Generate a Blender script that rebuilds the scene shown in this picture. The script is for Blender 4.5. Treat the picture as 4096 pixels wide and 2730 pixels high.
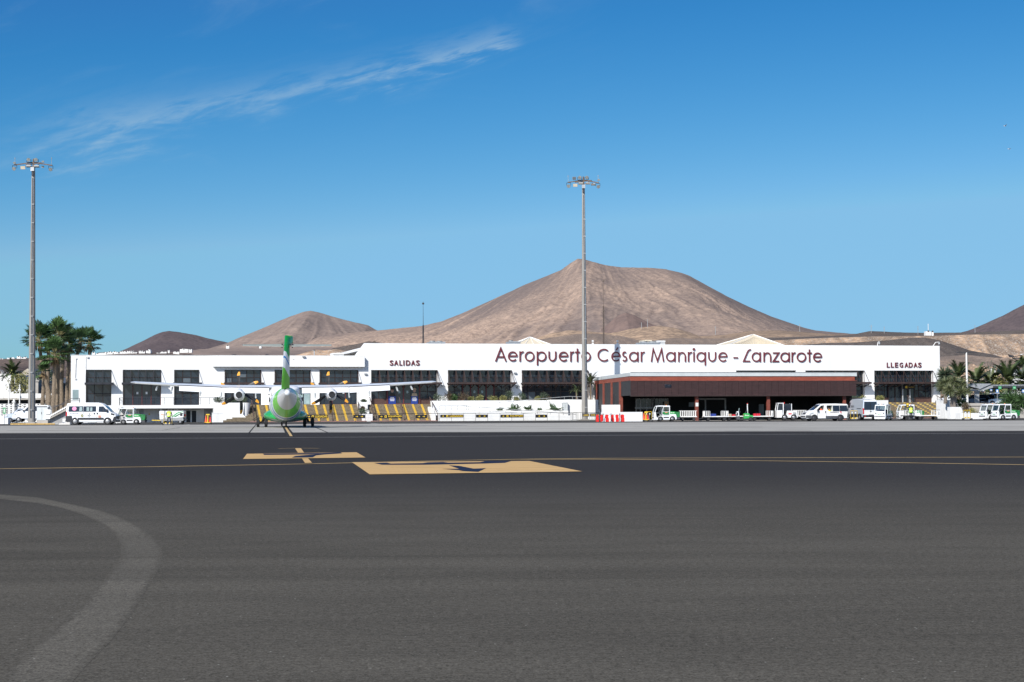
import bpy, bmesh, math, random
import numpy as np
from mathutils import Vector, Matrix
from math import sin, cos, pi, atan2, radians as rad
random.seed(7)
for o in list(bpy.data.objects):
    bpy.data.objects.remove(o)
S = bpy.context.scene
COL = S.collection

# ---------------------------------------------------------------- camera
F, CX, CY, HOR, CH = 6800.0, 2048.0, 1365.0, 1640.0, 1.445
PITCH, ROLL = math.atan((HOR - CY) / F), math.atan(0.0045)
FWD = Vector((0, cos(PITCH), sin(PITCH)))
_u = Vector((0, -sin(PITCH), cos(PITCH)))
_r = Vector((1, 0, 0))
RT = _r * cos(ROLL) - _u * sin(ROLL)
UP = _u * cos(ROLL) + _r * sin(ROLL)
cd = bpy.data.cameras.new('camera')
cd.sensor_width = 36
cd.lens = F / 4096 * 36
cd.clip_start, cd.clip_end = 0.1, 30000
cam = bpy.data.objects.new('camera', cd)
COL.objects.link(cam)
cam.matrix_world = Matrix(((RT.x, UP.x, -FWD.x, 0), (RT.y, UP.y, -FWD.y, 0), (RT.z, UP.z, -FWD.z, CH), (0, 0, 0, 1)))
S.camera = cam

# ---------------------------------------------------------------- light
SUN_EL = rad(35)
SUN_H = Vector((0.47, 0.883))            # horizontal direction the light travels in
sd = bpy.data.lights.new('sun', 'SUN')
sd.energy, sd.angle, sd.color = 3.7, rad(0.53), (1.0, 0.965, 0.91)
sun = bpy.data.objects.new('sun', sd)
COL.objects.link(sun)
sun.rotation_euler = Vector((SUN_H.x * cos(SUN_EL), SUN_H.y * cos(SUN_EL), -sin(SUN_EL))).to_track_quat('-Z', 'Y').to_euler()
S.view_settings.view_transform = 'Standard'
S.view_settings.look = 'None'
S.view_settings.gamma = 1
S.view_settings.exposure = 0.62
S.cycles.use_denoising = True
S.cycles.max_bounces = 6
S.cycles.diffuse_bounces = 3
S.cycles.glossy_bounces = 3
S.cycles.transmission_bounces = 4
S.cycles.transparent_max_bounces = 8


class NT:
    """tiny helper for node trees"""
    def __init__(s, tree):
        s.t = tree
        s.n = tree.nodes
        s.l = tree.links
    def add(s, kind, **kw):
        n = s.n.new(kind)
        for k, v in kw.items():
            setattr(n, k, v)
        return n
    def put(s, sock, v):
        if isinstance(v, bpy.types.NodeSocket):
            s.l.new(v, sock)
        elif v is not None:
            sock.default_value = v
    def m(s, op, a, b=None, c=None, clamp=False):
        n = s.add('ShaderNodeMath', operation=op, use_clamp=clamp)
        for i, v in enumerate((a, b, c)):
            if v is not None:
                s.put(n.inputs[i], v)
        return n.outputs[0]
    def mix(s, fac, a, b, blend='MIX'):
        n = s.add('ShaderNodeMix', data_type='RGBA', blend_type=blend)
        s.put(n.inputs[0], fac)
        s.put(n.inputs[6], a if isinstance(a, bpy.types.NodeSocket) else (*a[:3], 1))
        s.put(n.inputs[7], b if isinstance(b, bpy.types.NodeSocket) else (*b[:3], 1))
        return n.outputs[2]
    def noise(s, vec, scale, detail=4, rough=.55, dist=0.0):
        n = s.add('ShaderNodeTexNoise')
        s.put(n.inputs['Vector'], vec)
        n.inputs['Scale'].default_value = scale
        n.inputs['Detail'].default_value = detail
        n.inputs['Roughness'].default_value = rough
        n.inputs['Distortion'].default_value = dist
        return n.outputs[0]
    def mapping(s, vec, scale=(1, 1, 1), loc=(0, 0, 0), rot=(0, 0, 0)):
        n = s.add('ShaderNodeMapping')
        s.put(n.inputs[0], vec)
        n.inputs[1].default_value = loc
        n.inputs[2].default_value = rot
        n.inputs[3].default_value = scale
        return n.outputs[0]
    def ramp(s, fac, lo, hi):
        n = s.add('ShaderNodeMapRange', interpolation_type='SMOOTHSTEP')
        s.put(n.inputs[0], fac)
        n.inputs[1].default_value, n.inputs[2].default_value = lo, hi
        return n.outputs[0]


w = bpy.data.worlds.new('World')
S.world = w
w.use_nodes = True
nt = NT(w.node_tree)
w.node_tree.nodes.clear()
sky = nt.add('ShaderNodeTexSky', sky_type='NISHITA', sun_disc=False)
sky.sun_elevation = SUN_EL
sky.sun_rotation = atan2(-SUN_H.x, -SUN_H.y)
sky.altitude, sky.air_density, sky.dust_density, sky.ozone_density = 0, 0.8, 0.45, 6.0
geo = nt.add('ShaderNodeTexCoord')
sep = nt.add('ShaderNodeSeparateXYZ')
nt.l.new(geo.outputs['Generated'], sep.inputs[0])
ya = nt.m('MAXIMUM', nt.m('ABSOLUTE', sep.outputs[1]), .05)
ca = nt.m('DIVIDE', sep.outputs[0], ya)          # tangent of azimuth
cb = nt.m('DIVIDE', sep.outputs[2], ya)          # tangent of elevation
# a long thin streak of cirrus and faint veils near it
t1 = nt.m('SUBTRACT', cb, nt.m('ADD', nt.m('MULTIPLY', ca, .226), .2236))
sx = nt.m('ADD', ca, .128)
t1 = nt.m('ADD', t1, nt.m('SUBTRACT', .0046, nt.m('MULTIPLY', nt.m('MULTIPLY', sx, sx), .30)))
comb = nt.add('ShaderNodeCombineXYZ')
nt.put(comb.inputs[0], ca)
nt.put(comb.inputs[1], nt.m('SUBTRACT', cb, nt.m('MULTIPLY', ca, .24)))
wisp = nt.noise(nt.mapping(comb.outputs[0], (9, 34, 1)), 1.0, 8, .62, .7)
fine = nt.noise(nt.mapping(comb.outputs[0], (30, 130, 1), rot=(0, 0, .12)), 1.0, 6, .6, .4)
warp = nt.m('ADD', nt.m('MULTIPLY', nt.m('SUBTRACT', wisp, .5), .045), nt.m('MULTIPLY', nt.m('SUBTRACT', fine, .5), .034))
tw = nt.m('ADD', t1, warp)
wid = nt.m('MULTIPLY', nt.m('ADD', .0105, nt.m('MULTIPLY', sx, -.045)), 1.0)
wid = nt.m('MAXIMUM', wid, .006)
q = nt.m('DIVIDE', tw, wid)
core = nt.m('POWER', 2.718, nt.m('MULTIPLY', nt.m('MULTIPLY', q, q), -1.0))
ends = nt.m('MULTIPLY', nt.ramp(ca, -.33, -.22), nt.m('SUBTRACT', 1.0, nt.ramp(ca, -.012, .012)))
core = nt.m('MULTIPLY', nt.m('MULTIPLY', core, ends), nt.m('MULTIPLY', nt.ramp(wisp, .30, .62), nt.ramp(fine, .28, .72)))
veil = nt.m('MULTIPLY', nt.ramp(wisp, .50, .85), nt.m('MULTIPLY', nt.ramp(cb, .12, .30), nt.m('SUBTRACT', 1.0, nt.ramp(ca, -.02, .10))))
front = nt.m('MULTIPLY', nt.ramp(sep.outputs[1], .0, .5), nt.m('MULTIPLY', nt.ramp(ca, -.9, -.4), nt.m('SUBTRACT', 1.0, nt.ramp(cb, .35, .6))))
cloud = nt.m('MULTIPLY', front, nt.m('ADD', nt.m('MULTIPLY', core, .68), nt.m('MULTIPLY', veil, .22), clamp=True))
# deep clear-air blue: the contrast of the sky's red and green is raised
sc_ = nt.add('ShaderNodeSeparateColor')
nt.l.new(sky.outputs[0], sc_.inputs[0])
def grade(s, g, p_, s0, c0, s1, sl, fl):
    s = nt.m('MULTIPLY', s, .1153)
    f = nt.m('DIVIDE', nt.m('MULTIPLY', nt.m('POWER', s, p_), g), nt.m('ADD', 1.0, nt.m('POWER', nt.m('DIVIDE', s, s0), p_ - 1)))
    f = nt.m('MAXIMUM', f, nt.m('MULTIPLY', s, fl))
    lim = nt.m('ADD', c0, nt.m('MULTIPLY', nt.m('SUBTRACT', s, s1), sl))
    return nt.m('MULTIPLY', nt.m('MINIMUM', f, lim), 6.5)
cc_ = nt.add('ShaderNodeCombineColor')
nt.put(cc_.inputs[0], grade(sc_.outputs[0], 13.5, 3.3, .5, .24, .36, .16, .22))
nt.put(cc_.inputs[1], grade(sc_.outputs[1], 2.52, 1.8, .8, .525, .6, .15, .62))
nt.put(cc_.inputs[2], grade(sc_.outputs[2], 1.78, 1.05, 1.0, .80, .9, .12, .7))
dv_ = nt.add('ShaderNodeVectorMath', operation='DOT_PRODUCT')
nt.l.new(geo.outputs['Generated'], dv_.inputs[0])
dv_.inputs[1].default_value = (-SUN_H.x * cos(SUN_EL), -SUN_H.y * cos(SUN_EL), sin(SUN_EL))
pale = nt.add('ShaderNodeVectorMath', operation='SCALE')      # the sky pales towards the sun
nt.l.new(sky.outputs[0], pale.inputs[0])
pale.inputs['Scale'].default_value = .1153 * 8.5
blue = nt.mix(nt.ramp(dv_.outputs['Value'], -.2, .75), cc_.outputs[0], pale.outputs[0])
bgc = nt.mix(cloud, blue, (2.6, 3.7, 4.6))
bg = nt.add('ShaderNodeBackground')
bg.inputs[1].default_value = 0.1
nt.l.new(bgc, bg.inputs[0])
out = nt.add('ShaderNodeOutputWorld')
nt.l.new(bg.outputs[0], out.inputs[0])


# ---------------------------------------------------------------- where things stand
def ray(px, py):
    return FWD * F + RT * (px - CX) + UP * (CY - py)
def at(px, py, Y):
    d = ray(px, py)
    t = Y / d.y
    return Vector((d.x * t, Y, CH + d.z * t))
def gnd(px, py, z=0.0):
    d = ray(px, py)
    t = (z - CH) / d.z
    return Vector((d.x * t, d.y * t, z))
def hor(px):
    return HOR - .0045 * (px - CX)
FANG = math.atan(.237)                    # the terminal stands at this angle
FU, FW = Vector((cos(FANG), sin(FANG), 0)), Vector((-sin(FANG), cos(FANG), 0))
FO = at(1440, hor(1440), 229)
FO.z = 0
def fac(px, py, off=0.0):
    """(u, z) on the plane that lies off metres in front of the terminal's facade"""
    d = ray(px, py)
    c = Vector((0, 0, CH))
    t = (-off - (c - FO).dot(FW)) / d.dot(FW)
    p = c + d * t
    return (p - FO).dot(FU), p.z
def fu(px, off=0.0):
    return fac(px, hor(px), off)[0]
def fz(px, py, off=0.0):
    return fac(px, py, off)[1]
def fworld(u, y, z=0.0):
    return FO + FU * u + FW * y + Vector((0, 0, z))


# ---------------------------------------------------------------- materials
MATS = {}
def M(name, col, rough=.6, metal=0.0, var=0.0, vs=2.0, bump=0.0, bs=40.0, stretch=(1, 1, 1), spec=.5, coat=0.0, dirt=None, ds=.6):
    """procedural Principled material: colour with noise variation, optional dirt colour patches and bump"""
    m = bpy.data.materials.new(name)
    m.use_nodes = True
    n = NT(m.node_tree)
    p = n.n['Principled BSDF']
    p.inputs['Roughness'].default_value = rough
    p.inputs['Metallic'].default_value = metal
    p.inputs['Specular IOR Level'].default_value = spec
    p.inputs['Coat Weight'].default_value = coat
    c = (*col, 1)
    p.inputs['Base Color'].default_value = c
    m.diffuse_color = c
    tc = n.add('ShaderNodeTexCoord').outputs['Object']
    if var or dirt:
        v = n.mapping(tc, stretch)
        k = n.noise(v, vs, 5, .6)
        colr = n.mix(n.ramp(k, .28, .72), [x * (1 - var) for x in col], [min(x * (1 + var), 1) for x in col])
        if dirt:
            d = n.ramp(n.noise(n.mapping(tc, stretch, (3, 7, 1)), ds, 6, .65), .52, .78)
            colr = n.mix(n.m('MULTIPLY', d, .7), colr, dirt)
        n.l.new(colr, p.inputs['Base Color'])
        n.l.new(n.m('ADD', rough - .06, n.m('MULTIPLY', k, .12)), p.inputs['Roughness'])
    if bump:
        b = n.add('ShaderNodeBump')
        b.inputs['Strength'].default_value = bump
        b.inputs['Distance'].default_value = .02
        n.l.new(n.noise(tc, bs, 3), b.inputs['Height'])
        n.l.new(b.outputs[0], p.inputs['Normal'])
    MATS[name] = m
    return m

M('white_wall', (.76, .76, .745), .8, var=.025, vs=.8, bump=.15, bs=9, stretch=(1, 1, .25), dirt=(.66, .64, .60), ds=.35)
M('white_wall_low', (.78, .78, .76), .82, var=.04, vs=1.3, bump=.2, bs=7, stretch=(1, 1, .3), dirt=(.58, .54, .48), ds=.7)
M('offwhite_wall', (.62, .60, .57), .85, var=.06, vs=1.5)  # off-white for copings, seams and the panels below the balcony
M('grey_wall', (.30, .30, .30), .85, var=.1, vs=1.2)
M('concrete', (.36, .335, .30), .85, var=.12, vs=.9, dirt=(.22, .20, .18), ds=.5)
M('concrete_pole', (.37, .365, .35), .8, var=.12, vs=1.4, stretch=(2, 2, .5), dirt=(.2, .19, .17), ds=.8)
M('glass_dark', (.019, .026, .036), .07, var=.25, vs=.6, spec=.6)
M('glass_grey', (.10, .12, .135), .2, var=.15, vs=.7)
M('glass_teal', (.25, .33, .33), .35, var=.1)
M('frame_brown', (.022, .012, .010), .5, var=.2, vs=3)
M('frame_red', (.10, .018, .018), .5, var=.15, vs=3)
M('awning_brown', (.036, .020, .017), .65, var=.25, vs=2)
M('door_brown', (.065, .03, .022), .6, var=.2, vs=2)
M('letter_red', (.135, .022, .028), .45, var=.08, vs=2)
M('letter_edge', (.19, .05, .05), .5)
M('steel_dark', (.045, .045, .05), .45, .4, var=.2)
M('rail_brown', (.10, .065, .055), .5, .3, var=.2)
M('galv', (.42, .43, .43), .45, .6, var=.12, vs=4)
M('galv_dull', (.33, .34, .34), .6, .3, var=.15, vs=4)
M('step_stone', (.15, .12, .085), .9, var=.35, vs=5, bump=.3, bs=20, dirt=(.075, .065, .05), ds=2.5)
M('step_nosing', (.34, .265, .14), .85, var=.3, vs=4)
M('paint_yellow', (.62, .40, .045), .7, var=.15, vs=8, dirt=(.40, .24, .03), ds=3)
M('paint_yellow_worn', (.52, .37, .11), .75, var=.25, vs=8, dirt=(.25, .19, .08), ds=4)
M('sign_black', (.012, .012, .012), .5)
M('sign_yellow', (.75, .5, .04), .5)
M('mesh_brown', (.040, .017, .017), .75, var=.3, vs=1.2, stretch=(1, 1, 4), dirt=(.052, .022, .020), ds=1.5)
M('mesh_grey', (.022, .022, .023), .7, var=.25, vs=2, stretch=(5, 5, 1))
M('band_red', (.25, .058, .032), .6, var=.18, vs=1.2, stretch=(1, 1, 3), dirt=(.36, .10, .06), ds=.4)
M('fascia', (.55, .58, .575), .5, .1, var=.06, vs=1.0)
M('column_red', (.20, .052, .034), .6, var=.2, vs=2)
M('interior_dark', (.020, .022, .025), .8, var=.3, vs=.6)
M('cream_roof', (.62, .54, .40), .7, var=.06, vs=3)
M('rubber', (.018, .018, .019), .85, var=.2, vs=6)
M('rim', (.40, .40, .40), .4, .6, var=.15)
M('rim_dark', (.06, .06, .065), .5, .4)
M('car_white', (.80, .81, .81), .28, var=.02, coat=.4)
M('car_white_dirty', (.74, .74, .72), .4, var=.06, vs=2, dirt=(.5, .46, .4), ds=1.2)
M('car_silver', (.55, .60, .66), .3, .3, coat=.4)
M('car_blue', (.012, .03, .085), .25, .2, coat=.6)
M('car_black', (.010, .014, .022), .25, .2, coat=.6)
M('trim_dark', (.022, .024, .03), .6)
M('trim_grey', (.06, .062, .068), .6, var=.1)
M('light_red', (.55, .03, .03), .25)
M('light_lens', (.65, .68, .70), .15)
M('orange', (.75, .22, .03), .5)
M('tug_green', (.035, .36, .075), .35, var=.06, coat=.3)
M('tug_green_dark', (.02, .20, .05), .45, var=.15)
M('hivis', (.62, .95, .06), .6, var=.05)
M('hivis_tape', (.82, .9, .5), .4)
M('navy_cloth', (.018, .022, .035), .85, var=.2, vs=8)
M('black_cloth', (.012, .012, .014), .85)
M('red_cloth', (.75, .09, .03), .8, var=.1)
M('skin', (.42, .24, .16), .6)
M('hair', (.02, .015, .012), .7)
M('barrier_red', (.72, .025, .02), .4, var=.06)
M('barrier_white', (.78, .78, .77), .5, var=.05)
M('cone_orange', (.70, .10, .03), .5, var=.1)
M('case_red', (.60, .02, .035), .5)
M('case_blue', (.02, .05, .28), .5)
M('case_tan', (.40, .30, .20), .6)
M('yellow', (.75, .50, .03), .5, var=.08)
M('logo_pink', (.72, .25, .42), .5)
M('logo_orange', (.78, .33, .18), .5)
M('logo_text', (.10, .10, .11), .5)
M('logo_red', (.60, .04, .05), .5)
M('plane_white', (.78, .79, .80), .32, var=.03, vs=.6, coat=.3)
M('plane_grey', (.45, .47, .46), .4, var=.12, vs=1.2)
M('plane_green', (.016, .34, .065), .3, var=.06, coat=.4)
M('plane_tail_shaded', (.27, .29, .265), .45, var=.12, vs=1.2)  # darker than the airframe grey: the underside's shade is put into the colour
M('plane_dark', (.02, .02, .022), .6, var=.2)
M('plane_metal', (.45, .46, .45), .35, .7, var=.2, vs=3)
M('prop_black', (.015, .015, .017), .5)
M('tip_orange', (.75, .34, .03), .5)
M('bark', (.20, .155, .11), .95, var=.45, vs=9, bump=.8, bs=14, stretch=(1, 1, 2.2), dirt=(.07, .05, .035), ds=5)
M('bark_grey', (.20, .17, .145), .95, var=.3, vs=7, bump=.6, bs=14)
for i, c in enumerate(((.042, .085, .024), (.062, .120, .036), (.025, .055, .018))):
    M('fan_leaf%d' % i, c, .5, var=.2, vs=2)
for i, c in enumerate(((.055, .080, .026), (.085, .105, .035), (.028, .045, .016))):
    M('date_leaf%d' % i, c, .5, var=.2, vs=2)
for i, c in enumerate(((.105, .125, .055), (.155, .165, .075), (.055, .075, .035))):
    M('dragon_leaf%d' % i, c, .5, var=.2, vs=2)
for i, c in enumerate(((.055, .085, .045), (.090, .115, .070), (.030, .050, .026))):
    M('bush_leaf%d' % i, c, .6, var=.2, vs=3)
for i, c in enumerate(((.080, .050, .028), (.120, .085, .040), (.045, .040, .022))):
    M('brown_leaf%d' % i, c, .6, var=.2, vs=3)
for i, c in enumerate(((.20, .20, .06), (.28, .26, .09), (.12, .13, .05))):
    M('pale_leaf%d' % i, c, .6, var=.2, vs=3)
M('dead_frond', (.22, .15, .075), .9, var=.3, vs=4)
M('petiole', (.22, .20, .08), .7)
M('house_white', (.72, .71, .68), .85, var=.05)
M('house_window', (.05, .05, .055), .7)  # dark panes of the village houses
M('roof_tan', (.42, .37, .29), .8, var=.1)
M('kerb_yellow', (.50, .33, .12), .85, var=.15, vs=3, dirt=(.3, .24, .15), ds=2)
M('kerb', (.40, .39, .36), .9, var=.1, vs=3)
M('brick_pave', (.34, .19, .16), .9, var=.12, vs=3)
M('poster_blue', (.012, .035, .20), .35)
M('poster_dark', (.03, .045, .045), .4, var=.5, vs=6)
M('poster_face', (.36, .22, .16), .5)
M('sign_green', (.02, .30, .10), .5)
M('sign_blue', (.03, .18, .50), .5)


# ---------------------------------------------------------------- mesh builder
class MB:
    def __init__(s):
        s.v, s.f, s.m = [], [], []
    def add(s, vs, fs, m=0):
        o = len(s.v)
        s.v += [tuple(x) for x in vs]
        s.f += [tuple(o + i for i in f) for f in fs]
        s.m += [m] * len(fs)
        return s
    def box(s, x0, x1, y0, y1, z0, z1, m=0):
        return s.add([(x, y, z) for z in (z0, z1) for y in (y0, y1) for x in (x0, x1)],
                     [(0, 2, 3, 1), (4, 5, 7, 6), (0, 1, 5, 4), (2, 6, 7, 3), (0, 4, 6, 2), (1, 3, 7, 5)], m)
    def hexa(s, a, b, m=0):
        """two quads a (4 points) and b joined into a solid"""
        return s.add(list(a) + list(b), [(3, 2, 1, 0), (4, 5, 6, 7), (0, 1, 5, 4), (1, 2, 6, 5), (2, 3, 7, 6), (3, 0, 4, 7)], m)
    def bar(s, p, q, w, h=None, m=0, up=(0, 0, 1)):
        p, q = Vector(p), Vector(q)
        h = h or w
        d = (q - p).normalized()
        u = Vector(up)
        if abs(d.dot(u)) > .98:
            u = Vector((0, 1, 0))
        a = d.cross(u).normalized() * (w / 2)
        b = a.cross(d).normalized() * (h / 2)
        k = [-a - b, a - b, a + b, -a + b]
        return s.hexa([p + x for x in k], [q + x for x in k], m)
    def cyl(s, p, q, r0, r1=None, n=10, m=0, caps=True, mc=None):
        p, q = Vector(p), Vector(q)
        r1 = r0 if r1 is None else r1
        d = (q - p).normalized()
        u = Vector((0, 0, 1)) if abs(d.z) < .9 else Vector((1, 0, 0))
        a = d.cross(u).normalized()
        b = d.cross(a).normalized()
        vs = []
        for c, r in ((p, r0), (q, r1)):
            vs += [c + (a * cos(2 * pi * i / n) + b * sin(2 * pi * i / n)) * r for i in range(n)]
        s.add(vs, [(i, (i + 1) % n, n + (i + 1) % n, n + i) for i in range(n)], m)
        if caps:
            s.add(vs, [tuple(range(n))[::-1], tuple(range(n, 2 * n))], m if mc is None else mc)
        return s
    def tube(s, pts, r, n=6, m=0):
        for a, b in zip(pts, pts[1:]):
            s.cyl(a, b, r, r, n, m)
        return s
    def prism(s, poly, y0, y1, m=0, axis='y'):
        n = len(poly)
        f = {'y': lambda a, b, d: (a, d, b), 'x': lambda a, b, d: (d, a, b), 'z': lambda a, b, d: (a, b, d)}[axis]
        vs = [f(a, b, y0) for a, b in poly] + [f(a, b, y1) for a, b in poly]
        return s.add(vs, [tuple(range(n)), tuple(range(n, 2 * n))[::-1]] + [(i, n + i, n + (i + 1) % n, (i + 1) % n) for i in range(n)], m)
    def loft(s, rings, m=0, caps=True, closed=True):
        n = len(rings[0])
        vs = [p for r in rings for p in r]
        fs = []
        for k in range(len(rings) - 1):
            for i in range(n if closed else n - 1):
                j = (i + 1) % n
                fs.append((k * n + i, k * n + j, (k + 1) * n + j, (k + 1) * n + i))
        if caps:
            fs += [tuple(range(n))[::-1], tuple(range((len(rings) - 1) * n, len(rings) * n))]
        return s.add(vs, fs, m)
    def sph(s, c, r, nu=10, nv=7, m=0):
        rx, ry, rz = (r, r, r) if not hasattr(r, '__len__') else r
        rings = []
        for k in range(nv + 1):
            t = -pi / 2 + pi * (.03 + .94 * k / nv)
            rings.append([(c[0] + rx * cos(t) * cos(2 * pi * i / nu), c[1] + ry * cos(t) * sin(2 * pi * i / nu), c[2] + rz * sin(t)) for i in range(nu)])
        return s.loft(rings, m)
    def ribbon(s, pts, wd, y0, y1, m=0, closed=False):
        """stroke of width wd along (x, z) points, solid between y0 and y1"""
        n = len(pts)
        L, Rr = [], []
        P = [Vector((p[0], p[1])) for p in pts]
        for i in range(n):
            a = P[i - 1] if (i > 0 or closed) else None
            b = P[(i + 1) % n] if (i < n - 1 or closed) else None
            d1 = (P[i] - a).normalized() if a is not None else None
            d2 = (b - P[i]).normalized() if b is not None else None
            d1 = d1 or d2
            d2 = d2 or d1
            t = d1 + d2
            t = t.normalized() if t.length > 1e-6 else d1
            nn = Vector((-t.y, t.x))
            k = 1 / max(.35, nn.dot(Vector((-d1.y, d1.x))))
            L.append(P[i] + nn * wd / 2 * k)
            Rr.append(P[i] - nn * wd / 2 * k)
        vs = [(p.x, y, p.y) for y in (y0, y1) for row in (L, Rr) for p in row]
        fs = []
        for i in range(n if closed else n - 1):
            j = (i + 1) % n
            fs += [(i, j, n + j, n + i), (2 * n + i, 3 * n + i, 3 * n + j, 2 * n + j), (i, 2 * n + i, 2 * n + j, j), (n + i, n + j, 3 * n + j, 3 * n + i)]
        if not closed:
            fs += [(0, n, 3 * n, 2 * n), (n - 1, 3 * n - 1, 4 * n - 1, 2 * n - 1)]
        return s.add(vs, fs, m)
    def build(s, name, mats, parent=None, smooth=None, loc=None, fix=True):
        me = bpy.data.meshes.new(name)
        me.from_pydata(s.v, [], s.f)
        if isinstance(mats, str):
            mats = [mats]
        for k in mats:
            me.materials.append(MATS[k])
        if len(mats) > 1:
            me.polygons.foreach_set('material_index', s.m)
        if fix and len(s.f) < 6000:
            b = bmesh.new()
            b.from_mesh(me)
            bmesh.ops.remove_doubles(b, verts=b.verts, dist=1e-5)
            bmesh.ops.recalc_face_normals(b, faces=b.faces)
            b.to_mesh(me)
            b.free()
        if smooth:
            me.shade_smooth()
            me.set_sharp_from_angle(angle=rad(smooth))
        o = bpy.data.objects.new(name, me)
        COL.objects.link(o)
        if parent:
            o.parent = parent
        if loc is not None:
            o.location = loc
        return o


def tag(o, label=None, cat=None, group=None, kind=None):
    for k, v in (('label', label), ('category', cat), ('group', group), ('kind', kind)):
        if v:
            o[k] = v
    return o
def thing(name, label, cat, loc=(0, 0, 0), rz=0.0, group=None):
    o = bpy.data.objects.new(name, None)
    o.empty_display_size = .3
    COL.objects.link(o)
    o.location = loc
    o.rotation_euler = (0, 0, rz)
    return tag(o, label, cat, group)
def dup(root, loc, rz, label, scale=None):
    r = root.copy()
    COL.objects.link(r)
    r.location = loc
    r.rotation_euler = (0, 0, rz)
    if scale:
        r.scale = (scale,) * 3
    r['label'] = label
    for ch in list(root.children):
        c = ch.copy()
        COL.objects.link(c)
        c.parent = r
        for g in list(ch.children):
            d = g.copy()
            COL.objects.link(d)
            d.parent = c
    return r
def text(s, x, z, h, y, mat, parent, wd=None, name='lettering', depth=.012, side=-1, bold=.0, mid=True, tilt=None):
    """flat lettering on a wall that faces -Y (side=-1) or +Y (side=1) of the parent's frame"""
    cu = bpy.data.curves.new('t', 'FONT')
    cu.body = s
    cu.offset = bold
    cu.resolution_u = 3
    ob = bpy.data.objects.new('t', cu)
    COL.objects.link(ob)
    dg = bpy.context.evaluated_depsgraph_get()
    me = bpy.data.meshes.new_from_object(ob.evaluated_get(dg))
    bpy.data.objects.remove(ob)
    vs = [v.co.copy() for v in me.vertices]
    fs = [tuple(p.vertices) for p in me.polygons]
    x0, x1 = min(v.x for v in vs), max(v.x for v in vs)
    z0, z1 = min(v.y for v in vs), max(v.y for v in vs)
    k = h / (z1 - z0)
    kx = wd / (x1 - x0) if wd else k
    W = kx * (x1 - x0)
    ox = x - W / 2 if mid else x
    mb = MB()
    def P(v, yy):
        a = (v.x - x0) * kx
        px = ox + a if side < 0 else ox + W - a
        pz = z + (v.y - z0) * k
        if tilt:
            return tilt(px, pz, yy)
        return (px, yy, pz)
    n = len(vs)
    if depth > .02:
        e = {}
        for f in fs:
            for a, b in zip(f, f[1:] + f[:1]):
                e[(a, b)] = 1
        rim = [(a, b) for a, b in e if (b, a) not in e]
        mb.add([P(v, y) for v in vs] + [P(v, y - side * -depth) for v in vs], fs + [tuple(i + n for i in f[::-1]) for f in fs] + [(a, b, b + n, a + n) for a, b in rim])
    else:
        mb.add([P(v, y) for v in vs], fs)
    bpy.data.meshes.remove(me)
    return mb.build(name, mat, parent)
# ---------------------------------------------------------------- ground materials
def asphalt(name, base, warm, grain=60, streak=.35, far=None, edge=None):
    """grainy asphalt; far: darker colour blended in further out; edge: old colour showing through at worn rims"""
    m = bpy.data.materials.new(name)
    m.use_nodes = True
    n = NT(m.node_tree)
    p = n.n['Principled BSDF']
    p.inputs['Roughness'].default_value = .95
    p.inputs['Specular IOR Level'].default_value = .02
    tc = n.add('ShaderNodeTexCoord').outputs['Object']
    g1 = n.noise(tc, grain, 3, .7)
    g2 = n.noise(tc, grain * .3, 3, .65)
    big = n.noise(n.mapping(tc, (.05, .16, 1)), 1.0, 6, .62, .8)
    mid = n.noise(n.mapping(tc, (.5, 1.4, 1), (5, 1, 0)), 1.0, 6, .65, .5)
    st = n.noise(n.mapping(tc, (.07, .8, 1), (5, 1, 0)), 1.0, 5, .65, .8)
    c = n.mix(n.ramp(n.m('ADD', n.m('MULTIPLY', big, .7), n.m('MULTIPLY', mid, .3)), .32, .68), [x * .86 for x in base], [x * 1.08 for x in warm])
    if far:
        s = n.add('ShaderNodeSeparateXYZ')
        n.l.new(tc, s.inputs[0])
        yy = n.m('ADD', s.outputs[1], n.m('MULTIPLY', n.m('SUBTRACT', big, .5), 14.0))
        c = n.mix(n.ramp(yy, 15, 41), c, n.mix(big, [x * .9 for x in far], [x * 1.12 for x in far]))  # far colour takes over with growing distance
    c = n.mix(n.m('MULTIPLY', n.ramp(st, .58, .72), streak), c, [x * .6 for x in base])
    k = n.m('ADD', -1.2, n.m('ADD', n.m('MULTIPLY', g1, 2.9), n.m('MULTIPLY', g2, 1.5)))
    vm = n.add('ShaderNodeVectorMath', operation='SCALE')
    if edge:
        at_ = n.add('ShaderNodeAttribute', attribute_name='tone')
        wear = n.ramp(n.m('ADD', n.m('MULTIPLY', at_.outputs['Fac'], 1.2), n.m('ADD', n.m('MULTIPLY', n.m('SUBTRACT', mid, .5), .9), n.m('MULTIPLY', n.m('SUBTRACT', g2, .5), 1.2))), .15, .95)
        c = n.mix(wear, edge, c)
    n.l.new(c, vm.inputs[0])
    n.l.new(k, vm.inputs['Scale'])
    vor = n.add('ShaderNodeTexVoronoi')
    n.l.new(tc, vor.inputs['Vector'])
    vor.inputs['Scale'].default_value = 9
    sp = n.add('ShaderNodeSeparateColor')
    n.l.new(vor.outputs['Color'], sp.inputs[0])
    speck = n.m('MULTIPLY', n.m('LESS_THAN', vor.outputs['Distance'], .06), n.m('GREATER_THAN', sp.outputs[0], .65))
    c2 = n.mix(n.m('MULTIPLY', speck, .75), vm.outputs[0], (.40, .39, .35))
    n.l.new(c2, p.inputs['Base Color'])
    b = n.add('ShaderNodeBump')
    b.inputs['Strength'].default_value = .6
    b.inputs['Distance'].default_value = .006
    n.l.new(g1, b.inputs['Height'])
    n.l.new(b.outputs[0], p.inputs['Normal'])
    MATS[name] = m
asphalt('asphalt_near_far', (.078, .072, .061), (.098, .090, .075), far=(.038, .0365, .037))
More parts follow.
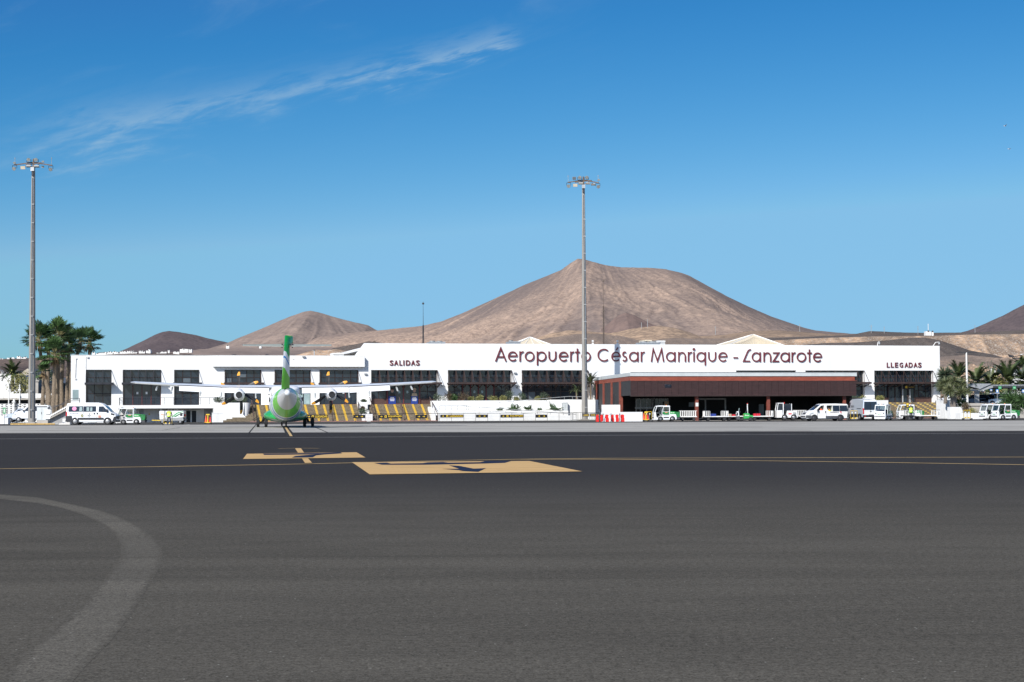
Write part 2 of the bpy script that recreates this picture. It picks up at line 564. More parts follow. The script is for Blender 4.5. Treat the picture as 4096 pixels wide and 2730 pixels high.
asphalt('asphalt_worn_paint', (.100, .093, .079), (.122, .112, .094), streak=.45, edge=(.089, .082, .069))
asphalt('asphalt_road', (.075, .073, .070), (.085, .082, .077), streak=.3)

m = bpy.data.materials.new('concrete_apron')
m.use_nodes = True
n = NT(m.node_tree)
p = n.n['Principled BSDF']
p.inputs['Roughness'].default_value = .95
p.inputs['Specular IOR Level'].default_value = .02
tc = n.add('ShaderNodeTexCoord').outputs['Object']
a1 = n.noise(n.mapping(tc, (.035, .45, 1)), 1.0, 6, .62, .5)
a2 = n.noise(n.mapping(tc, (.02, 1.6, 1), (3, 3, 0)), 1.0, 5, .65, .6)
c = n.mix(n.ramp(a1, .3, .7), (.32, .308, .28), (.43, .41, .37))
c = n.mix(n.m('MULTIPLY', n.ramp(a2, .54, .66), .55), c, (.115, .112, .108))
c = n.mix(n.m('MULTIPLY', n.ramp(n.noise(tc, .12, 5, .6), .5, .75), .35), c, (.16, .155, .15))
n.l.new(c, p.inputs['Base Color'])
MATS['concrete_apron'] = m

def paint(name, col, worn, amt=.8):
    m = bpy.data.materials.new(name)
    m.use_nodes = True
    n = NT(m.node_tree)
    p = n.n['Principled BSDF']
    p.inputs['Roughness'].default_value = .9
    p.inputs['Specular IOR Level'].default_value = .05
    tc = n.add('ShaderNodeTexCoord').outputs['Object']
    a = n.noise(n.mapping(tc, (.5, 3.0, 1)), 1.0, 7, .68, .4)
    b = n.noise(tc, 18, 4, .7)
    c = n.mix(n.ramp(n.m('ADD', n.m('MULTIPLY', a, .75), n.m('MULTIPLY', b, .25)), .46, .68), col, worn)
    n.l.new(c, p.inputs['Base Color'])
    MATS[name] = m
paint('mark_yellow', (.56, .365, .165), (.37, .235, .105))
paint('mark_yellow_thin', (.54, .38, .18), (.34, .24, .12))
paint('mark_blue', (.014, .022, .05), (.03, .04, .07))
paint('mark_white', (.58, .57, .54), (.36, .35, .34))
paint('mark_green', (.05, .13, .10), (.07, .10, .09))
paint('mark_tyre', (.03, .03, .03), (.06, .06, .058))
paint('mark_pink', (.42, .30, .31), (.34, .29, .29))

def sheet(name, pts, z, mat, label=None):
    mb = MB()
    mb.add([(x, y, z) for x, y in pts], [tuple(range(len(pts)))])
    o = mb.build(name, mat, fix=False)
    if o.data.polygons[0].normal.z < 0:
        o.data.flip_normals()
    return tag(o, label, None, None, 'structure')
def gp(*pts):
    return [tuple(gnd(x, y)[:2]) for x, y in pts]
def gline(name, pts, wd, z, mat, label=None):
    P = [gnd(x, y) if not isinstance(x, Vector) else x for x, y in pts]
    mb = MB()
    L, Rr = [], []
    for i in range(len(P)):
        d = (P[min(i + 1, len(P) - 1)] - P[max(i - 1, 0)]).normalized()
        nn = Vector((-d.y, d.x, 0)) * wd / 2
        L.append(P[i] + nn)
        Rr.append(P[i] - nn)
    n = len(P)
    mb.add([(v.x, v.y, z) for v in L + Rr], [(n + i, n + i + 1, i + 1, i) for i in range(n - 1)])
    return tag(mb.build(name, mat, fix=False), label, None, None, 'structure')

M('soil', (.17, .125, .095), .95, var=.25, vs=.02, dirt=(.10, .08, .065), ds=.01)
sheet('ground', [(-9000, -9000), (9000, -9000), (9000, 9000), (-9000, 9000)], -.03, 'soil', 'bare brown ground reaching to the horizon')
eL, eR = gnd(0, 1734), gnd(4096, 1725)
k = (eR - eL).normalized()
eL, eR = eL - k * 160, eR + k * 160
sheet('asphalt_apron', [(-200, -60), (200, -60), tuple(eR[:2]), tuple(eL[:2])], 0, 'asphalt_near_far', 'dark grey asphalt apron, darker further out')
rL, rR = gnd(0, 1704), gnd(4096, 1683)
k = (rR - rL).normalized()
rL, rR = rL - k * 160, rR + k * 160
sheet('concrete_apron', [tuple(eL[:2]), tuple(eR[:2]), tuple(rR[:2]), tuple(rL[:2])], .004, 'concrete_apron', 'pale concrete stand in front of the terminal')
sheet('service_road', [tuple(rL[:2]), tuple(rR[:2]), (rR.x, 330), (rL.x, 330)], .004, 'asphalt_road', 'grey service road along the terminal')
# a band of faded paint that curves across the foreground asphalt
outer = [(-60, 1976), (0, 1980), (150, 1992), (297, 2022), (400, 2045), (476, 2072), (555, 2112), (607, 2156), (634, 2195), (639, 2230), (625, 2269), (590, 2330), (506, 2465), (420, 2570), (327, 2661), (268, 2730), (180, 2850)]
inner = [(-60, 1990), (0, 1996), (150, 2012), (250, 2032), (340, 2060), (420, 2098), (462, 2130), (488, 2168), (497, 2200), (495, 2226), (476, 2257), (440, 2305), (357, 2406), (240, 2515), (107, 2620), (36, 2703), (-80, 2850)]
mb = MB()
A, B = [gnd(*q) for q in outer], [gnd(*q) for q in inner]
NW = 9
for j in range(NW):
    f = j / (NW - 1)
    mb.v += [tuple(a.lerp(b, f * 1.16 - .08))[:2] + (.001,) for a, b in zip(A, B)]
nA = len(A)
mb.f = [(j * nA + i, j * nA + i + 1, (j + 1) * nA + i + 1, (j + 1) * nA + i) for j in range(NW - 1) for i in range(nA - 1)]
mb.m = [0] * len(mb.f)
fm = mb.build('faded_marking', 'asphalt_worn_paint', fix=False)
fm.data.attributes.new('tone', 'FLOAT', 'POINT').data.foreach_set('value', [min(1.0, 4.5 * min(j, NW - 1 - j) / (NW - 1)) for j in range(NW) for i in range(nA)])
tag(fm, 'faded pale curved band on the foreground asphalt', kind='structure')
# painted lines
gline('white_line', [(-900, 1760), (0, 1757), (1000, 1753), (2048, 1745), (3000, 1739), (4096, 1734), (5000, 1730)], .24, .008, 'mark_white')
gline('taxi_line', [(-600, 1882), (0, 1877), (600, 1869), (1200, 1858), (1500, 1851), (1800, 1844), (2060, 1839), (2400, 1835), (3000, 1833), (4096, 1830), (5000, 1827)], .22, .008, 'mark_yellow_thin')
gline('taxi_line', [(2060, 1839), (2400, 1839), (2900, 1843), (3500, 1851), (4096, 1861), (4700, 1872)], .22, .0085, 'mark_yellow_thin')
gline('taxi_line', [(1115, 1796), (1190, 1794), (1275, 1795)], .16, .008, 'mark_yellow_thin')
# yellow boards painted on the taxiway, with the blue figures
sheet('painted_board', gp((1408, 1851), (2118, 1846), (2329, 1888), (1479, 1900)), .010, 'mark_yellow', 'large yellow panel painted on the asphalt')
sheet('painted_board', gp((988, 1817), (1426, 1811), (1462, 1832), (972, 1838)), .010, 'mark_yellow', 'smaller yellow panel painted on the asphalt')
sheet('painted_stem', gp((1180, 1795), (1204, 1795), (1216, 1812.5), (1192, 1812.8)), .010, 'mark_yellow')
sheet('painted_stem', gp((1208, 1836), (1232, 1835.5), (1248, 1853), (1220, 1854)), .010, 'mark_yellow')
Z = lambda *p: gp(*[(900 + x * .6375, 1740 + y * .6375) for x, y in p])
for pts in (((935, 180), (1015, 178), (1040, 184), (1240, 181), (1275, 176), (1370, 174), (1400, 178), (1600, 175), (1630, 169), (1795, 168), (1755, 179), (1640, 183), (1400, 188), (1250, 191), (985, 191)),
            ((1405, 195), (1467, 198), (1560, 216), (1638, 213), (1588, 236), (1468, 230), (1500, 228), (1362, 217), (1470, 217))):
    sheet('painted_figure', Z(*pts), .014, 'mark_blue', 'dark blue figure painted on the yellow panel')
for pts in (((238, 121), (600, 117), (725, 113), (735, 119), (625, 126), (570, 132), (550, 144), (420, 146), (440, 136), (530, 128), (590, 125), (245, 129)),):
    sheet('painted_figure', Z(*pts), .014, 'mark_blue', 'dark blue figure painted on the smaller yellow panel')
# tyre marks, joints and lead-in lines on the concrete
for a, b, wd, mt in (((1132, 1705), (1152, 1746), .17, 'mark_tyre'), ((1146, 1705), (1177, 1746), .17, 'mark_tyre'), ((1139, 1704), (1165, 1746), .16, 'mark_yellow_thin'), ((1025, 1698), (987, 1744), .10, 'mark_tyre'),
                     ((1256, 1708), (1330, 1740), .10, 'mark_tyre'), ((1480, 1694), (1515, 1697), .2, 'mark_white'), ((700, 1704), (760, 1699), .2, 'mark_white'), ((650, 1722), (720, 1712), .1, 'mark_tyre'),
                     ((2400, 1697), (2440, 1694), .2, 'mark_white'), ((3200, 1700), (3260, 1698), .25, 'mark_white'), ((0, 1733), (4096, 1724), .25, 'mark_tyre'), ((1000, 1699), (1330, 1697), .5, 'mark_pink')):
    gline('apron_line', [a, b], wd, .009, mt)
rng = random.Random(3)
for i in range(26):
    x, y = rng.uniform(-100, 4100), rng.uniform(1692, 1728)
    L = rng.uniform(120, 700)
    gline('tyre_streak', [(x, y), (x + L * .5, y - .0009 * L + rng.uniform(-1, 1)), (x + L, y - .0022 * L)], rng.uniform(.12, .5), .006 + i * .0001, 'mark_tyre')

# ---------------------------------------------------------------- hills
def vnoise(x, y, seed=0):
    xi, yi = np.floor(x).astype(np.int64), np.floor(y).astype(np.int64)
    xf, yf = x - xi, y - yi
    def h(a, b):
        k = (a * 374761393 + b * 668265263 + seed * 144665) & 0x7fffffff
        k = ((k ^ (k >> 13)) * 1274126177) & 0x7fffffff
        return ((k ^ (k >> 16)) & 0xffff) / 65535.0
    sx, sy = xf * xf * (3 - 2 * xf), yf * yf * (3 - 2 * yf)
    a = h(xi, yi) * (1 - sx) + h(xi + 1, yi) * sx
    b = h(xi, yi + 1) * (1 - sx) + h(xi + 1, yi + 1) * sx
    return a * (1 - sy) + b * sy
def fbm(x, y, seed=0, o=5):
    s, a, t = 0, .5, 0
    for i in range(o):
        s = s + a * vnoise(x * 2 ** i, y * 2 ** i, seed + i)
        t += a
        a *= .55
    return s / t

def hill_mat(name, cols, scale, patch, spk=.7, rock=None):
    """soil and scree colours; 'tone' is a per-point colour index stored on the mesh"""
    m = bpy.data.materials.new(name)
    m.use_nodes = True
    n = NT(m.node_tree)
    p = n.n['Principled BSDF']
    p.inputs['Roughness'].default_value = .95
    p.inputs['Specular IOR Level'].default_value = .1
    at_ = n.add('ShaderNodeAttribute', attribute_name='tone')
    tc = n.add('ShaderNodeTexCoord').outputs['Object']
    a = n.noise(tc, patch, 6, .6, .3)
    f = n.noise(tc, scale, 7, .72)
    c = n.mix(n.ramp(n.m('ADD', n.m('MULTIPLY', at_.outputs['Fac'], .6), n.m('MULTIPLY', a, .45)), .34, .70), cols[0], cols[1])
    c = n.mix(n.m('MULTIPLY', n.ramp(n.m('ADD', n.m('MULTIPLY', f, .9), n.m('MULTIPLY', at_.outputs['Fac'], .1)), .43, .60), spk), c, cols[2])
    if rock:
        c = n.mix(n.m('MULTIPLY', n.ramp(n.noise(tc, scale * 4, 4, .7), .53, .62), .75), c, rock)
    n.l.new(c, p.inputs['Base Color'])
    b = n.add('ShaderNodeBump')
    b.inputs['Strength'].default_value = .9
    b.inputs['Distance'].default_value = 1.2 / max(scale, .02) * .05
    n.l.new(f, b.inputs['Height'])
    n.l.new(b.outputs[0], p.inputs['Normal'])
    MATS[name] = m

def hill(name, sil, Y0, Wf, Wb, mat, nx=220, ny=90, prof=1.35, gul=0.0, gfreq=60, center=None, rough=1.0, seed=1, label=None, steps=None, pad=0.12, crag=0, lean=0):
    xs = np.array([p_[0] for p_ in sil], float)
    zs = np.array([(hor(p_[0]) - p_[1]) / F * Y0 + CH for p_ in sil])
    Xs = (xs - CX) / F * Y0
    span = Xs[-1] - Xs[0]
    X = np.linspace(Xs[0] - span * pad, Xs[-1] + span * pad, nx)
    H = np.interp(X, Xs, zs)
    ed = np.clip(np.minimum((X - X[0]), (X[-1] - X)) / max(span * pad, 1), 0, 1)
    H = H * (ed * ed * (3 - 2 * ed))
    t = np.concatenate([np.linspace(1, 0, ny) ** 1.25, -np.linspace(0, 1, ny // 4 + 1)[1:]])
    Y = np.where(t > 0, Y0 - Wf * t, Y0 - Wb * t)
    tt = np.abs(t)
    if steps:
        g = np.interp(tt, [s_[0] for s_ in steps], [s_[1] for s_ in steps])
        g = np.where(t < 0, 1 - tt * .9, g)
    else:
        g = (1 - tt) ** prof
    XX, YY = np.meshgrid(X, Y)
    ZZ = g[:, None] * H[None, :]
    fade = np.clip(tt * 7, 0, 1)[:, None] * np.clip((1 - tt) * 6, 0, 1)[:, None]
    sc = Y0 / 3800.0
    tone = fbm(XX / (260 * sc), YY / (420 * sc), seed + 9)
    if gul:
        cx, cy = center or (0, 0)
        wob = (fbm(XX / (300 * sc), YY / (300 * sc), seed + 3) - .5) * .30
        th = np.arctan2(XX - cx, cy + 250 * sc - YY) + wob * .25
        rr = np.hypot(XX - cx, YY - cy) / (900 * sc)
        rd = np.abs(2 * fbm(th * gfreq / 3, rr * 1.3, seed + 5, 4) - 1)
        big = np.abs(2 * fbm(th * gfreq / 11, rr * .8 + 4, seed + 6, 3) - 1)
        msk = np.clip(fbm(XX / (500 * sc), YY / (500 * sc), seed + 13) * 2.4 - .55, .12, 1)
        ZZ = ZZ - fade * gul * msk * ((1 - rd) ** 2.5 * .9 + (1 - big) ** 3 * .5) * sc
        tone = tone * .6 + msk * (np.clip(rd * 1.6, 0, 1) * .30 + big * .22) + (1 - msk) * .2  # colour index drops along the carved gullies
    ZZ = ZZ + fade * (fbm(XX / (120 * sc), YY / (120 * sc), seed + 1) - .5) * 16 * rough * sc
    ZZ = ZZ + fade * (fbm(XX / (28 * sc), YY / (28 * sc), seed + 2, 3) - .5) * 7 * rough * sc
    ZZ = ZZ + (1 - fade) * np.clip(1 - tt * 12, 0, 1)[:, None] * (fbm(XX / (22 * sc), YY * 0, seed + 4, 4) - .5) * 1.7 * rough * sc
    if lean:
        tone = tone + lean * (np.clip((center[0] - XX) / 700, -.6, .9) + np.clip((Y0 - YY) / Wf, 0, 1) * .8 - .35)  # colour index rises to the left and towards the foot
    if crag:
        n1, n2 = fbm(XX / 14, ZZ / 26, seed + 20, 5), fbm(XX / 5, ZZ / 4, seed + 21, 4)
        ZZ = ZZ + fade * crag * ((n1 - .5) * 1.5 + (n2 - .5))
        tone = np.clip(n1 * 1.5 - .3 + (n2 - .5) * .8, 0, 1)
    nyy, nxx = XX.shape
    V = np.stack([XX, YY, ZZ - .05], -1).reshape(-1, 3)
    idx = np.arange(nyy * nxx).reshape(nyy, nxx)
    Q = np.stack([idx[:-1, :-1], idx[:-1, 1:], idx[1:, 1:], idx[1:, :-1]], -1).reshape(-1, 4)
    me = bpy.data.meshes.new(name)
    me.vertices.add(len(V))
    me.vertices.foreach_set('co', V.ravel())
    me.loops.add(Q.size)
    me.loops.foreach_set('vertex_index', Q.ravel())
    me.polygons.add(len(Q))
    me.polygons.foreach_set('loop_start', np.arange(0, Q.size, 4))
    me.update(calc_edges=True)
    me.validate()
    me.shade_smooth()
    a = me.attributes.new('tone', 'FLOAT', 'POINT')
    a.data.foreach_set('value', np.clip(tone, 0, 1).ravel().astype(np.float32))
    me.materials.append(MATS[mat])
    o = bpy.data.objects.new(name, me)
    COL.objects.link(o)
    return tag(o, label, None, None, 'structure')

hill_mat('hill_main', ((.185, .146, .130), (.45, .325, .243), (.115, .093, .086)), .11, .0036, .5)
hill_mat('hill_left', ((.20, .156, .136), (.33, .25, .203), (.15, .121, .109)), .07, .004, .45)
hill_mat('hill_dark', ((.098, .077, .080), (.145, .113, .108), (.076, .062, .066)), .07, .004)
hill_mat('hill_red', ((.165, .117, .102), (.225, .16, .135), (.12, .09, .083)), .06, .006)
hill_mat('hill_tan', ((.23, .168, .122), (.42, .295, .20), (.15, .115, .09)), .10, .007)
hill_mat('hill_brown', ((.19, .145, .115), (.33, .24, .178), (.10, .08, .066)), .45, .03, rock=(.36, .30, .25))
hill_mat('quarry_face', ((.21, .15, .105), (.60, .40, .25), (.15, .11, .085)), .30, .03, rock=(.58, .54, .48))
hill_mat('spoil_dark', ((.085, .070, .062), (.13, .104, .088), (.06, .052, .048)), .5, .04, rock=(.2, .185, .17))
hill_mat('hill_left_near', ((.07, .055, .05), (.20, .148, .118), (.05, .042, .042)), .08, .010)

main = [(1300, 1345), (1400, 1332), (1505, 1323), (1612, 1312), (1693, 1303), (1764, 1287), (1835, 1259), (1925, 1219), (2014, 1178.5), (2103, 1138), (2192, 1102.6), (2246, 1080), (2282, 1053.5), (2313, 1034), (2344, 1037.5), (2371, 1046), (2416, 1058), (2487, 1069), (2594, 1071),
        (2665, 1076), (2728, 1091), (2764, 1105), (2817, 1134), (2906, 1183), (2996, 1227.6), (3085, 1266), (3156, 1290), (3219, 1312), (3263, 1323), (3400, 1335), (3800, 1342), (4400, 1345)]
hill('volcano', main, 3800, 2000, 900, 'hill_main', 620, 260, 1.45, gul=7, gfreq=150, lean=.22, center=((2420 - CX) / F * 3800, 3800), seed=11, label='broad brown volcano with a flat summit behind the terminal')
hill('hill', [(700, 1425), (800, 1405), (910, 1372), (974, 1344), (1037, 1319), (1101, 1291.5), (1165, 1265), (1210, 1249), (1241.5, 1243.7), (1273, 1249), (1324, 1266), (1394.5, 1284), (1471, 1302), (1506, 1322), (1600, 1345), (1800, 1360)], 4600, 1900, 800, 'hill_left', 300, 130, 1.4, gul=7, gfreq=90,
     center=((1245 - CX) / F * 4600, 4600), seed=21, label='smooth brown conical hill')
hill('hill', [(380, 1440), (476.5, 1408), (559, 1370), (617, 1341), (649, 1328.5), (674, 1324), (719, 1330), (782.5, 1341), (846, 1357), (904, 1370), (1000, 1390), (1100, 1400)], 5600, 1600, 700, 'hill_dark', 200, 80, 1.3, seed=31, label='dark rounded hill above the white village')
hill('hill', [(3600, 1350), (3800, 1340), (3869, 1325), (3942, 1296), (3990, 1274), (4038, 1251.6), (4096, 1221), (4250, 1150), (4400, 1120), (4600, 1135), (4900, 1240)], 4200, 1500, 700, 'hill_dark', 220, 100, 1.3, gul=6, center=((4400 - CX) / F * 4200, 4200), seed=41, label='dark hill cut by the picture edge')
hill('hill', [(2330, 1350), (2400, 1320), (2440, 1290), (2470, 1264), (2504, 1250), (2540, 1262), (2590, 1290), (2650, 1312), (2720, 1325), (2800, 1345)], 2900, 420, 300, 'hill_red', 160, 70, 1.2, gul=5, gfreq=40, center=((2504 - CX) / F * 2900, 2900), seed=51, label='small reddish cone at the foot of the volcano')
hill('hill', [(2060, 1385), (2140, 1355), (2210, 1333), (2274, 1322), (2340, 1324), (2400, 1331), (2443, 1333), (2500, 1322), (2555, 1310.6), (2638, 1302.6), (2695, 1311), (2746, 1326.5), (2800, 1345), (2900, 1340), (3000, 1325), (3120, 1322), (3300, 1335), (3500, 1345)], 2400, 700, 300, 'hill_tan', 300, 90, 1.2, seed=61, label='sunlit tan foothills')
hill('hill', [(1900, 1400), (2100, 1372), (2200, 1352), (2300, 1338), (2400, 1336), (2491, 1346), (2549, 1360), (2620, 1362), (2680, 1353), (2800, 1356), (2950, 1352), (3100, 1350), (3300, 1344), (3500, 1338), (3800, 1338)], 1700, 700, 300, 'hill_brown', 300, 90, 1.1, rough=.7, seed=71, crag=2.5, label='rubble covered brown slope')
hill('hill', [(-500, 1445), (-200, 1440), (0, 1436), (120, 1433), (280, 1427), (400, 1419), (500, 1413), (600, 1411), (680, 1412), (760, 1418), (860, 1430)], 2100, 1500, 300, 'hill_left_near', 360, 150, 1.5, rough=.7, seed=81, label='low dark slope under the white village')
hill('hill', [(480, 1424), (600, 1416), (700, 1409), (800, 1398), (950, 1390), (1150, 1390), (1260, 1389), (1400, 1391), (1560, 1400)], 2300, 1500, 300, 'hill_left', 260, 110, 1.4, rough=.7, seed=82, label='pinkish brown slope under the conical hill')
hill('hill', [(1130, 1430), (1196, 1419), (1240, 1404), (1265, 1399), (1300, 1402), (1340, 1397), (1385, 1404), (1450, 1412)], 700, 90, 60, 'quarry_face', 90, 40, 1.0, rough=.5, seed=91, label='tan earth mounds above the low roof')
hill('hill', [(1290, 1420), (1330, 1394), (1380, 1384), (1430, 1376), (1475, 1366), (1530, 1372)], 900, 90, 60, 'spoil_dark', 80, 40, 1.0, rough=.5, seed=92, label='dark spoil mound')
# quarry on the far side of the car park
hill('hill', [(3000, 1356), (3200, 1349), (3400, 1341), (3480, 1325), (3543, 1327), (3623, 1331), (3719, 1332), (3866, 1330), (4000, 1326), (4096, 1322), (4400, 1318)], 1500, 260, 200, 'spoil_dark', 260, 60, .8, rough=.45, seed=101, label='flat topped brown plateau')
hill('quarry_hill', [(2900, 1372), (3100, 1362), (3300, 1352), (3500, 1346), (3650, 1344), (3750, 1343), (3850, 1340), (3950, 1338), (4096, 1336), (4300, 1332), (4700, 1330)], 1050, 760, 150, 'quarry_face', 760, 300, 1, rough=.6, seed=111, crag=8.0,
     steps=[(0, 1), (.006, .985), (.075, .64), (.12, .60), (.22, .54), (.45, .36), (.8, .10), (1, 0)], label='stepped tan quarry face')
hill('hill', [(2950, 1392), (3150, 1386), (3300, 1372), (3420, 1370), (3550, 1362), (3640, 1352), (3695, 1350), (3760, 1362), (3830, 1385), (3880, 1402), (3960, 1416), (4050, 1440)], 860, 130, 90, 'spoil_dark', 200, 70, 1.0, rough=.4, seed=121, crag=1.6, label='dark spoil heap in front of the quarry')
hill('hill', [(3500, 1436), (3650, 1432), (3760, 1428), (3860, 1420), (3950, 1428), (4030, 1434), (4200, 1432), (4700, 1430)], 720, 400, 120, 'hill_brown', 300, 170, 1.3, rough=.8, seed=131, crag=2.2, label='rough brown slope behind the car park')

# ---------------------------------------------------------------- village houses on the far slopes
def house(px, py, D, wpx, hpx, label, group, dome=False):
    p_ = at(px, py, D)
    w_, h_ = wpx * D / F * .85, hpx * D / F * .42
    dp = -4 + min(8, w_ * .8)
    t = thing('village_house', label, 'house', (p_.x, p_.y, p_.z - h_ * .1), rng.uniform(-.25, .25), group)
    mb = MB().box(-w_ / 2, w_ / 2, -4, dp, -3, h_ * 1.1)
    if rng.random() < .6:
        a = rng.uniform(-.4, .1) * w_
        mb.box(a, a + w_ * .35, -3.5, dp - .2, h_ * 1.1 - .01, h_ * 1.55)
    if dome:
        mb.prism([(-w_ * .25, h_ * 1.1), (w_ * .25, h_ * 1.1), (w_ * .12, h_ * 1.9), (0, h_ * 2.4), (-w_ * .12, h_ * 1.9)], -2, 3)
    mb.build('wall', 'house_white', t)
    wn = MB()
    for i in range(max(1, int(w_ / 7))):
        x = -w_ / 2 + (i + .5) * w_ / max(1, int(w_ / 7))
        wn.box(x - .7, x + .7, -4.05, -3.9, h_ * .35, h_ * .35 + 1.3)
    wn.build('window', 'house_window', t)
G1 = 'white houses of the village above the low roof'
for i in range(34):
    x = 395 + i * 5.6 + rng.uniform(-3, 3) if i < 20 else rng.uniform(500, 585)
    y = 1419 - (x - 395) * .055 + rng.uniform(-5, 3)
    house(x, y, 2080, rng.uniform(8, 18), rng.uniform(5, 8), 'small white flat roofed house in the hillside village', G1)
house(598, 1408, 2085, 22, 10, 'white village church with a pointed roof', None, True)
for x, y, wd, h in ((655, 1411, 26, 6), (706, 1411, 28, 6), (740, 1402, 40, 9), (765, 1402, 16, 8), (636, 1415, 24, 6), (678, 1404, 8, 5), (912, 1386, 15, 2.5), (1046, 1385, 11, 2.5)):
    house(x, y, 2085, wd, h, 'white house standing apart on the slope right of the village', 'white houses right of the village')
for x, y, wd, h in ((10, 1439, 22, 7), (45, 1436, 34, 8), (78, 1430, 16, 8), (92, 1434, 18, 6), (104, 1432, 14, 6), (32, 1441, 20, 5), (64, 1441, 14, 4), (110, 1438, 12, 5), (376, 1414, 14, 9)):
    house(x, y, 2085, wd, h, 'white house on the crest beside the tall light mast', 'white houses on the crest')
for x, y, wd, h in ((3706, 1330, 26, 5), (3728, 1331, 9, 3)):
    house(x, y, 1480, wd, h, 'low white building on the quarry plateau', 'white buildings on the plateau')

# ---------------------------------------------------------------- terminal building (frame: x along the facade, -y towards the apron)
ZF = 2.25                                  # floor level behind the stairs
Z_LW = fz(285, 1421.5)                     # top of the low wing
Z_MB = fz(1460, 1373.5)                    # top of the main block
Z_WT = fz(1500, 1481)                      # heads of the window openings
Z_AW = fz(1500, 1535)                      # awnings
Z_TR = fz(1500, 1511)                      # middle rail of the upper lights
term = thing('terminal_building', 'long white airport terminal with dark windows under brown awnings', 'terminal', FO, FANG)
WY = .45                                   # recess of the windows

def pierced(name, u0, u1, z0, z1, ops, y0=0.0, y1=.5, mat='white_wall', parent=None):
    mb = MB()
    u = u0
    for a, b, za, zb in sorted(ops):
        mb.box(u, a, y0, y1, z0, z1)
        if za > z0:
            mb.box(a, b, y0, y1, z0, za)
        mb.box(a, b, y0, y1, zb, z1)
        u = b
    mb.box(u, u1, y0, y1, z0, z1)
    return mb.build(name, mat, parent or term)

def glazing(u0, u1, z0, z1, cols, rows, y=WY - .1, frame='frame_brown', odd=(), wd=.09, name='window', solid=None):
    """one window: a frame with its mullions, each pane a sub-part; cols: list of fractions or a count; rows: list of z"""
    cols = [i / cols for i in range(cols + 1)] if isinstance(cols, int) else cols
    us = [u0 + (u1 - u0) * c for c in cols]
    zs = [z0] + list(rows) + [z1]
    mb = MB()
    for i, u in enumerate(us):
        e = wd if 0 < i < len(us) - 1 else wd * 1.6
        mb.box(u - e / 2, u + e / 2, y - .06, y + .05, z0, z1)
    for i, z in enumerate(zs):
        mb.box(u0, u1, y - .055, y + .045, z - wd / 2, z + wd / 2)
    f = mb.build(name, frame, term)
    k = 0
    for i in range(len(us) - 1):
        for j in range(len(zs) - 1):
            m_ = odd.get((i, j), 'glass_dark') if isinstance(odd, dict) else 'glass_dark'
            jj = .004 * math.sin(12.9 * k + us[i])
            MB().hexa([(us[i], y + jj, zs[j]), (us[i + 1], y - jj, zs[j]), (us[i + 1], y + jj, zs[j + 1]), (us[i], y - jj, zs[j + 1])],
                      [(us[i], y + .02, zs[j]), (us[i + 1], y + .02, zs[j]), (us[i + 1], y + .02, zs[j + 1]), (us[i], y + .02, zs[j + 1])]).build('pane', m_, f, fix=False)
            k += 1
    return f

def awning(u0, u1, z, depth, mat='awning_brown', fins=None, ztop=None, beams=True, double=True):
    mb = MB()
    mb.box(u0 - .15, u1 + .3, -depth, .25, z - .10, z + .08)
    mb.box(u0 - .15, u1 + .3, -depth - .05, -depth + .0, z - .13, z + .14)
    a = mb.build('awning', mat, term)
    for u in fins or ():
        b = MB()
        b.bar((u, -.02, ztop - .1), (u, -depth + .08, z + .1), .05, .05)
        if double:
            b.bar((u, .08, ztop - .1), (u, -depth * .45, z + .1), .045, .045)
        b.bar((u, .1, z), (u, .1, ztop), .09, .09)
        b.build('bracket', mat, a)
        if beams:
            MB().bar((u, -depth + .1, z - .16), (u, .3, z - .55), .09, .14).build('beam', mat, a)
    return a

# --- low wing
LW = [(343, 445), (491, 644), (696, 797), (898, 1045), (1098, 1243), (1278, 1434)]
uL0, uL1 = fu(283), fu(1459)
ops = [(fu(a), fu(b), ZF, Z_WT) for a, b in LW]
pierced('wall', uL0, uL1, 0, Z_LW, ops)
MB().box(uL0, uL0 + .5, .5, 22, 0, Z_LW).box(uL0 + .5, uL1, 3, 22, Z_LW - .5, Z_LW - .15).box(uL0 + .5, uL1, .5, 3, Z_LW - .5, Z_LW - .15).build('roof', 'white_wall', term)
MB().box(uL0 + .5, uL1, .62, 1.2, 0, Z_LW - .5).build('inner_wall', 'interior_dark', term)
MB().box(uL0 - .04, uL1, -.04, .12, Z_LW, Z_LW + .05).build('coping', 'offwhite_wall', term)
b0, b1 = fu(852, .7), fu(1459, .7)
MB().box(b0, b1, -.7, -.002, fz(1000, 1467.5, .7), Z_LW - .06).build('parapet_box', 'white_wall', term)
spec = [(3, 3, {}), (5, [0, .26, .5, .74, 1], {}), (3, 3, {(1, 0): 'glass_grey'}), (5, 5, {(2, 1): 'glass_grey', (0, 0): 'glass_grey'}), (5, 5, {}), (5, [0, .33, .67, 1], {})]
for i, ((a, b), (c_up, c_lo, odd)) in enumerate(zip(LW, spec)):
    ua, ub = fu(a), fu(b)
    glazing(ua, ub, Z_AW, Z_WT, c_up, [Z_TR], odd=odd)
    low = {}
    fr = 'frame_brown'
    if i in (1, 5):
        fr = 'frame_red'
    if i == 4:
        low = {(3, 0): 'glass_teal', (4, 0): 'glass_teal', (3, 1): 'glass_teal', (4, 1): 'glass_teal'}
    glazing(ua, ub, ZF, Z_AW, c_lo, [ZF + 1.55] if i in (0, 2) else ([] if i in (1, 5) else [ZF + 2.3]), frame=fr, odd=low)
    n_ = c_up
    awning(ua, ub, Z_AW, 1.25 if i < 2 else .95, fins=[ua + .06, ub - .06] if i > 1 else [ua + (ub - ua) * k / n_ for k in range(n_ + 1)], ztop=Z_WT, beams=i > 3, double=False, mat='steel_dark' if i < 3 else 'awning_brown')
    if i in (1, 5):
        for q in (.38, .62):
            u = ua + (ub - ua) * q
            MB().box(u - .12, u + .12, WY - .185, WY - .17, ZF + 1.45, ZF + 1.75).build('notice', 'house_white', term)
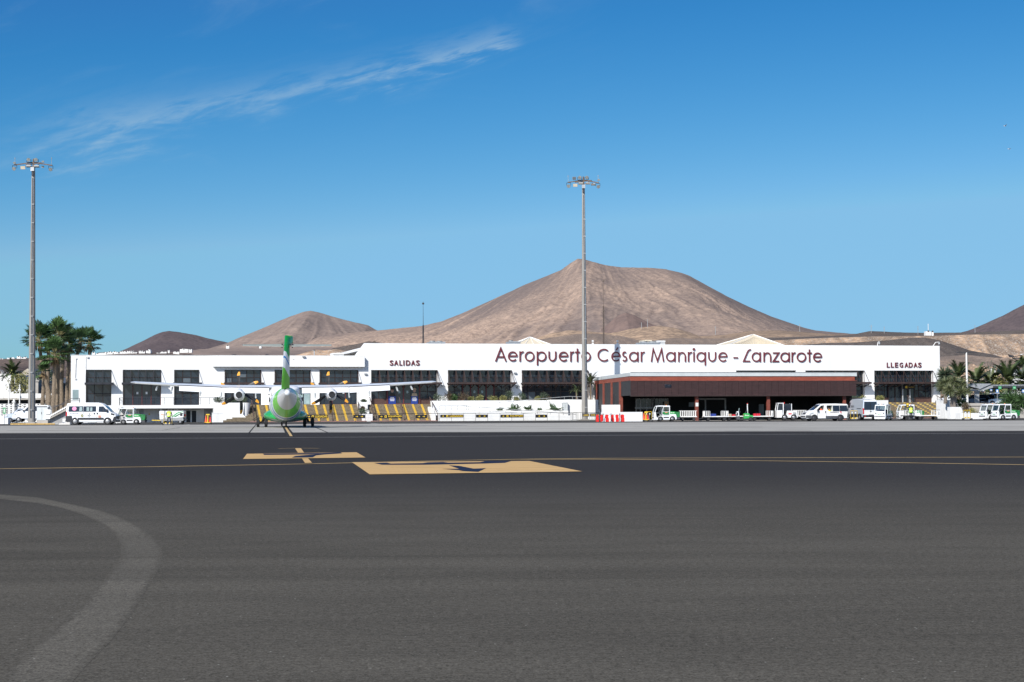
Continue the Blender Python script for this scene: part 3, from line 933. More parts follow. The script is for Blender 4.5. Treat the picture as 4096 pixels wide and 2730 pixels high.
# grey shuttered window, pipes and cameras on the end wall
u, z0, z1 = fu(290), fz(300, 1600), fz(300, 1560)
MB().box(fu(290), fu(313.5), -.02, .0, z0, z1).build('shuttered_window', 'glass_teal', term)
mb = MB().tube([(fu(302), -.06, fz(302, 1436)), (fu(300), -.06, fz(302, 1517))], .05)
mb.box(fu(299), fu(306), -.12, 0, fz(302, 1437), fz(302, 1433)).box(fu(298), fu(305), -.12, 0, fz(302, 1519), fz(302, 1515)).build('wall_pipe', 'house_white', term)
mb = MB().tube([(fu(342), -.05, fz(342, 1500)), (fu(342), -.05, fz(342, 1430)), (fu(350), -.05, fz(342, 1429))], .03)
mb.box(fu(346), fu(353), -.2, 0, fz(342, 1432), fz(342, 1427)).build('wall_lamp', 'house_white', term)
for px, py, s in ((1212, 1428, 'galv_dull'), (669, 1542, 'steel_dark'), (1082, 1544, 'steel_dark'), (1263, 1543, 'steel_dark'), (1462, 1497, 'galv'), (1770, 1543, 'galv'), (2060, 1493, 'galv'), (2068, 1542, 'galv'), (3479, 1545, 'galv')):
    u, z = fac(px, py)
    d = .72 if px == 1212 else 0
    MB().box(u - .18, u + .18, -.25 - d, -d - .001, z - .09, z + .09).build('wall_lamp', s, term)
u, z = fac(2068, 1552)
MB().box(u - .15, u + .15, -.04, 0, z - .1, z + .1).build('notice', 'galv_dull', term)

# --- main block
uM0, uM1 = fu(1459), fu(3762)
MW = [(1484.8, 1750.8), (1792.5, 2047.6), (2088, 2354), (2946, 3186), (3223.6, 3460), (3499, 3735)]
ops = [(fu(a), fu(b), ZF, Z_WT) for a, b in MW]
pierced('wall', uM0, uM1, 0, Z_MB, ops, 0, .9)
MB().box(uM0 + .5, uM1 - .02, .9, 30, Z_MB - .7, Z_MB - .35).box(uM1 - .6, uM1, .9, 30, 0, Z_MB - .02).box(uM0, uM1, 30, 30.5, 0, Z_MB - .3).build('roof', 'white_wall', term)
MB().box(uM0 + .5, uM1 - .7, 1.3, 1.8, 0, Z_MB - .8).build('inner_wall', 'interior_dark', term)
MB().prism([(.9, Z_LW - .2), (.9, Z_MB - .002), (13.5, Z_LW - .2)], uM0 + .002, uM0 + .5, axis='x').build('sloping_parapet', 'white_wall', term)
mb = MB()
for z in (fz(2200, 1408),):
    mb.box(uM0, uM1, -.006, 0, z - .012, z + .012)
mb.build('wall_seam', 'offwhite_wall', term)
YW = .8
# window groups: (opening, columns up, lower frame fractions, door span)
lower = [([0, .12, .235, .27, .385, .50, .61, .72, .86, 1], (.25, .735)), ([0, .11, .23, .265, .38, .48, .585, .70, .74, .86, 1], (.24, .73)), ([0, .11, .22, .335, .46, .52, .60, .73, .87, 1], None), ([0, .5, 1], None), ([0, .25, .5, .8, 1], None), ([0, .08, .20, .33, .47, .52, .66, .78, .9, 1], (.26, .70))]
for i, ((a, b), (cl, door)) in enumerate(zip(MW, lower)):
    ua, ub = fu(a), fu(b)
    nn = 8
    glazing(ua, ub, Z_AW, Z_WT, nn, [Z_TR], y=YW - .1)
    if i == 3:
        awning(ua, ub, Z_AW, .9, fins=[], ztop=Z_WT)
        continue
    zt = ZF + 2.75
    glazing(ua, ub, ZF + (.75 if i != 2 else .6), Z_AW - .02, cl, [ZF + 1.75, zt] if i != 2 else [ZF + 1.7], y=YW - .1, odd={(1, 0): 'glass_grey'} if i == 2 else ())
    MB().box(ua, ub, YW - .18, YW - .02, ZF, ZF + (.75 if i != 2 else .6)).build('door_panel', 'door_brown', term)
    MB().box(ua, ub, YW - .25, YW - .17, zt + .05, Z_AW - .1).build('lintel_panel', 'door_brown', term)
    if door:
        d0, d1 = ua + (ub - ua) * door[0], ua + (ub - ua) * door[1]
        mb = MB()
        for k in range(5):
            u = d0 + (d1 - d0) * k / 4
            mb.box(u - .09, u + .09, YW - .36, YW - .2, ZF, zt)
        mb.box(d0, d1, YW - .355, YW - .2, zt - .12, zt + .08).box(d0, d1, YW - .355, YW - .2, ZF, ZF + .12)
        f = mb.build('entrance_door', 'frame_red' if i < 2 else 'frame_brown', term)
        for k in range(4):
            u, v = d0 + (d1 - d0) * k / 4 + .09, d0 + (d1 - d0) * (k + 1) / 4 - .09
            MB().box(u, v, YW - .28, YW - .24, ZF + .12, zt - .12).build('pane', 'glass_dark', f)
            if k in (1, 2) and i < 2:
                MB().box((u + v) / 2 - .13, (u + v) / 2 + .13, YW - .3, YW - .285, ZF + 1.5, ZF + 1.85).build('notice', 'glass_teal', f)
    awning(ua, ub, Z_AW, 1.65, fins=[ua + (ub - ua) * k / nn for k in range(0 if i != 0 else 1, nn + 1)], ztop=Z_WT, double=(i < 3))
for k in (0, 1):      # light columns at the arrivals doors
    u = fu(3614 + k * 29)
    MB().cyl((u, .2, ZF), (u, .2, ZF + 2.7), .11, n=10).build('column', 'galv_dull', term, smooth=40)
u0, z0 = fac(3612, 1557, .3)
sg = MB().box(u0, u0 + 1.9, -.3, -.12, z0, z0 + .55).build('hanging_sign', 'sign_black', term)
MB().box(u0 + .35, u0 + .68, -.32, -.30, z0 + .12, z0 + .42).build('symbol', 'sign_yellow', sg)
text('EQUIPAJES', u0 + 1.3, z0 + .17, .18, -.305, 'sign_yellow', sg)
# posters of a man and a woman on the departures glass
for px0, px1 in ((1556, 1585), (1646, 1673)):
    ua, ub = fu(px0), fu(px1)
    p0 = MB().box(ua, ub, .34, .36, ZF + .05, ZF + 1.1).build('poster', 'poster_blue', term)
    MB().box(ua, ub, .34, .36, ZF + 1.1, ZF + 2.35).build('photo', 'poster_dark', p0)
    c = (ua + ub) / 2
    mb = MB().prism([(c + .20 * cos(t), ZF + 1.85 + .27 * sin(t)) for t in [i * pi / 8 for i in range(16)]], .325, .338)
    mb.build('face', 'poster_face', p0)
    mb = MB().prism([(c + .27 * cos(t), ZF + 1.98 + .24 * sin(t)) for t in [i * pi / 8 for i in range(9)]], .318, .325)
    mb.prism([(c - .42, ZF + 1.1), (c + .42, ZF + 1.1), (c + .30, ZF + 1.5), (c - .30, ZF + 1.5)], .318, .325).build('hair', 'hair' if px0 < 1600 else 'case_tan', p0)
    mb = MB()
    for k, (w_, h_) in enumerate(((.50, .11), (.62, .09), (.56, .07))):
        mb.box(c - w_ / 2, c + w_ / 2, .33, .34, ZF + .86 - k * .2, ZF + .86 - k * .2 + h_)
    mb.build('print', 'house_white', p0)
# black downpipe between the wings, a light pole by the stairs
MB().tube([(fu(1430, 3), -3, ZF), (fu(1430, 3), -3, ZF + 1.9)], .09, 8).build('pole', 'house_white', term)

# --- roof things: chimneys, machines, cameras
def roofbox(px0, px1, py0, py1, off, mat, name, label, cat, dz=.0, depth=3.0, fans=0):
    u0, z0 = fac(px0, py1, -off)
    u1, z1 = fac(px1, py0, -off)
    p_ = fworld((u0 + u1) / 2, off + depth / 2, z0 - .6)
    t = thing(name, label, cat, p_, FANG)
    w_, h_ = (u1 - u0) / 2, z1 - z0 + .6
    mb = MB().box(-w_, w_, -depth / 2, depth / 2, 0, h_ * .93)
    mb.box(-w_ * 1.06, w_ * 1.06, -depth / 2 - .1, depth / 2 + .1, h_ * .93 - .15, h_ * .93)
    mb.build('housing', mat, t)
    for k in range(fans):
        x = -w_ * .5 + k * w_
        MB().cyl((x, 0, h_ * .93), (x, 0, h_ * 1.1), w_ * .4, n=14).build('fan', 'galv_dull', t, smooth=40)
    mb = MB()
    for k in range(5):
        mb.box(-w_ * .9, w_ * .9, -depth / 2 - .03, -depth / 2 - .001, .25 + k * h_ * .12, .3 + k * h_ * .12)
    mb.build('grille', 'galv_dull', t)
    return t
roofbox(1332, 1374, 1411, 1424, 8, 'house_white', 'roof_vent', 'white capped vent box on the low roof beside the sloping parapet', 'vent')
roofbox(1723, 1780, 1366, 1378, 10, 'galv', 'air_conditioner', 'twin fan cooling unit on the roof behind the radio mast', 'air conditioner', fans=2)
roofbox(2043, 2082, 1364, 1380, 12, 'galv', 'air_conditioner', 'cooling unit beside the glazed roof pyramid', 'air conditioner', fans=1)
roofbox(2570, 2640, 1368, 1384, 12, 'galv', 'air_conditioner', 'long cooling unit on the roof above the word Manrique', 'air conditioner', fans=2)
roofbox(2580, 2606, 1359, 1374, 30, 'cream_roof', 'roof_crate', 'small cream box standing on roof behind the long cooling unit', 'box')
roofbox(2630, 2660, 1362, 1372, 30, 'house_white', 'roof_crate', 'small white box on the roof near long cooling unit', 'box')
def pyramid(pxa, pxb, pyb, pxt, pyt, off, depth, mat, label, ribs):
    u0, z0 = fac(pxa, pyb, -off)
    u1, _ = fac(pxb, pyb, -off)
    ut, zt = fac(pxt, pyt, -off - depth / 2)
    t = thing('roof_pyramid', label, 'skylight', fworld(u0, off, z0 - .3), FANG)
    w_ = u1 - u0
    ap = (ut - u0, depth / 2, zt - z0 + .3)
    base = [(0, 0, .3), (w_, 0, .3), (w_, depth, .3), (0, depth, .3)]
    MB().add(base + [ap], [(0, 1, 4), (1, 2, 4), (2, 3, 4), (3, 0, 4)]).build('roof', mat, t)
    MB().box(0, w_, 0, depth, -.4, .29).build('base', 'steel_dark', t)
    mb = MB()
    for q in base:
        mb.bar(q, ap, .16, .16)
    for a, b in zip(base, base[1:] + base[:1]):
        mb.bar(a, b, .16, .2)
    mb.build('frame', 'house_white', t)
    A, B = Vector(base[0]), Vector(base[1])
    for k in range(1, ribs):
        q = A + (B - A) * (k / ribs)
        top = Vector(ap) + (q - Vector(ap)) * (.02 + .98 * abs(2 * k / ribs - 1) * (1 if ribs > 8 else .0))
        MB().bar(q + Vector((0, -.03, .03)), top + Vector((0, -.03, .03)), .07, .05).build('rib', 'cream_roof' if ribs > 8 else 'house_white', t)
pyramid(2064, 2205, 1379, 2121, 1349.5, 14, 6, 'cream_roof', 'low glazed pyramid with white ribs on the roof', 4)
pyramid(2915, 3135, 1381, 3013, 1339, 16, 8, 'cream_roof', 'cream ribbed pyramid roof above the word Lanzarote', 26)
for px, lab in ((2371, 'pair of small white floodlights on the parapet just right of the tall mast'), (2470, 'pair of small white floodlights on the parapet above the word Cesar')):
    u, z = fac(px, 1380, -.4)
    t = thing('roof_floodlight', lab, 'floodlight', fworld(u, .4, Z_MB - .1), FANG)
    MB().tube([(0, 0, 0), (0, 0, .6)], .03).build('post', 'galv', t)
    MB().box(-.11, .11, -.1, .1, .12, .32).build('lamp_head', 'house_white', t)
    MB().box(-.11, .11, -.1, .1, .46, .68).build('lamp_head', 'house_white', t)
for px, dx, lab in ((3512, 10, 'white bracket with a small dome camera on the parapet left of the arrivals sign'), (3735, 28, 'white bracket with a dome camera at the parapet end')):
    u, z = fac(px, 1386, 0)
    t = thing('dome_camera', lab, 'camera', fworld(u, .3, Z_MB - .3), FANG)
    k = dx / 29.7 * 1.1
    MB().tube([(0, 0, 0), (.04, 0, .3), (k * .45, 0, .82), (k, 0, .86)], .05, 7).build('arm', 'house_white', t)
    MB().sph((k, 0, .62), .16).cyl((k, 0, .7), (k, 0, .87), .1, n=8).build('dome', 'galv', t, smooth=50)
for px, py0, lab in ((1257, 1402, 'thin white flue with a cap on the low roof'),):
    u, z = fac(px, py0, -5)
    t = thing('roof_flue', lab, 'flue', fworld(u, 5, Z_LW - .6), FANG)
    h_ = z - Z_LW + .6
    MB().cyl((0, 0, 0), (0, 0, h_), .07, n=8).build('pipe', 'galv', t)
    MB().cyl((0, 0, h_), (0, 0, h_ + .06), .2, .12, n=8).build('cap', 'steel_dark', t)

# ---------------------------------------------------------------- facade lettering
def arc(cx, cz, rx, rz, a0, a1, n=14):
    return [(cx + rx * cos(rad(a0 + (a1 - a0) * i / n)), cz + rz * sin(rad(a0 + (a1 - a0) * i / n))) for i in range(n + 1)]
def glyph(ch, w):
    """strokes of a geometric letter; x-height 1, w = its width; returns [(points, closed)]"""
    r = .5
    k = .07
    W = w - 2 * k
    x0, x1, c = k, w - k, w / 2
    rx = W / 2
    O = (arc(c, .5, rx, .5 - k, 0, 360 - 15, 23), True)
    return {
        'A': [([(x0, 0), (c, 1.30), (x1, 0)], False), ([(x0 + .24 * w, .44), (x1 - .24 * w, .44)], False)],
        'e': [(arc(c, .5, rx, .5 - k, 8, 318, 20), False), ([(x0, .53), (x1 + .02, .53)], False)],
        'r': [([(x0, 0), (x0, 1)], False), (arc(x0 + W * .95, .55, W * .95, .45 - k + .02, 180, 82, 8), False)],
        'o': [O], 'a': [O, ([(x1, 0), (x1, 1)], False)], 'p': [O, ([(x0, -.36), (x0, 1)], False)], 'q': [O, ([(x1, -.36), (x1, 1)], False)],
        'u': [([(x0, 1)] + arc(c, .48, rx, .48 - k, 180, 360, 12) + [(x1, 1)], False)],
        'n': [([(x0, 0), (x0, 1)], False), (arc(c, .52, rx, .48 - k, 180, 0, 12) + [(x1, 0)], False)],
        't': [([(c, 0), (c, 1.30)], False), ([(x0 - k, .93), (x1 + k, .93)], False)],
        'C': [(arc(c + .06, .65, rx + .06, .65 - k, 48, 312, 20), False)],
        's': [(arc(c, .74, rx * .85, .26 - k / 2, 40, 250, 10) + arc(c, .26 + k * .4, rx, .26 - k / 2, 80, -150, 12), False)],
        'M': [([(x0, 0), (x0 + .14 * w, 1.30), (c, .06), (x1 - .14 * w, 1.30), (x1, 0)], False)],
        'i': [([(c, 0), (c, 1)], False), (arc(c, 1.27, .07, .07, 0, 330, 11), True)],
        '-': [([(x0 - k, .42), (x1 + k, .42)], False)],
        'L': [(arc(x1 + .08, .86, .40, .40, 90, 150, 6) + [(x0, k)] + [(x1 - .02, k)], False)],
        'z': [([(x0 - .02, 1 - k), (x1, 1 - k), (x0, k), (x1 + .03, k)], False)],
    }[ch]
sign = thing('facade_sign', 'dark red lettering Aeropuerto Cesar Manrique - Lanzarote high on the white facade', 'sign', FO, FANG)
R4 = [('A', 880, 1028), ('e', 1043, 1165), ('r', 1187, 1245), ('o', 1255, 1377), ('p', 1405, 1527), ('u', 1552, 1652), ('e', 1682, 1803), ('r', 1825, 1878), ('t', 1888, 1945), ('o', 1965, 2085)]
R5 = [('C', 287, 435), ('e', 460, 580), ('s', 595, 660), ('a', 682, 802), ('r', 830, 885), ('M', 955, 1125), ('a', 1147, 1267), ('n', 1300, 1398), ('r', 1422, 1478), ('i', 1490, 1507), ('q', 1530, 1648), ('u', 1677, 1778), ('e', 1805, 1922), ('-', 1995, 2052)]
R6 = [('L', 232, 332), ('a', 342, 457), ('n', 490, 588), ('z', 605, 690), ('a', 702, 820), ('r', 843, 897), ('o', 907, 1027), ('t', 1040, 1097), ('e', 1113, 1228)]
zb = fz(2000, 1250 + 616 * .3189)
XH = fz(2000, 1250 + 489 * .3189) - zb
for off_, rows in ((1700, R4), (2300, R5), (2900, R6)):
    for ch, a, b in rows:
        u0, u1 = fu(off_ + a * .3189, .15), fu(off_ + b * .3189, .15)
        mb = MB()
        for k, (pts, cl) in enumerate(glyph(ch, (u1 - u0) / XH)):
            mb.ribbon([(u0 + x * XH, zb + z * XH) for x, z in pts], .185, -.17 - k * .004, -.05, 0, cl)
        if off_ == 2300 and a == 460:
            mb.ribbon([(u0 + .52 * XH, zb + 1.16 * XH), (u0 + .72 * XH, zb + 1.42 * XH)], .17, -.17, -.05)
        mb.build('letter', 'letter_red', sign, fix=True)
for word, off_, xs, y0, y1, lab in (('SALIDAS', 1200, ((1125, 1172), (1181, 1233), (1247, 1282), (1296, 1309), (1329, 1383), (1394, 1446), (1455, 1503)), 601, 667, 'dark red word Salidas on the white wall above the departures windows'),
                                    ('LLEGADAS', 3400, ((469, 506), (520, 558), (572, 612), (629, 673), (692, 740), (746, 794), (806, 854), (862, 906)), 630, 692, 'dark red word Llegadas above the arrivals entrance')):
    t = thing('facade_sign', lab, 'sign', FO, FANG)
    for ch, (a, b) in zip(word, xs):
        u0, u1 = fu(off_ + a * .3189, .1), fu(off_ + b * .3189, .1)
        z0, z1 = fz(off_ + a * .3189, 1250 + y1 * .3189, .1), fz(off_ + a * .3189, 1250 + y0 * .3189, .1)
        text(ch, (u0 + u1) / 2, z0, z1 - z0, -.04, 'letter_red', t, wd=u1 - u0, name='letter', depth=.09, bold=.02)
# ---------------------------------------------------------------- terrace, stairs, ramp, planters (frame of the facade)
TD = 2.0                                   # terrace depth in front of the facade
NS, RISE, RUN = 12, (ZF - .1) / 12, .31
def fpart(mb, name, mats, parent, **k):
    return mb.build(name, mats, parent, **k)
# left wing: cantilevered terrace slab, balustrade, ground-floor doors
BD = 2.6
t = thing('balcony', 'white balcony slab with dark railing under the low wing windows', 'balcony', FO, FANG)
ua, ub = fu(472, BD), fu(870, BD)
MB().box(ua, ub, -BD, -.002, ZF - .42, ZF).build('slab', 'white_wall', t)
def railing(parent, pts, h, posts, mat='steel_dark', rails=5, r=.022, name='railing', top=.035):
    """posts and horizontal rails along a polyline of (x, y, z) floor points"""
    P = [Vector(q) for q in pts]
    up = Vector((0, 0, 1))
    for k in range(rails):
        f = 1 - k * .8 / max(rails - 1, 1) if rails > 1 else 1
        MB().tube([q + up * h * f for q in P], top if k == 0 else r * .6, 6).build('rail', mat, parent)
    L = [0]
    for a, b in zip(P, P[1:]):
        L.append(L[-1] + (b - a).length)
    for i in range(posts):
        s = L[-1] * i / (posts - 1)
        for k in range(len(P) - 1):
            if s <= L[k + 1] + 1e-6:
                q = P[k] + (P[k + 1] - P[k]) * ((s - L[k]) / max(L[k + 1] - L[k], 1e-6))
                break
        MB().cyl(q, q + up * h, r * 1.2, n=6).build('post', mat, parent)
railing(t, [(fu(477, BD), -BD + .1, ZF), (fu(945, BD), -BD + .1, ZF)], .95, 14)
railing(t, [(fu(477, BD), -BD + .1, ZF), (fu(477, BD), -.05, ZF)], .95, 3)
t = thing('service_doors', 'grey service doors under the balcony slab', 'doors', FO, FANG)
MB().box(fu(473), fu(856), -.06, -.003, 0, ZF - .42).build('panel', 'offwhite_wall', t)
for px0, px1, m_, ztop in ((556, 575, 'galv_dull', 2.1), (582, 615, 'offwhite_wall', 2.1), (745, 762, 'interior_dark', 1.5), (767, 785, 'interior_dark', 1.5), (815, 852, 'grey_wall', 1.75)):
    f = MB().box(fu(px0), fu(px1), -.10, -.061, 0, min(ztop, 1.75)).build('door', m_, t)
    MB().box(fu(px0) - .06, fu(px0), -.12, -.061, 0, min(ztop, 1.75) + .05).box(fu(px1), fu(px1) + .06, -.12, -.061, 0, min(ztop, 1.75) + .05).build('frame', 'house_white', f)
u = fu(597)
MB().prism([(u - .14, 1.0), (u + .14, 1.0), (u, 1.25)], -.115, -.101).build('warning_sign', 'paint_yellow', t)
for px in (640, 460):
    MB().box(fu(px, 1.2), fu(px + 9, 1.2), -1.5, -1.2, 0, ZF - .43).build('column', 'white_wall', t)
MB().tube([(fu(735, .3), -.3, 1.65), (fu(802, .3), -.3, 1.65)], .05).build('pipe', 'galv_dull', t)
MB().box(fu(670, .5), fu(690, .5), -.6, -.15, 1.35, 1.8).build('cooling_unit', 'house_white', t)
MB().box(fu(694, .5), fu(714, .5), -.6, -.15, 1.35, 1.8).build('cooling_unit', 'house_white', t)

terr = thing('terrace', 'raised white terrace along the departures front', 'terrace', FO, FANG)
MB().box(fu(1000, TD), fu(2410, TD), -TD, -.003, 0, ZF).build('slab', 'white_wall_low', terr)
MB().box(fu(3440, TD), fu(3766, TD), -TD, -.003, 0, ZF).build('slab', 'white_wall_low', terr)

def stairs(label, px0, px1, yback, widen_l=None, bands=None, checks=None, rails=(), n=NS, z1=ZF, pxr=None):
    """flight of n steps that comes down towards the apron; px0, px1: ends at the top"""
    u0, u1 = fu(px0, -yback), fu(px1, -yback)
    t = thing('staircase', label, 'stairs', FO, FANG)
    rise = (z1 - .08) / n
    for i in range(n):
        z = z1 - rise * (i + 1)
        y0 = yback - RUN * (i + 1)
        a = u0 - (widen_l * max(0, i - (n - 6)) if widen_l else 0)
        b = u1 + (pxr * i if pxr else 0)
        st = MB().box(a, b, y0, yback if i == 0 else y0 + RUN + .15, 0 if i > n - 3 else z - .25, z + rise - .012 if i else z + rise - .012).build('step', 'step_stone', t)
        MB().box(a, b, y0 - .012, y0 + .05, z + rise - .034, z + rise - .002).build('nosing', 'step_nosing', st)
        mb = []
        for q in (bands or ()):
            c = u0 + (u1 - u0) * q + i * .012
            mb.append((c, .15, .02))
        if checks:
            k = 0
            while True:
                c = u0 + .7 + k * checks + i * .215
                if c > b - .3:
                    break
                mb.append((c, .16, .03))
                k += 1
        for c, hw, lift in mb:
            MB().box(c - hw, c + hw, y0 - .018, y0 + RUN, z + lift, z + rise + .002).build('painted_mark', 'paint_yellow' if bands else 'paint_yellow_worn', st, fix=False)
    yb = yback - RUN * n
    for q, mat_ in rails:
        u = u0 + (u1 - u0) * q
        u2 = u + (pxr * n if pxr and q > .9 else 0)
        MB().tube([(u, yback + .3, z1 + .95), (u, yback - .1, z1 + .95), (u2, yb + .05, .98), (u2, yb - .15, .9), (u2, yb - .15, .05)], .05, 7).build('handrail', mat_, t)
        for k in range(4):
            f = k / 3
            MB().cyl((u + (u2 - u) * f, yback - .1 + (yb - yback + .15) * f, z1 + (.0 - z1) * f + .02), (u + (u2 - u) * f, yback - .1 + (yb - yback + .15) * f, z1 + .95 + (.98 - z1 - .95) * f), .035, n=6).build('post', mat_, t)
        if checks:
            for k in range(1, 5):
                MB().tube([(u, yback - .1, z1 + .95 - k * .18), (u2, yb + .05, .98 - k * .18)], .012, 5).build('wire', 'galv', t)
    return t
stairs('wide stone stairs with yellow painted bands behind the aircraft', 992, 1434, -TD, widen_l=.75, bands=(.085, .16, .25, .33, .42, .51, .60, .68, .765, .85, .925)[::1], rails=((.03, 'rail_brown'), (.24, 'rail_brown'), (.73, 'rail_brown'), (.985, 'rail_brown')))
stairs('wide stone stairs with yellow painted bands below the departures doors', 1474, 1719, -TD, bands=(.115, .27, .415, .565, .715, .86), rails=((.02, 'rail_brown'), (.5, 'rail_brown'), (1.0, 'rail_brown')), pxr=.03)
stairs('stone stairs with scattered yellow marks at the arrivals entrance', 3540, 3748, -TD, checks=1.09, rails=((.44, 'rail_brown'), (1.0, 'rail_brown')), n=11, pxr=.135)
# pink paving at the foot of the stairs
for a, b in ((1000, 1460), (1480, 1740), (3560, 3830)):
    mb = MB().box(fu(a, 6), fu(b, 6), -TD - NS * RUN - 1.9, -TD - NS * RUN + .4, .01, .085)
    tag(mb.build('pavement', 'brick_pave'), 'strip of pink paving at the foot of the stairs', kind='structure').matrix_world = Matrix.Translation(FO) @ Matrix.Rotation(FANG, 4, 'Z')

# white walls between the flights
def wallobj(label, boxes, mat='white_wall_low', name='planter_wall', cat='wall', prisms=()):
    t = thing(name, label, cat, FO, FANG)
    for b in boxes:
        MB().box(*b).build('wall', mat, t)
    for poly, y0, y1 in prisms:
        MB().prism(poly, y0, y1).build('wall', mat, t)
    return t
# rounded white planter left of the first flight
ua, ub = fu(856, 4.5), fu(982, 4.5)
z0 = fz(880, 1612, 4.5)
wallobj('white planter wall with rounded corners between balcony and stairs', [], prisms=(([(ua, 0), (ub + .1, 0), (ub + .1, .55), (ub - .35, 1.0), (ub - .15, z0), (ua + .15, z0), (ua, z0 - .12)], -4.9, -TD - .01),))
MB_ = MB()
rings = []
uc = fu(979, 3.2)
for z, r in ((.8, .38), (1.4, .50), (z0, .68)):
    rings.append([(uc + r * cos(i * pi / 9), -4.2 + r * sin(i * pi / 9), z) for i in range(18)])
t = thing('planter_pot', 'tapered white round planter beside the stairs', 'planter', FO, FANG)
MB().loft(rings).build('pot', 'white_wall_low', t, smooth=40)
a, b = fu(848, 8), fu(891, 8)
t = thing('white_cabinet', 'plain white box cabinet standing below the round cornered planter', 'cabinet', FO, FANG)
MB().box(a, b, -8.6, -7.8, .02, 1.18).build('body', 'white_wall_low', t)
MB().box(a - .03, b + .03, -8.63, -7.77, 1.18, 1.24).build('lid', 'white_wall_low', t)
# stepped planter between the two flights
a, b = fu(1436, 4), fu(1474, 4)
wallobj('stepped white planter between the two departures stairs', [(a, b, -3.2, -TD, 0, ZF + .3), (a, b, -4.6, -3.2, 0, 1.5), (a + .1, b + .15, -6.6, -4.6, 0, 1.0)])
# ramp in front of the departures terrace
rz = lambda px, py, off: fz(px, py, off)
t = thing('access_ramp', 'white zigzag access ramp with grey handrails between stairs and mast', 'ramp', FO, FANG)
u0 = fu(1727, 3)
boxes = [(fu(1727, 3), fu(2202, 3), -3.2, -TD - .01, 0, ZF + .45), (fu(1902, 4.2), fu(2100, 4.2), -4.4, -3.21, 0, rz(2000, 1619, 4.3)), (fu(2100, 4.2), fu(2201, 4.2), -4.41, -3.21, 0, rz(2150, 1610.5, 4.3)),
         (fu(2201, 4.2), fu(2397, 4.2), -4.6, -TD - .02, 0, rz(2300, 1599.5, 4.6)), (fu(1940, 6.2), fu(2272, 6.2), -6.3, -4.42, 0, rz(2100, 1644, 6.3)), (fu(1753, 5), fu(1940, 5), -6.3, -3.21, 0, .75)]
for b in boxes:
    MB().box(*b).build('wall', 'white_wall_low', t)
uA, uB, uC = fu(1753, 8), fu(1938, 8), fu(2308, 8)
zA, zB, zC = rz(1800, 1642, 8), rz(1938, 1649, 8), rz(2300, 1664, 8)
MB().prism([(uA, 0), (uC, 0), (uC, zC), (uB, zB), (uB - .02, zA), (uA, zA)], -8.15, -7.9).build('front_wall', 'white_wall_low', t)
MB().prism([(uB, 0.0), (uC, 0), (uC, zC - .35), (uB, zB - .3)], -7.89, -6.31).build('deck', 'concrete', t)
MB().prism([(fu(1720, 5), 0), (uA, 0), (uA, .7), (fu(1722, 5), 1.9), (fu(1720, 5), 1.9)], -6.2, -3.3).build('wing_wall', 'white_wall_low', t)
def rail2(pts, off, n):
    P = []
    for px, py in pts:
        u, z = fac(px, py, off)
        P.append(Vector((u, -off, z)))
    dn = Vector((0, 0, .42))
    MB().tube(P, .04, 6).build('handrail', 'galv_dull', t)
    MB().tube([q - dn for q in P], .03, 6).build('handrail', 'galv_dull', t)
    L = (P[-1] - P[0]).length
    for i in range(n):
        f = i / (n - 1) * (len(P) - 1)
        k = min(int(f), len(P) - 2)
        q = P[k] + (P[k + 1] - P[k]) * (f - k)
        MB().cyl(q, q - Vector((0, 0, .85)), .028, n=6).build('post', 'galv_dull', t)
rail2([(1758, 1624), (1830, 1624), (1960, 1632), (2150, 1646), (2304, 1658)], 7.6, 13)
rail2([(1830, 1625), (1930, 1617), (2080, 1603), (2275, 1586.5), (2330, 1588)], 4.0, 12)
u, z = fac(2247, 1632, 4.7)
c_ = thing('electrical_box', 'pale grey electrical box on the ramp wall beside the leafy plants', 'cabinet', fworld(u, -4.85, z - .6), FANG)
MB().box(0, .75, -.24, .24, 0, 1.3).build('body', 'galv', c_)
MB().box(.03, .36, -.26, -.241, .08, 1.22).build('door', 'fascia', c_)
MB().box(.39, .72, -.26, -.241, .08, 1.22).build('door', 'fascia', c_)
# low walls right of the mast
wallobj('stepped white wall in front of the baggage hall side', [(fu(2397, 4.5), fu(2425, 4.5), -4.8, -2, 0, rz(2410, 1630, 4.8)), (fu(2407, 26), fu(2477, 26), -26.4, -25.9, 0, rz(2440, 1620, 26.4))])
wallobj('long low white wall beside the red and white barriers', [(fu(2405, 36), fu(2566, 36), -36.4, -35.9, 0, rz(2500, 1649, 36.4))], 'white_wall')
# arrivals: walls right of the stairs, planters
wallobj('white planter block left of the arrivals stairs', [(fu(3500, 6), fu(3547, 6), -6.5, -TD - .01, 0, rz(3520, 1602, 6)), (fu(3430, 4), fu(3500, 4), -4.4, -TD - .02, 0, rz(3460, 1601, 4))])
wallobj('low white walls right of the arrivals stairs', [(fu(3766, 19), fu(3833, 19), -20, -17.5, 0, rz(3800, 1601, 20)), (fu(3795, 28), fu(3856, 28), -28.4, -27.6, 0, rz(3830, 1629, 28)), (fu(3829, 31), fu(3928, 31), -31.8, -30.5, 0, rz(3870, 1653, 31))])

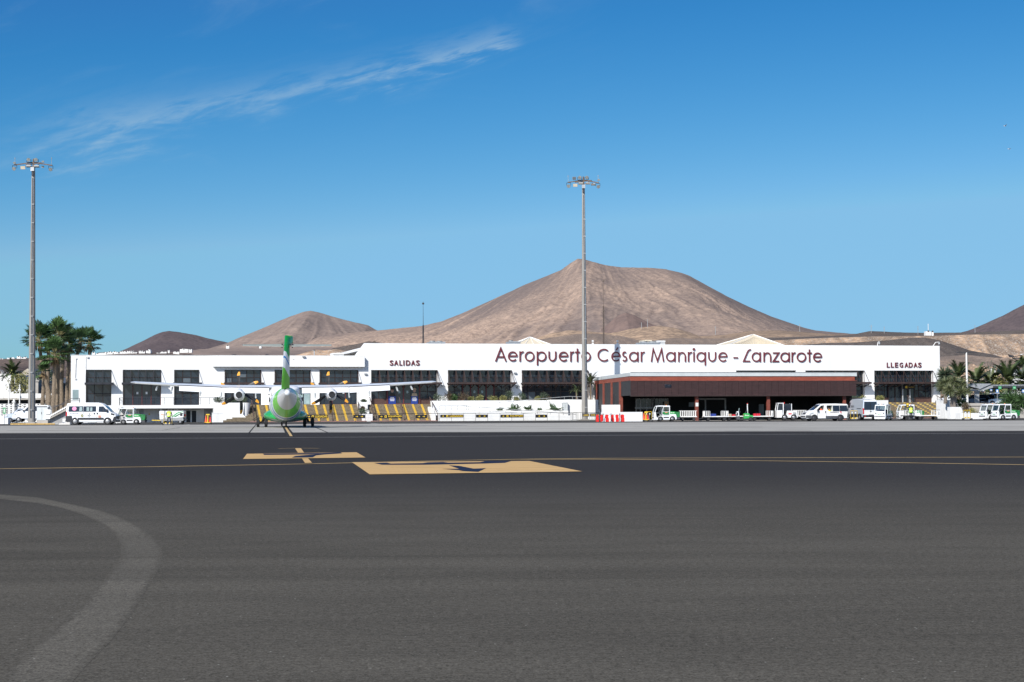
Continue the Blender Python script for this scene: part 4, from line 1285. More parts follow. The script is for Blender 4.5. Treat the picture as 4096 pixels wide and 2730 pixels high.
# ---------------------------------------------------------------- crowd fence with black and yellow signs
FOFF = 10.2
fence = thing('guide_fence', 'low wire fence line along the stairs and ramp', 'fence', FO, FANG)
zt_ = fz(1700, 1655, FOFF)
us = [fu(px, FOFF) for px in (1235, 1282, 1329, 1376, 1422, 1461, 1513, 1561, 1608, 1658, 1708, 1757, 1806, 1855, 1902, 1951, 2000, 2047, 2094, 2142, 2189, 2236, 2284, 2308)]
for a, b in zip(us, us[1:]):
    MB().cyl((a, -FOFF, zt_), (b, -FOFF, zt_), .035, n=6).build('rail', 'steel_dark', fence)
    mb = MB()
    for k in range(4):
        mb.cyl((a, -FOFF, zt_ * (.15 + .2 * k)), (b, -FOFF, zt_ * (.15 + .2 * k)), .008, n=4)
    mb.build('wire', 'galv_dull', fence)
for a in us:
    MB().cyl((a, -FOFF, 0), (a, -FOFF, zt_), .022, n=6).build('post', 'steel_dark', fence)
def gsign(px0, px1, py0, py1, kind, label):
    off = FOFF + .12
    u0, z0 = fac(px0, py1, off)
    u1, z1 = fac(px1, py0, off)
    t = thing('guide_sign', label, 'sign', fworld(u0, -off, z0), FANG, 'black guide signs on the fence')
    w_, h_ = u1 - u0, z1 - z0
    MB().box(0, w_, -.02, .02, 0, h_).build('board', 'sign_black', t)
    def arrow(x):
        s = h_ * .36
        c = h_ * .5
        MB().prism([(x - s, c - s * .18), (x + s * .25, c - s * .18), (x - s * .1, c - s * .62), (x + s * .28, c - s * .62), (x + s, c), (x + s * .28, c + s * .62), (x - s * .1, c + s * .62), (x + s * .25, c + s * .18), (x - s, c + s * .18)], -.03, -.021).build('arrow', 'sign_yellow', t)
    if kind == 'arrows':
        arrow(w_ * .30)
        arrow(w_ * .72)
    else:
        arrow(w_ * .12)
        x = w_ * .30
        s = h_ * .33
        q = MB().box(x - s, x + s, -.03, -.021, h_ * .17, h_ * .83).build('symbol', 'sign_yellow', t)
        MB().box(x - s * .45, x + s * .5, -.034, -.031, h_ * .33, h_ * .6).build('symbol_detail', 'sign_black', q)
        text(kind, w_ * .69, h_ * .2, h_ * .6, -.026, 'sign_yellow', t, wd=w_ * .56, bold=.025)
for px0, px1, k, lab in ((1225, 1311, 'LLEGADAS', 'black sign reading Llegadas half hidden behind the aircraft wheels'), (1413, 1461, 'arrows', 'black board with two yellow arrows at the stepped planter'), (1514, 1609, 'EQUIPAJES', 'black sign reading Equipajes before the departures stairs'),
                         (1662, 1708, 'arrows', 'black board with two yellow arrows before the departures stairs'), (1761, 1853.5, 'LLEGADAS', 'black sign reading Llegadas before the white ramp'), (1904, 1951, 'arrows', 'black board with two yellow arrows between two worded ramp signs'),
                         (2002, 2094.5, 'EQUIPAJES', 'black sign reading Equipajes before the white ramp'), (2142.5, 2189, 'arrows', 'black board with two yellow arrows at the ramp end near the mast')):
    gsign(px0, px1, 1659 if px0 > 1700 else 1660, 1671.5 if px0 > 1700 else 1674, k, lab)
# stand-alone crowd barrier with faded signs
t = thing('crowd_barrier', 'dark steel crowd barrier with faded yellow lettered signs at the mast foot', 'barrier', FO, FANG)
a, b = fu(2290, 11), fu(2400, 11)
mb = MB().tube([(a, -11, .05), (a, -11, .95), (a + .1, -11, 1.03), (b - .1, -11, 1.03), (b, -11, .95), (b, -11, .05)], .03)
mb.build('frame', 'steel_dark', t)
for i in range(12):
    u = a + (b - a) * (i + .5) / 12
    MB().cyl((u, -11, .12), (u, -11, 1.02), .014, n=5).build('bar', 'steel_dark', t)
MB().cyl((a, -11, .12), (b, -11, .12), .02, n=6).build('bar', 'steel_dark', t)
for x0, x1, s in ((.35, .60, '> LLEGADAS'), (.62, .84, '> EQUIPAJES'), (.86, .97, '> >')):
    q = MB().box(a + (b - a) * x0, a + (b - a) * x1, -11.07, -11.04, .5, .92).build('board', 'trim_grey', t)
    text(s, a + (b - a) * (x0 + x1) / 2, .58, .22, -11.075, 'sign_yellow', q, wd=(b - a) * (x1 - x0) * .8, bold=.02)

# ---------------------------------------------------------------- baggage hall (annex)
A0 = at(2523, hor(2523), 204.5)
A0.z = 0
AOFF = -(A0 - FO).dot(FW)
AU = (A0 - FO).dot(FU)
az = lambda px, py: fz(px, py, AOFF)
aw = lambda px: fu(px, AOFF) - AU
ann = thing('baggage_hall', 'low brown baggage hall with mesh panels and an open dark front', 'hall', A0, FANG)
zf1, zf0, zr0, zm0 = az(2523, 1491), az(2523, 1505.5), az(2523, 1523), az(2523, 1583)
L = aw(3426)
Bk = at(2377, hor(2377), 236)
bx, by = (Bk - A0).dot(FU), (Bk - A0).dot(FW)
MB().prism([(0, 0), (L, 0), (L, by - .3), (bx, by - .3)], zf0 - .05, zf1 - .12, axis='z').build('roof', 'galv_dull', ann)
sdir = Vector((bx, by, 0)).normalized()
snor = Vector((-sdir.y, sdir.x, 0))
def side(p0, p1, z0, z1, out, thick=.1):
    """slab on the hall's side wall; p0, p1 distances from the front corner"""
    a, b = sdir * p0 + snor * out, sdir * p1 + snor * out
    c, d = sdir * p1 + snor * (out - thick), sdir * p0 + snor * (out - thick)
    mb = MB()
    mb.hexa([(v.x, v.y, z0) for v in (a, b, c, d)], [(v.x, v.y, z1) for v in (a, b, c, d)])
    return mb
SL = math.hypot(bx, by) - .4
MB().box(-.08, L + .05, -.12, .1, zf0, zf1).build('fascia', 'fascia', ann)
side(0, SL, zf0 + .003, zf1 - .003, .08, .15).build('fascia', 'fascia', ann)
MB().box(-.05, L + .08, -.16, -.1, zf1, zf1 + .06).build('fascia_trim', 'galv_dull', ann)
MB().box(0, L - .2, -.03, .15, zr0, zf0 - .003).build('red_band', 'band_red', ann)
side(.02, SL, zr0, zf0 - .006, .03, .12).build('red_band', 'band_red', ann)
NP = 34
for i in range(NP):
    a, b = L * i / NP + .012, L * (i + 1) / NP - .012
    jit = .012 * math.sin(i * 7.3)
    mb = MB()
    if i == 5:
        zc0, zc1 = az(2670, 1552), az(2670, 1539)
        mb.box(a, b, -.05 + jit, .04, zm0, zc0).box(a, b, -.05 + jit, .04, zc1, zr0 - .02)
    else:
        mb.box(a, b, -.05 + jit, .04, zm0, zr0 - .02)
    q = mb.build('mesh_panel', 'mesh_brown', ann)
    mb = MB()
    for k in range(1, 9):
        z = zm0 + (zr0 - zm0) * k / 9
        if i == 5 and zc0 - .05 < z < zc1 + .05:
            continue
        mb.box(a + .02, b - .02, -.065 + jit, -.051 + jit, z - .015, z + .015)
    mb.build('louvre', 'awning_brown', q)
MB().box(-.02, L + .02, -.09, .0, zr0 - .05, zr0 + .0).build('panel_rail', 'column_red', ann)
MB().box(0, L, -.04, .1, zm0 - .12, zm0 - .003).build('panel_rail', 'awning_brown', ann)
# side wall panels between red posts
sp = [0, .245, .47, .70, .90, 1.0]
zs0 = [zm0, 1.5, 1.45, 1.45, 1.45]
for i in range(5):
    q = side(SL * sp[i] + .06, SL * sp[i + 1] - .06, zs0[i], zr0 - .01, .0, .1).build('side_panel', 'mesh_grey', ann)
    mb = MB()
    for k in range(1, 7):
        f = SL * (sp[i] + (sp[i + 1] - sp[i]) * k / 7)
        s_ = side(f - .04, f + .04, zs0[i], zr0 - .02, .012, .01)
        mb.add(s_.v, s_.f)
    mb.build('batten', 'trim_grey', q)
    if i:
        c = sdir * SL * sp[i] + snor * .0
        MB().box(c.x - .2, c.x + .2, c.y - .2, c.y + .2, 0, zr0 - .003).build('column', 'column_red', ann)
for px, y in ((2793, .4), (3080, .4), (3386, .5)):
    c = aw(px)
    q = MB().box(c - .18, c + .18, y, y + .36, 0, zm0 - .13).build('column', 'column_red', ann)
    if px == 2793:
        MB().box(c - .2, c + .16, y - .02, y - .001, 1.75, 2.2).build('notice', 'house_white', q)
# dark interior: soffit, back wall, end wall, glazed bay and door frames
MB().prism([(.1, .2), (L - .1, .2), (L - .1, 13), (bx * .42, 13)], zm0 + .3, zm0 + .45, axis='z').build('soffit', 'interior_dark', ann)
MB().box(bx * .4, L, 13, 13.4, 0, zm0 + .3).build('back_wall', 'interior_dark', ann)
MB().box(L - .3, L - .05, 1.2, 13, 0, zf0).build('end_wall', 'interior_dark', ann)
MB().box(L - .05, L + .0, .15, 20, zm0, zf0).build('end_panel', 'mesh_grey', ann)
MB().prism([(-.2, .1), (L, .1), (L, 13), (bx * .4, 13)], .008, .03, axis='z').build('floor', 'concrete', ann)
iy = 9.0
ix = lambda px: fu(px, AOFF - iy) - AU
iz = lambda px, py: fz(px, py, AOFF - iy)
q = MB()
for px in (2545, 2562, 2587, 2612, 2636, 2661, 2673):
    q.box(ix(px) - .05, ix(px) + .05, iy, iy + .1, .9, iz(2600, 1596))
q.box(ix(2540), ix(2675), iy - .01, iy + .1, iz(2600, 1635), iz(2600, 1629)).box(ix(2540), ix(2675), iy, iy + .1, iz(2600, 1597), iz(2600, 1595))
q = q.build('glazed_bay', 'galv_dull', ann)
for a, b in zip((2545, 2562, 2587, 2612, 2636, 2661), (2562, 2587, 2612, 2636, 2661, 2673)):
    MB().box(ix(a) + .05, ix(b) - .05, iy + .04, iy + .06, 1.4, iz(2600, 1597)).build('pane', 'glass_dark', q)
q = MB().box(ix(2781), ix(2786), iy, iy + .15, 0, iz(2800, 1594)).box(ix(2820), ix(2825), iy, iy + .15, 0, iz(2800, 1594)).box(ix(2899), ix(2905), iy, iy + .15, 0, iz(2800, 1594)).box(ix(2781), ix(2905), iy, iy + .15, iz(2800, 1600), iz(2800, 1594))
q.build('door_frame', 'galv_dull', ann)
MB().box(ix(3036), ix(3056), iy, iy + .1, 0, iz(3040, 1618)).build('door', 'glass_grey', ann)
MB().box(ix(2756), ix(2778), iy, iy + .1, iz(2760, 1628), iz(2760, 1610)).build('hatch', 'glass_grey', ann)
MB().box(ix(2655), ix(2672), iy - .3, iy - .1, iz(2660, 1634), iz(2660, 1607)).build('board', 'case_tan', ann)
def dpos(px, D):
    q = at(px, hor(px), D)
    return (q.x, q.y, .015)
# ---------------------------------------------------------------- vehicle kit (frame: +x forward, origin on the ground under the middle)
def hull(prof, hw, r=.06, m=0, mb=None):
    """body from a side outline (x, z); hw(x, z) gives the half width; edges rounded by r"""
    mb = mb or MB()
    n = len(prof)
    P = [Vector(p) for p in prof]
    A = sum(P[i].x * P[(i + 1) % n].y - P[(i + 1) % n].x * P[i].y for i in range(n))
    sg = 1 if A > 0 else -1
    ins = []
    for i in range(n):
        a = (P[i] - P[i - 1]).normalized()
        b = (P[(i + 1) % n] - P[i]).normalized()
        nn = Vector((-(a.y + b.y), a.x + b.x))
        nn = nn.normalized() * sg if nn.length > 1e-6 else Vector((-a.y, a.x)) * sg
        ins.append(P[i] + nn * r)
    L = []
    for s_, Q, d in ((-1, ins, 0), (-1, P, r), (1, P, r), (1, ins, 0)):
        L.append([(q.x, s_ * (hw(q.x, q.y) - d), q.y) for q in Q])
    return mb.loft(L, m)
def wheel(t, x, y, r, wd, rimr=.62, rim='rim'):
    s = 1 if y > 0 else -1
    w_ = MB().cyl((x, y - wd / 2, r), (x, y + wd / 2, r), r, n=22)
    w_.cyl((x, y + s * wd / 2, r), (x, y + s * (wd / 2 + .012), r), r * .93, r * .86, n=22)
    o = w_.build('wheel', 'rubber', t, smooth=40)
    q = MB().cyl((x, y + s * (wd / 2 + .012), r), (x, y + s * (wd / 2 + .03), r), r * rimr, r * rimr * .85, n=16)
    q.cyl((x, y + s * (wd / 2 + .03), r), (x, y + s * (wd / 2 + .05), r), r * .2, n=10)
    q.build('rim', rim, o, smooth=40)
    mb = MB()
    for i in range(5):
        a = 2 * pi * i / 5
        mb.cyl((x + cos(a) * r * .4, y + s * (wd / 2 + .027), r + sin(a) * r * .4), (x + cos(a) * r * .4, y + s * (wd / 2 + .034), r + sin(a) * r * .4), r * .1, n=8)
    mb.build('rim_hole', 'rim_dark', o)
    return o
def arch(t, x, hw, r, rr, mat='trim_dark'):
    for s in (-1, 1):
        pts = [(x + rr * cos(pi * i / 12), r + rr * sin(pi * i / 12)) for i in range(13)] + [(x - rr, r * .62), (x + rr, r * .62)]
        MB().prism(pts, s * hw, s * (hw + .006)).build('wheel_arch', mat, t)
def pane_on(t, poly, hw, s, mat='glass_dark', name='window', lift=.006):
    """thin sheet that lies on the body side s (-1 or 1)"""
    n = len(poly)
    mb = MB()
    for d in (-.02, lift):
        mb.v += [(x, s * (hw(x, z) + d), z) for x, z in poly]
    mb.f += [tuple(range(n)), tuple(range(n, 2 * n))[::-1]] + [(i, n + i, n + (i + 1) % n, (i + 1) % n) for i in range(n)]
    mb.m += [0] * len(mb.f)
    return mb.build(name, mat, t)
def cross(t, x0, z0, x1, z1, w0, w1, mat, name, lift=.006):
    """sheet across the body (windscreen, grille) between two outline points, lying lift outside"""
    d = Vector((x1 - x0, z1 - z0))
    nn = Vector((d.y, -d.x)).normalized()
    if nn.x * (1 if x0 > 0 else -1) < 0:
        nn = -nn
    a, b = Vector((x0, z0)) + nn * lift, Vector((x1, z1)) + nn * lift
    a2, b2 = Vector((x0, z0)) - nn * .02, Vector((x1, z1)) - nn * .02
    return MB().hexa([(a.x, -w0, a.y), (a.x, w0, a.y), (b.x, w1, b.y), (b.x, -w1, b.y)], [(a2.x, -w0, a2.y), (a2.x, w0, a2.y), (b2.x, w1, b2.y), (b2.x, -w1, b2.y)]).build(name, mat, t)

# --- white high-roof minibus beside the tall mast
def minibus(loc, rz):
    t = thing('minibus', 'white high roofed minibus with tinted windows parked before the low wing', 'van', loc, rz)
    hw = lambda x, z: 1.02 - max(0, z - 1.2) ** 1.5 * .13 - max(0, x - 2.3) * .12
    prof = [(-2.72, .38), (-2.74, 1.2), (-2.66, 2.2), (-2.55, 2.36), (-1, 2.43), (.75, 2.41), (1.1, 2.30), (1.45, 2.06), (2.15, 1.36), (2.55, 1.18), (2.68, 1.02), (2.72, .55), (2.65, .3), (-2.6, .3)]
    hull(prof, hw, .07).build('body', 'car_white', t, smooth=35)
    for s in (-1, 1):
        pane_on(t, [(-2.45, 1.47), (-.9, 1.47), (-.9, 2.03), (-2.4, 2.03)], hw, s)
        pane_on(t, [(-.84, 1.45), (.52, 1.45), (.52, 2.02), (-.84, 2.02)], hw, s)
        w_ = pane_on(t, [(.80, 1.42), (1.90, 1.36), (1.32, 2.0), (.82, 2.0)], hw, s)
        pane_on(w_, [(1.28, 1.40), (1.33, 1.40), (1.33, 1.98), (1.28, 1.98)], hw, s, 'trim_dark', 'window_bar', .012)
        pane_on(t, [(-1.45, .56), (1.35, .56), (1.35, .78), (-1.45, .78)], hw, s, 'trim_dark', 'side_trim', .02)
        pane_on(t, [(-2.73, .34), (-1.95, .34), (-2.1, .98), (-2.73, .98)], hw, s, 'trim_dark', 'bumper_corner', .02)
        pane_on(t, [(2.25, .34), (2.70, .34), (2.70, .92), (2.45, .86)], lambda x, z: hw(x, z), s, 'trim_dark', 'bumper_corner', .025)
        pane_on(t, [(.62, 1.14), (.74, 1.14), (.74, 1.32), (.62, 1.32)], hw, s, 'trim_dark', 'handle', .02)
        pane_on(t, [(.28, 1.14), (.40, 1.14), (.40, 1.32), (.28, 1.32)], hw, s, 'trim_dark', 'handle', .02)
        for x in (-.87, .58):
            pane_on(t, [(x, .82), (x + .018, .82), (x + .018, 1.44), (x, 1.44)], hw, s, 'galv_dull', 'seam', .003)
        pane_on(t, [(-2.4, 1.02), (1.9, 1.02), (1.9, 1.035), (-2.4, 1.035)], hw, s, 'galv_dull', 'seam', .003)
        pane_on(t, [(-2.735, .98), (-2.6, .98), (-2.62, 1.42), (-2.70, 1.46)], hw, s, 'light_red', 'tail_lamp', .015)
        pane_on(t, [(2.1, 1.12), (2.5, 1.0), (2.52, 1.16), (2.15, 1.28)], hw, s, 'trim_dark', 'headlamp', .012)
        MB().box(1.62, 1.78, s * 1.04, s * 1.24, 1.42, 1.70).build('mirror', 'trim_dark', t)
        c = [(-1.82 + .24 * cos(a), 1.77 + .22 * sin(a)) for a in [i * pi / 8 for i in range(16)]]
        pane_on(t, c, hw, s, 'logo_pink', 'emblem', .012)
        c = [(.92 + .17 * cos(a), .92 + .13 * sin(a)) for a in [i * pi / 8 for i in range(16)]]
        pane_on(t, c, hw, s, 'logo_orange', 'emblem', .012)
        pane_on(t, [(.84, .90), (1.0, .90), (1.0, .96), (.84, .96)], hw, s, 'case_blue', 'emblem_bar', .016)
        pane_on(t, [(-1.3, 1.5), (-.98, 1.5), (-.98, 1.95), (-1.25, 1.95)], hw, s, 'glass_teal', 'pale_patch', .009)  # pale patch laid on the rear side window
        pane_on(t, [(-.5, 1.5), (-.22, 1.5), (-.22, 1.93), (-.5, 1.93)], hw, s, 'glass_teal', 'seat_cover', .009)
        pane_on(t, [(-.1, 1.5), (.12, 1.5), (.12, 1.9), (-.1, 1.9)], hw, s, 'glass_teal', 'seat_cover', .009)
        text('sin barreras', -1.85, 1.24, .10, s * 1.028, 'logo_text', t, wd=.95, side=s, bold=.02)
        # aeroplane outline and wheelchair pictogram
        pl = [(-.30, .86), (-.26, .96), (-.40, .98), (-.40, 1.03), (-.26, 1.12), (-.24, 1.28), (-.20, 1.32), (-.16, 1.28), (-.14, 1.12), (0, 1.03), (0, .98), (-.14, .96), (-.10, .86)]
        pane_on(t, pl, hw, s, 'galv_dull', 'pictogram', .008)
        pane_on(t, [(-1.06, .86), (-.86, .86), (-.82, 1.0), (-.94, 1.02), (-.94, 1.2), (-1.02, 1.2), (-1.08, 1.0)], hw, s, 'pale_leaf1', 'pictogram', .008)
    cross(t, 2.12, 1.40, 1.50, 2.03, .88, .80, 'glass_dark', 'windscreen')
    cross(t, 2.70, .95, 2.72, .6, .75, .8, 'trim_dark', 'grille', .012)
    MB().box(-2.79, -2.70, -.95, .95, .34, .58).build('bumper', 'trim_dark', t)
    MB().box(2.62, 2.80, -.9, .9, .28, .50).build('bumper', 'trim_dark', t)
    MB().box(-.35, .6, -1.08, -.85, .24, .32).build('side_step', 'galv_dull', t)
    for x in (-1.72, 1.78):
        arch(t, x, 1.005, .36, .45)
        for y in (-.92, .92):
            wheel(t, x, y, .36, .22)
    return t
p_ = gnd(372, 1700.5)
minibus((p_.x, p_.y, .01), rad(2))

# --- low white van with two people, cut cabin openings
def carve(o, cutters):
    for poly, y0, y1 in cutters:
        c = MB().prism(poly, y0, y1).build('cut', 'trim_dark', o.parent)
        md = o.modifiers.new('b', 'BOOLEAN')
        md.operation, md.object, md.solver = 'DIFFERENCE', c, 'EXACT'
        dg = bpy.context.evaluated_depsgraph_get()
        me = bpy.data.meshes.new_from_object(o.evaluated_get(dg))
        o.modifiers.clear()
        old = o.data
        o.data = me
        bpy.data.meshes.remove(old)
        bpy.data.objects.remove(c)
def crewvan(loc, rz):
    t = thing('crew_van', 'low white crew van with a driver in red at the open window', 'van', loc, rz)
    hw = lambda x, z: .95 - max(0, z - 1.05) ** 1.4 * .16 - max(0, x - 1.9) ** 1.5 * .22
    prof = [(-2.58, .36), (-2.60, 1.0), (-2.50, 1.78), (-2.38, 1.92), (-1.0, 1.97), (.45, 1.95), (.70, 1.88), (1.62, 1.20), (2.20, 1.02), (2.42, .88), (2.55, .62), (2.55, .40), (2.40, .24), (-2.5, .28)]
    o = hull(prof, hw, .07).build('body', 'car_white_dirty', t)
    w1 = [(.32, 1.22), (1.30, 1.22), (.72, 1.74), (.36, 1.78)]
    w2 = [(-.62, 1.12), (-.18, 1.12), (.05, 1.42), (.05, 1.76), (-.62, 1.76)]
    carve(o, [(w1, .2, 1.2), (w2, .2, 1.2)])
    o.data.shade_smooth()
    o.data.set_sharp_from_angle(angle=rad(35))
    for p0 in (w1, w2):      # dark lining of the openings
        xs = [a for a, b in p0]
        zs = [b for a, b in p0]
        MB().box(min(xs) + .01, max(xs) - .01, .21, .22, min(zs) + .01, max(zs) - .01).build('cabin_lining', 'trim_dark', t)
    for s in (-1, 1):
        if s < 0:
            pane_on(t, w1, hw, s)
            pane_on(t, w2, hw, s)
        pane_on(t, [(-2.42, 1.12), (-1.48, 1.12), (-1.48, 1.76), (-2.36, 1.76)], hw, s)
        pane_on(t, [(-1.44, 1.12), (-.66, 1.12), (-.66, 1.76), (-1.44, 1.76)], hw, s)
        pane_on(t, [(-1.35, .36), (.2, .36), (.2, .58), (-1.35, .58)], hw, s, 'trim_grey', 'side_trim', .02)
        pane_on(t, [(1.75, .3), (2.52, .36), (2.53, .66), (1.95, .66)], hw, s, 'trim_grey', 'bumper_corner', .02)
        pane_on(t, [(-2.58, .38), (-2.3, .38), (-2.42, 1.0), (-2.42, 1.75), (-2.5, 1.75), (-2.59, 1.0)], hw, s, 'trim_grey', 'rear_pillar', .01)
        pane_on(t, [(.20, .92), (.27, .92), (.27, 1.14), (.20, 1.14)], hw, s, 'trim_dark', 'handle', .02)
        for x in (.15, 1.18):
            pane_on(t, [(x, .4), (x + .02, .4), (x + .02, 1.15), (x, 1.15)], hw, s, 'galv_dull', 'seam', .003)
        pane_on(t, [(1.62, .95), (2.12, .78), (2.16, .98), (1.75, 1.12)], hw, s, 'light_lens', 'headlamp', .012)
        MB().box(1.08, 1.22, s * .96, s * 1.14, 1.08, 1.32).build('mirror', 'trim_dark', t)
        text('swissport', -.82, .92, .15, s * .962, 'logo_text', t, wd=1.05, side=s, bold=.02)
        pane_on(t, [(-1.72, .88), (-1.55, .88), (-1.48, 1.08), (-1.65, 1.08)], hw, s, 'logo_red', 'emblem', .01)
        pane_on(t, [(-1.66, .93), (-1.58, .93), (-1.54, 1.03), (-1.62, 1.03)], hw, s, 'house_white', 'emblem_mark', .014)
    cross(t, 1.58, 1.23, .74, 1.86, .74, .66, 'glass_dark', 'windscreen')
    cross(t, 2.52, .78, 2.30, .98, .55, .45, 'trim_dark', 'grille', .012)
    cross(t, 2.50, .33, 2.565, .60, .7, .75, 'trim_grey', 'bumper', .02)
    MB().prism([(2.44 + .0 * a, 0) for a in (0,)] and [(.09 * cos(i * pi / 5), .86 + .06 * sin(i * pi / 5)) for i in range(10)], 2.46, 2.475, axis='x').build('emblem', 'rim', t)
    for x in (-1.55, 1.55):
        arch(t, x, .945, .33, .42, 'trim_dark')
        for y in (-.86, .86):
            wheel(t, x, y, .33, .21, .60, 'rim_dark')
    return t
p_ = gnd(3292, 1685)
VAN = crewvan((p_.x, p_.y - 1.0, .01), rad(190))

# --- tall security van seen from behind
def sprinter(loc, rz):
    t = thing('security_van', 'tall silver white van lettered SEG-01 seen from behind', 'van', loc, rz)
    hw = lambda x, z: 1.0 - max(0, z - 1.2) ** 1.4 * .13 - max(0, x - 2.2) * .12
    prof = [(-2.92, .42), (-2.96, 1.1), (-2.86, 2.25), (-2.7, 2.48), (-1, 2.58), (1.0, 2.55), (1.35, 2.42), (2.1, 1.55), (2.7, 1.25), (2.95, 1.0), (2.98, .5), (2.8, .3), (-2.8, .32)]
    hull(prof, hw, .08).build('body', 'car_silver', t, smooth=35)
    cross(t, -2.955, 1.22, -2.86, 2.22, .84, .78, 'glass_dark', 'rear_window', .012)
    cross(t, -2.93, .62, -2.96, 1.20, .93, .93, 'car_white', 'rear_door', .005)
    cross(t, -2.86, 2.25, -2.72, 2.46, .80, .72, 'car_white', 'roof_panel', .004)
    MB().box(-2.985, -2.965, -.012, .012, .62, 2.2).build('door_seam', 'trim_dark', t)
    MB().box(-3.06, -2.9, -.98, .98, .36, .60).build('bumper', 'trim_dark', t)
    MB().box(-2.99, -2.96, -.28, .28, .66, .80).build('number_plate', 'house_white', t)
    MB().box(-3.0, -2.96, -.1, .1, 1.02, 1.07).build('handle', 'trim_dark', t)
    tilt = lambda a, b, c: (-2.775 - (2.35 - b) * .6 - .012, -a, b)
    text('SEG-01', 0, 2.27, .19, 0, 'logo_text', t, wd=.95, bold=.015, tilt=tilt)
    q = MB().prism([(-.62, .92), (-.40, .92), (-.48, 1.0), (-.44, 1.06)], -2.985, -2.972, axis='x')
    q.build('emblem', 'tug_green', t)
    for s in (-1, 1):
        MB().box(-2.99, -2.80, s * .92 - .06, s * .92 + .06, .75, 1.42).build('tail_lamp', 'light_red', t)
        MB().box(-3.07, -3.0, s * .75 - .1, s * .75 + .1, .42, .5).build('reflector', 'light_red', t)
        pane_on(t, [(-2.5, .36), (1.9, .36), (1.9, .72), (-2.5, .72)], hw, s, 'trim_dark', 'side_trim', .02)
        pane_on(t, [(1.1, 1.5), (2.0, 1.45), (1.5, 2.15), (1.12, 2.15)], hw, s)
        pane_on(t, [(-2.3, 1.36), (-1.0, 1.36), (-1.0, 1.42), (-2.3, 1.42)], hw, s, 'trim_dark', 'slide_rail', .01)
        text('SEG-01', .3, 1.55, .26, s * 1.0, 'logo_text', t, wd=1.0, side=s, bold=.02)
        text('SEG-01', .3, 1.22, .14, s * 1.006, 'logo_text', t, wd=.7, side=s, bold=.02)
        MB().box(1.9, 2.05, s * 1.02, s * 1.24, 1.45, 1.85).build('mirror', 'trim_dark', t)
        for x in (-1.85, 1.85):
            wheel(t, x, s * .88, .35, .24)
    arch(t, -1.85, .99, .35, .45)
    arch(t, 1.85, .99, .35, .45)
    cross(t, 2.08, 1.60, 1.40, 2.38, .86, .8, 'glass_dark', 'windscreen')
    MB().box(-2.5, -1.7, -.5, .5, 2.56, 2.72).box(-2.3, -1.9, -.62, -.5, 2.56, 2.66).build('roof_unit', 'car_white', t)
    for s in (-1, 1):
        MB().tube([(-2.4, s * .72, 2.64), (1.0, s * .72, 2.66)], .03).build('roof_rail', 'trim_grey', t)
    MB().box(.1, 1.9, -.75, .75, 2.575, 2.60).build('roof_panel', 'trim_grey', t)
    return t
p_ = gnd(3478, 1681)
sprinter((p_.x - .6, p_.y + 2.0, .01), rad(101))

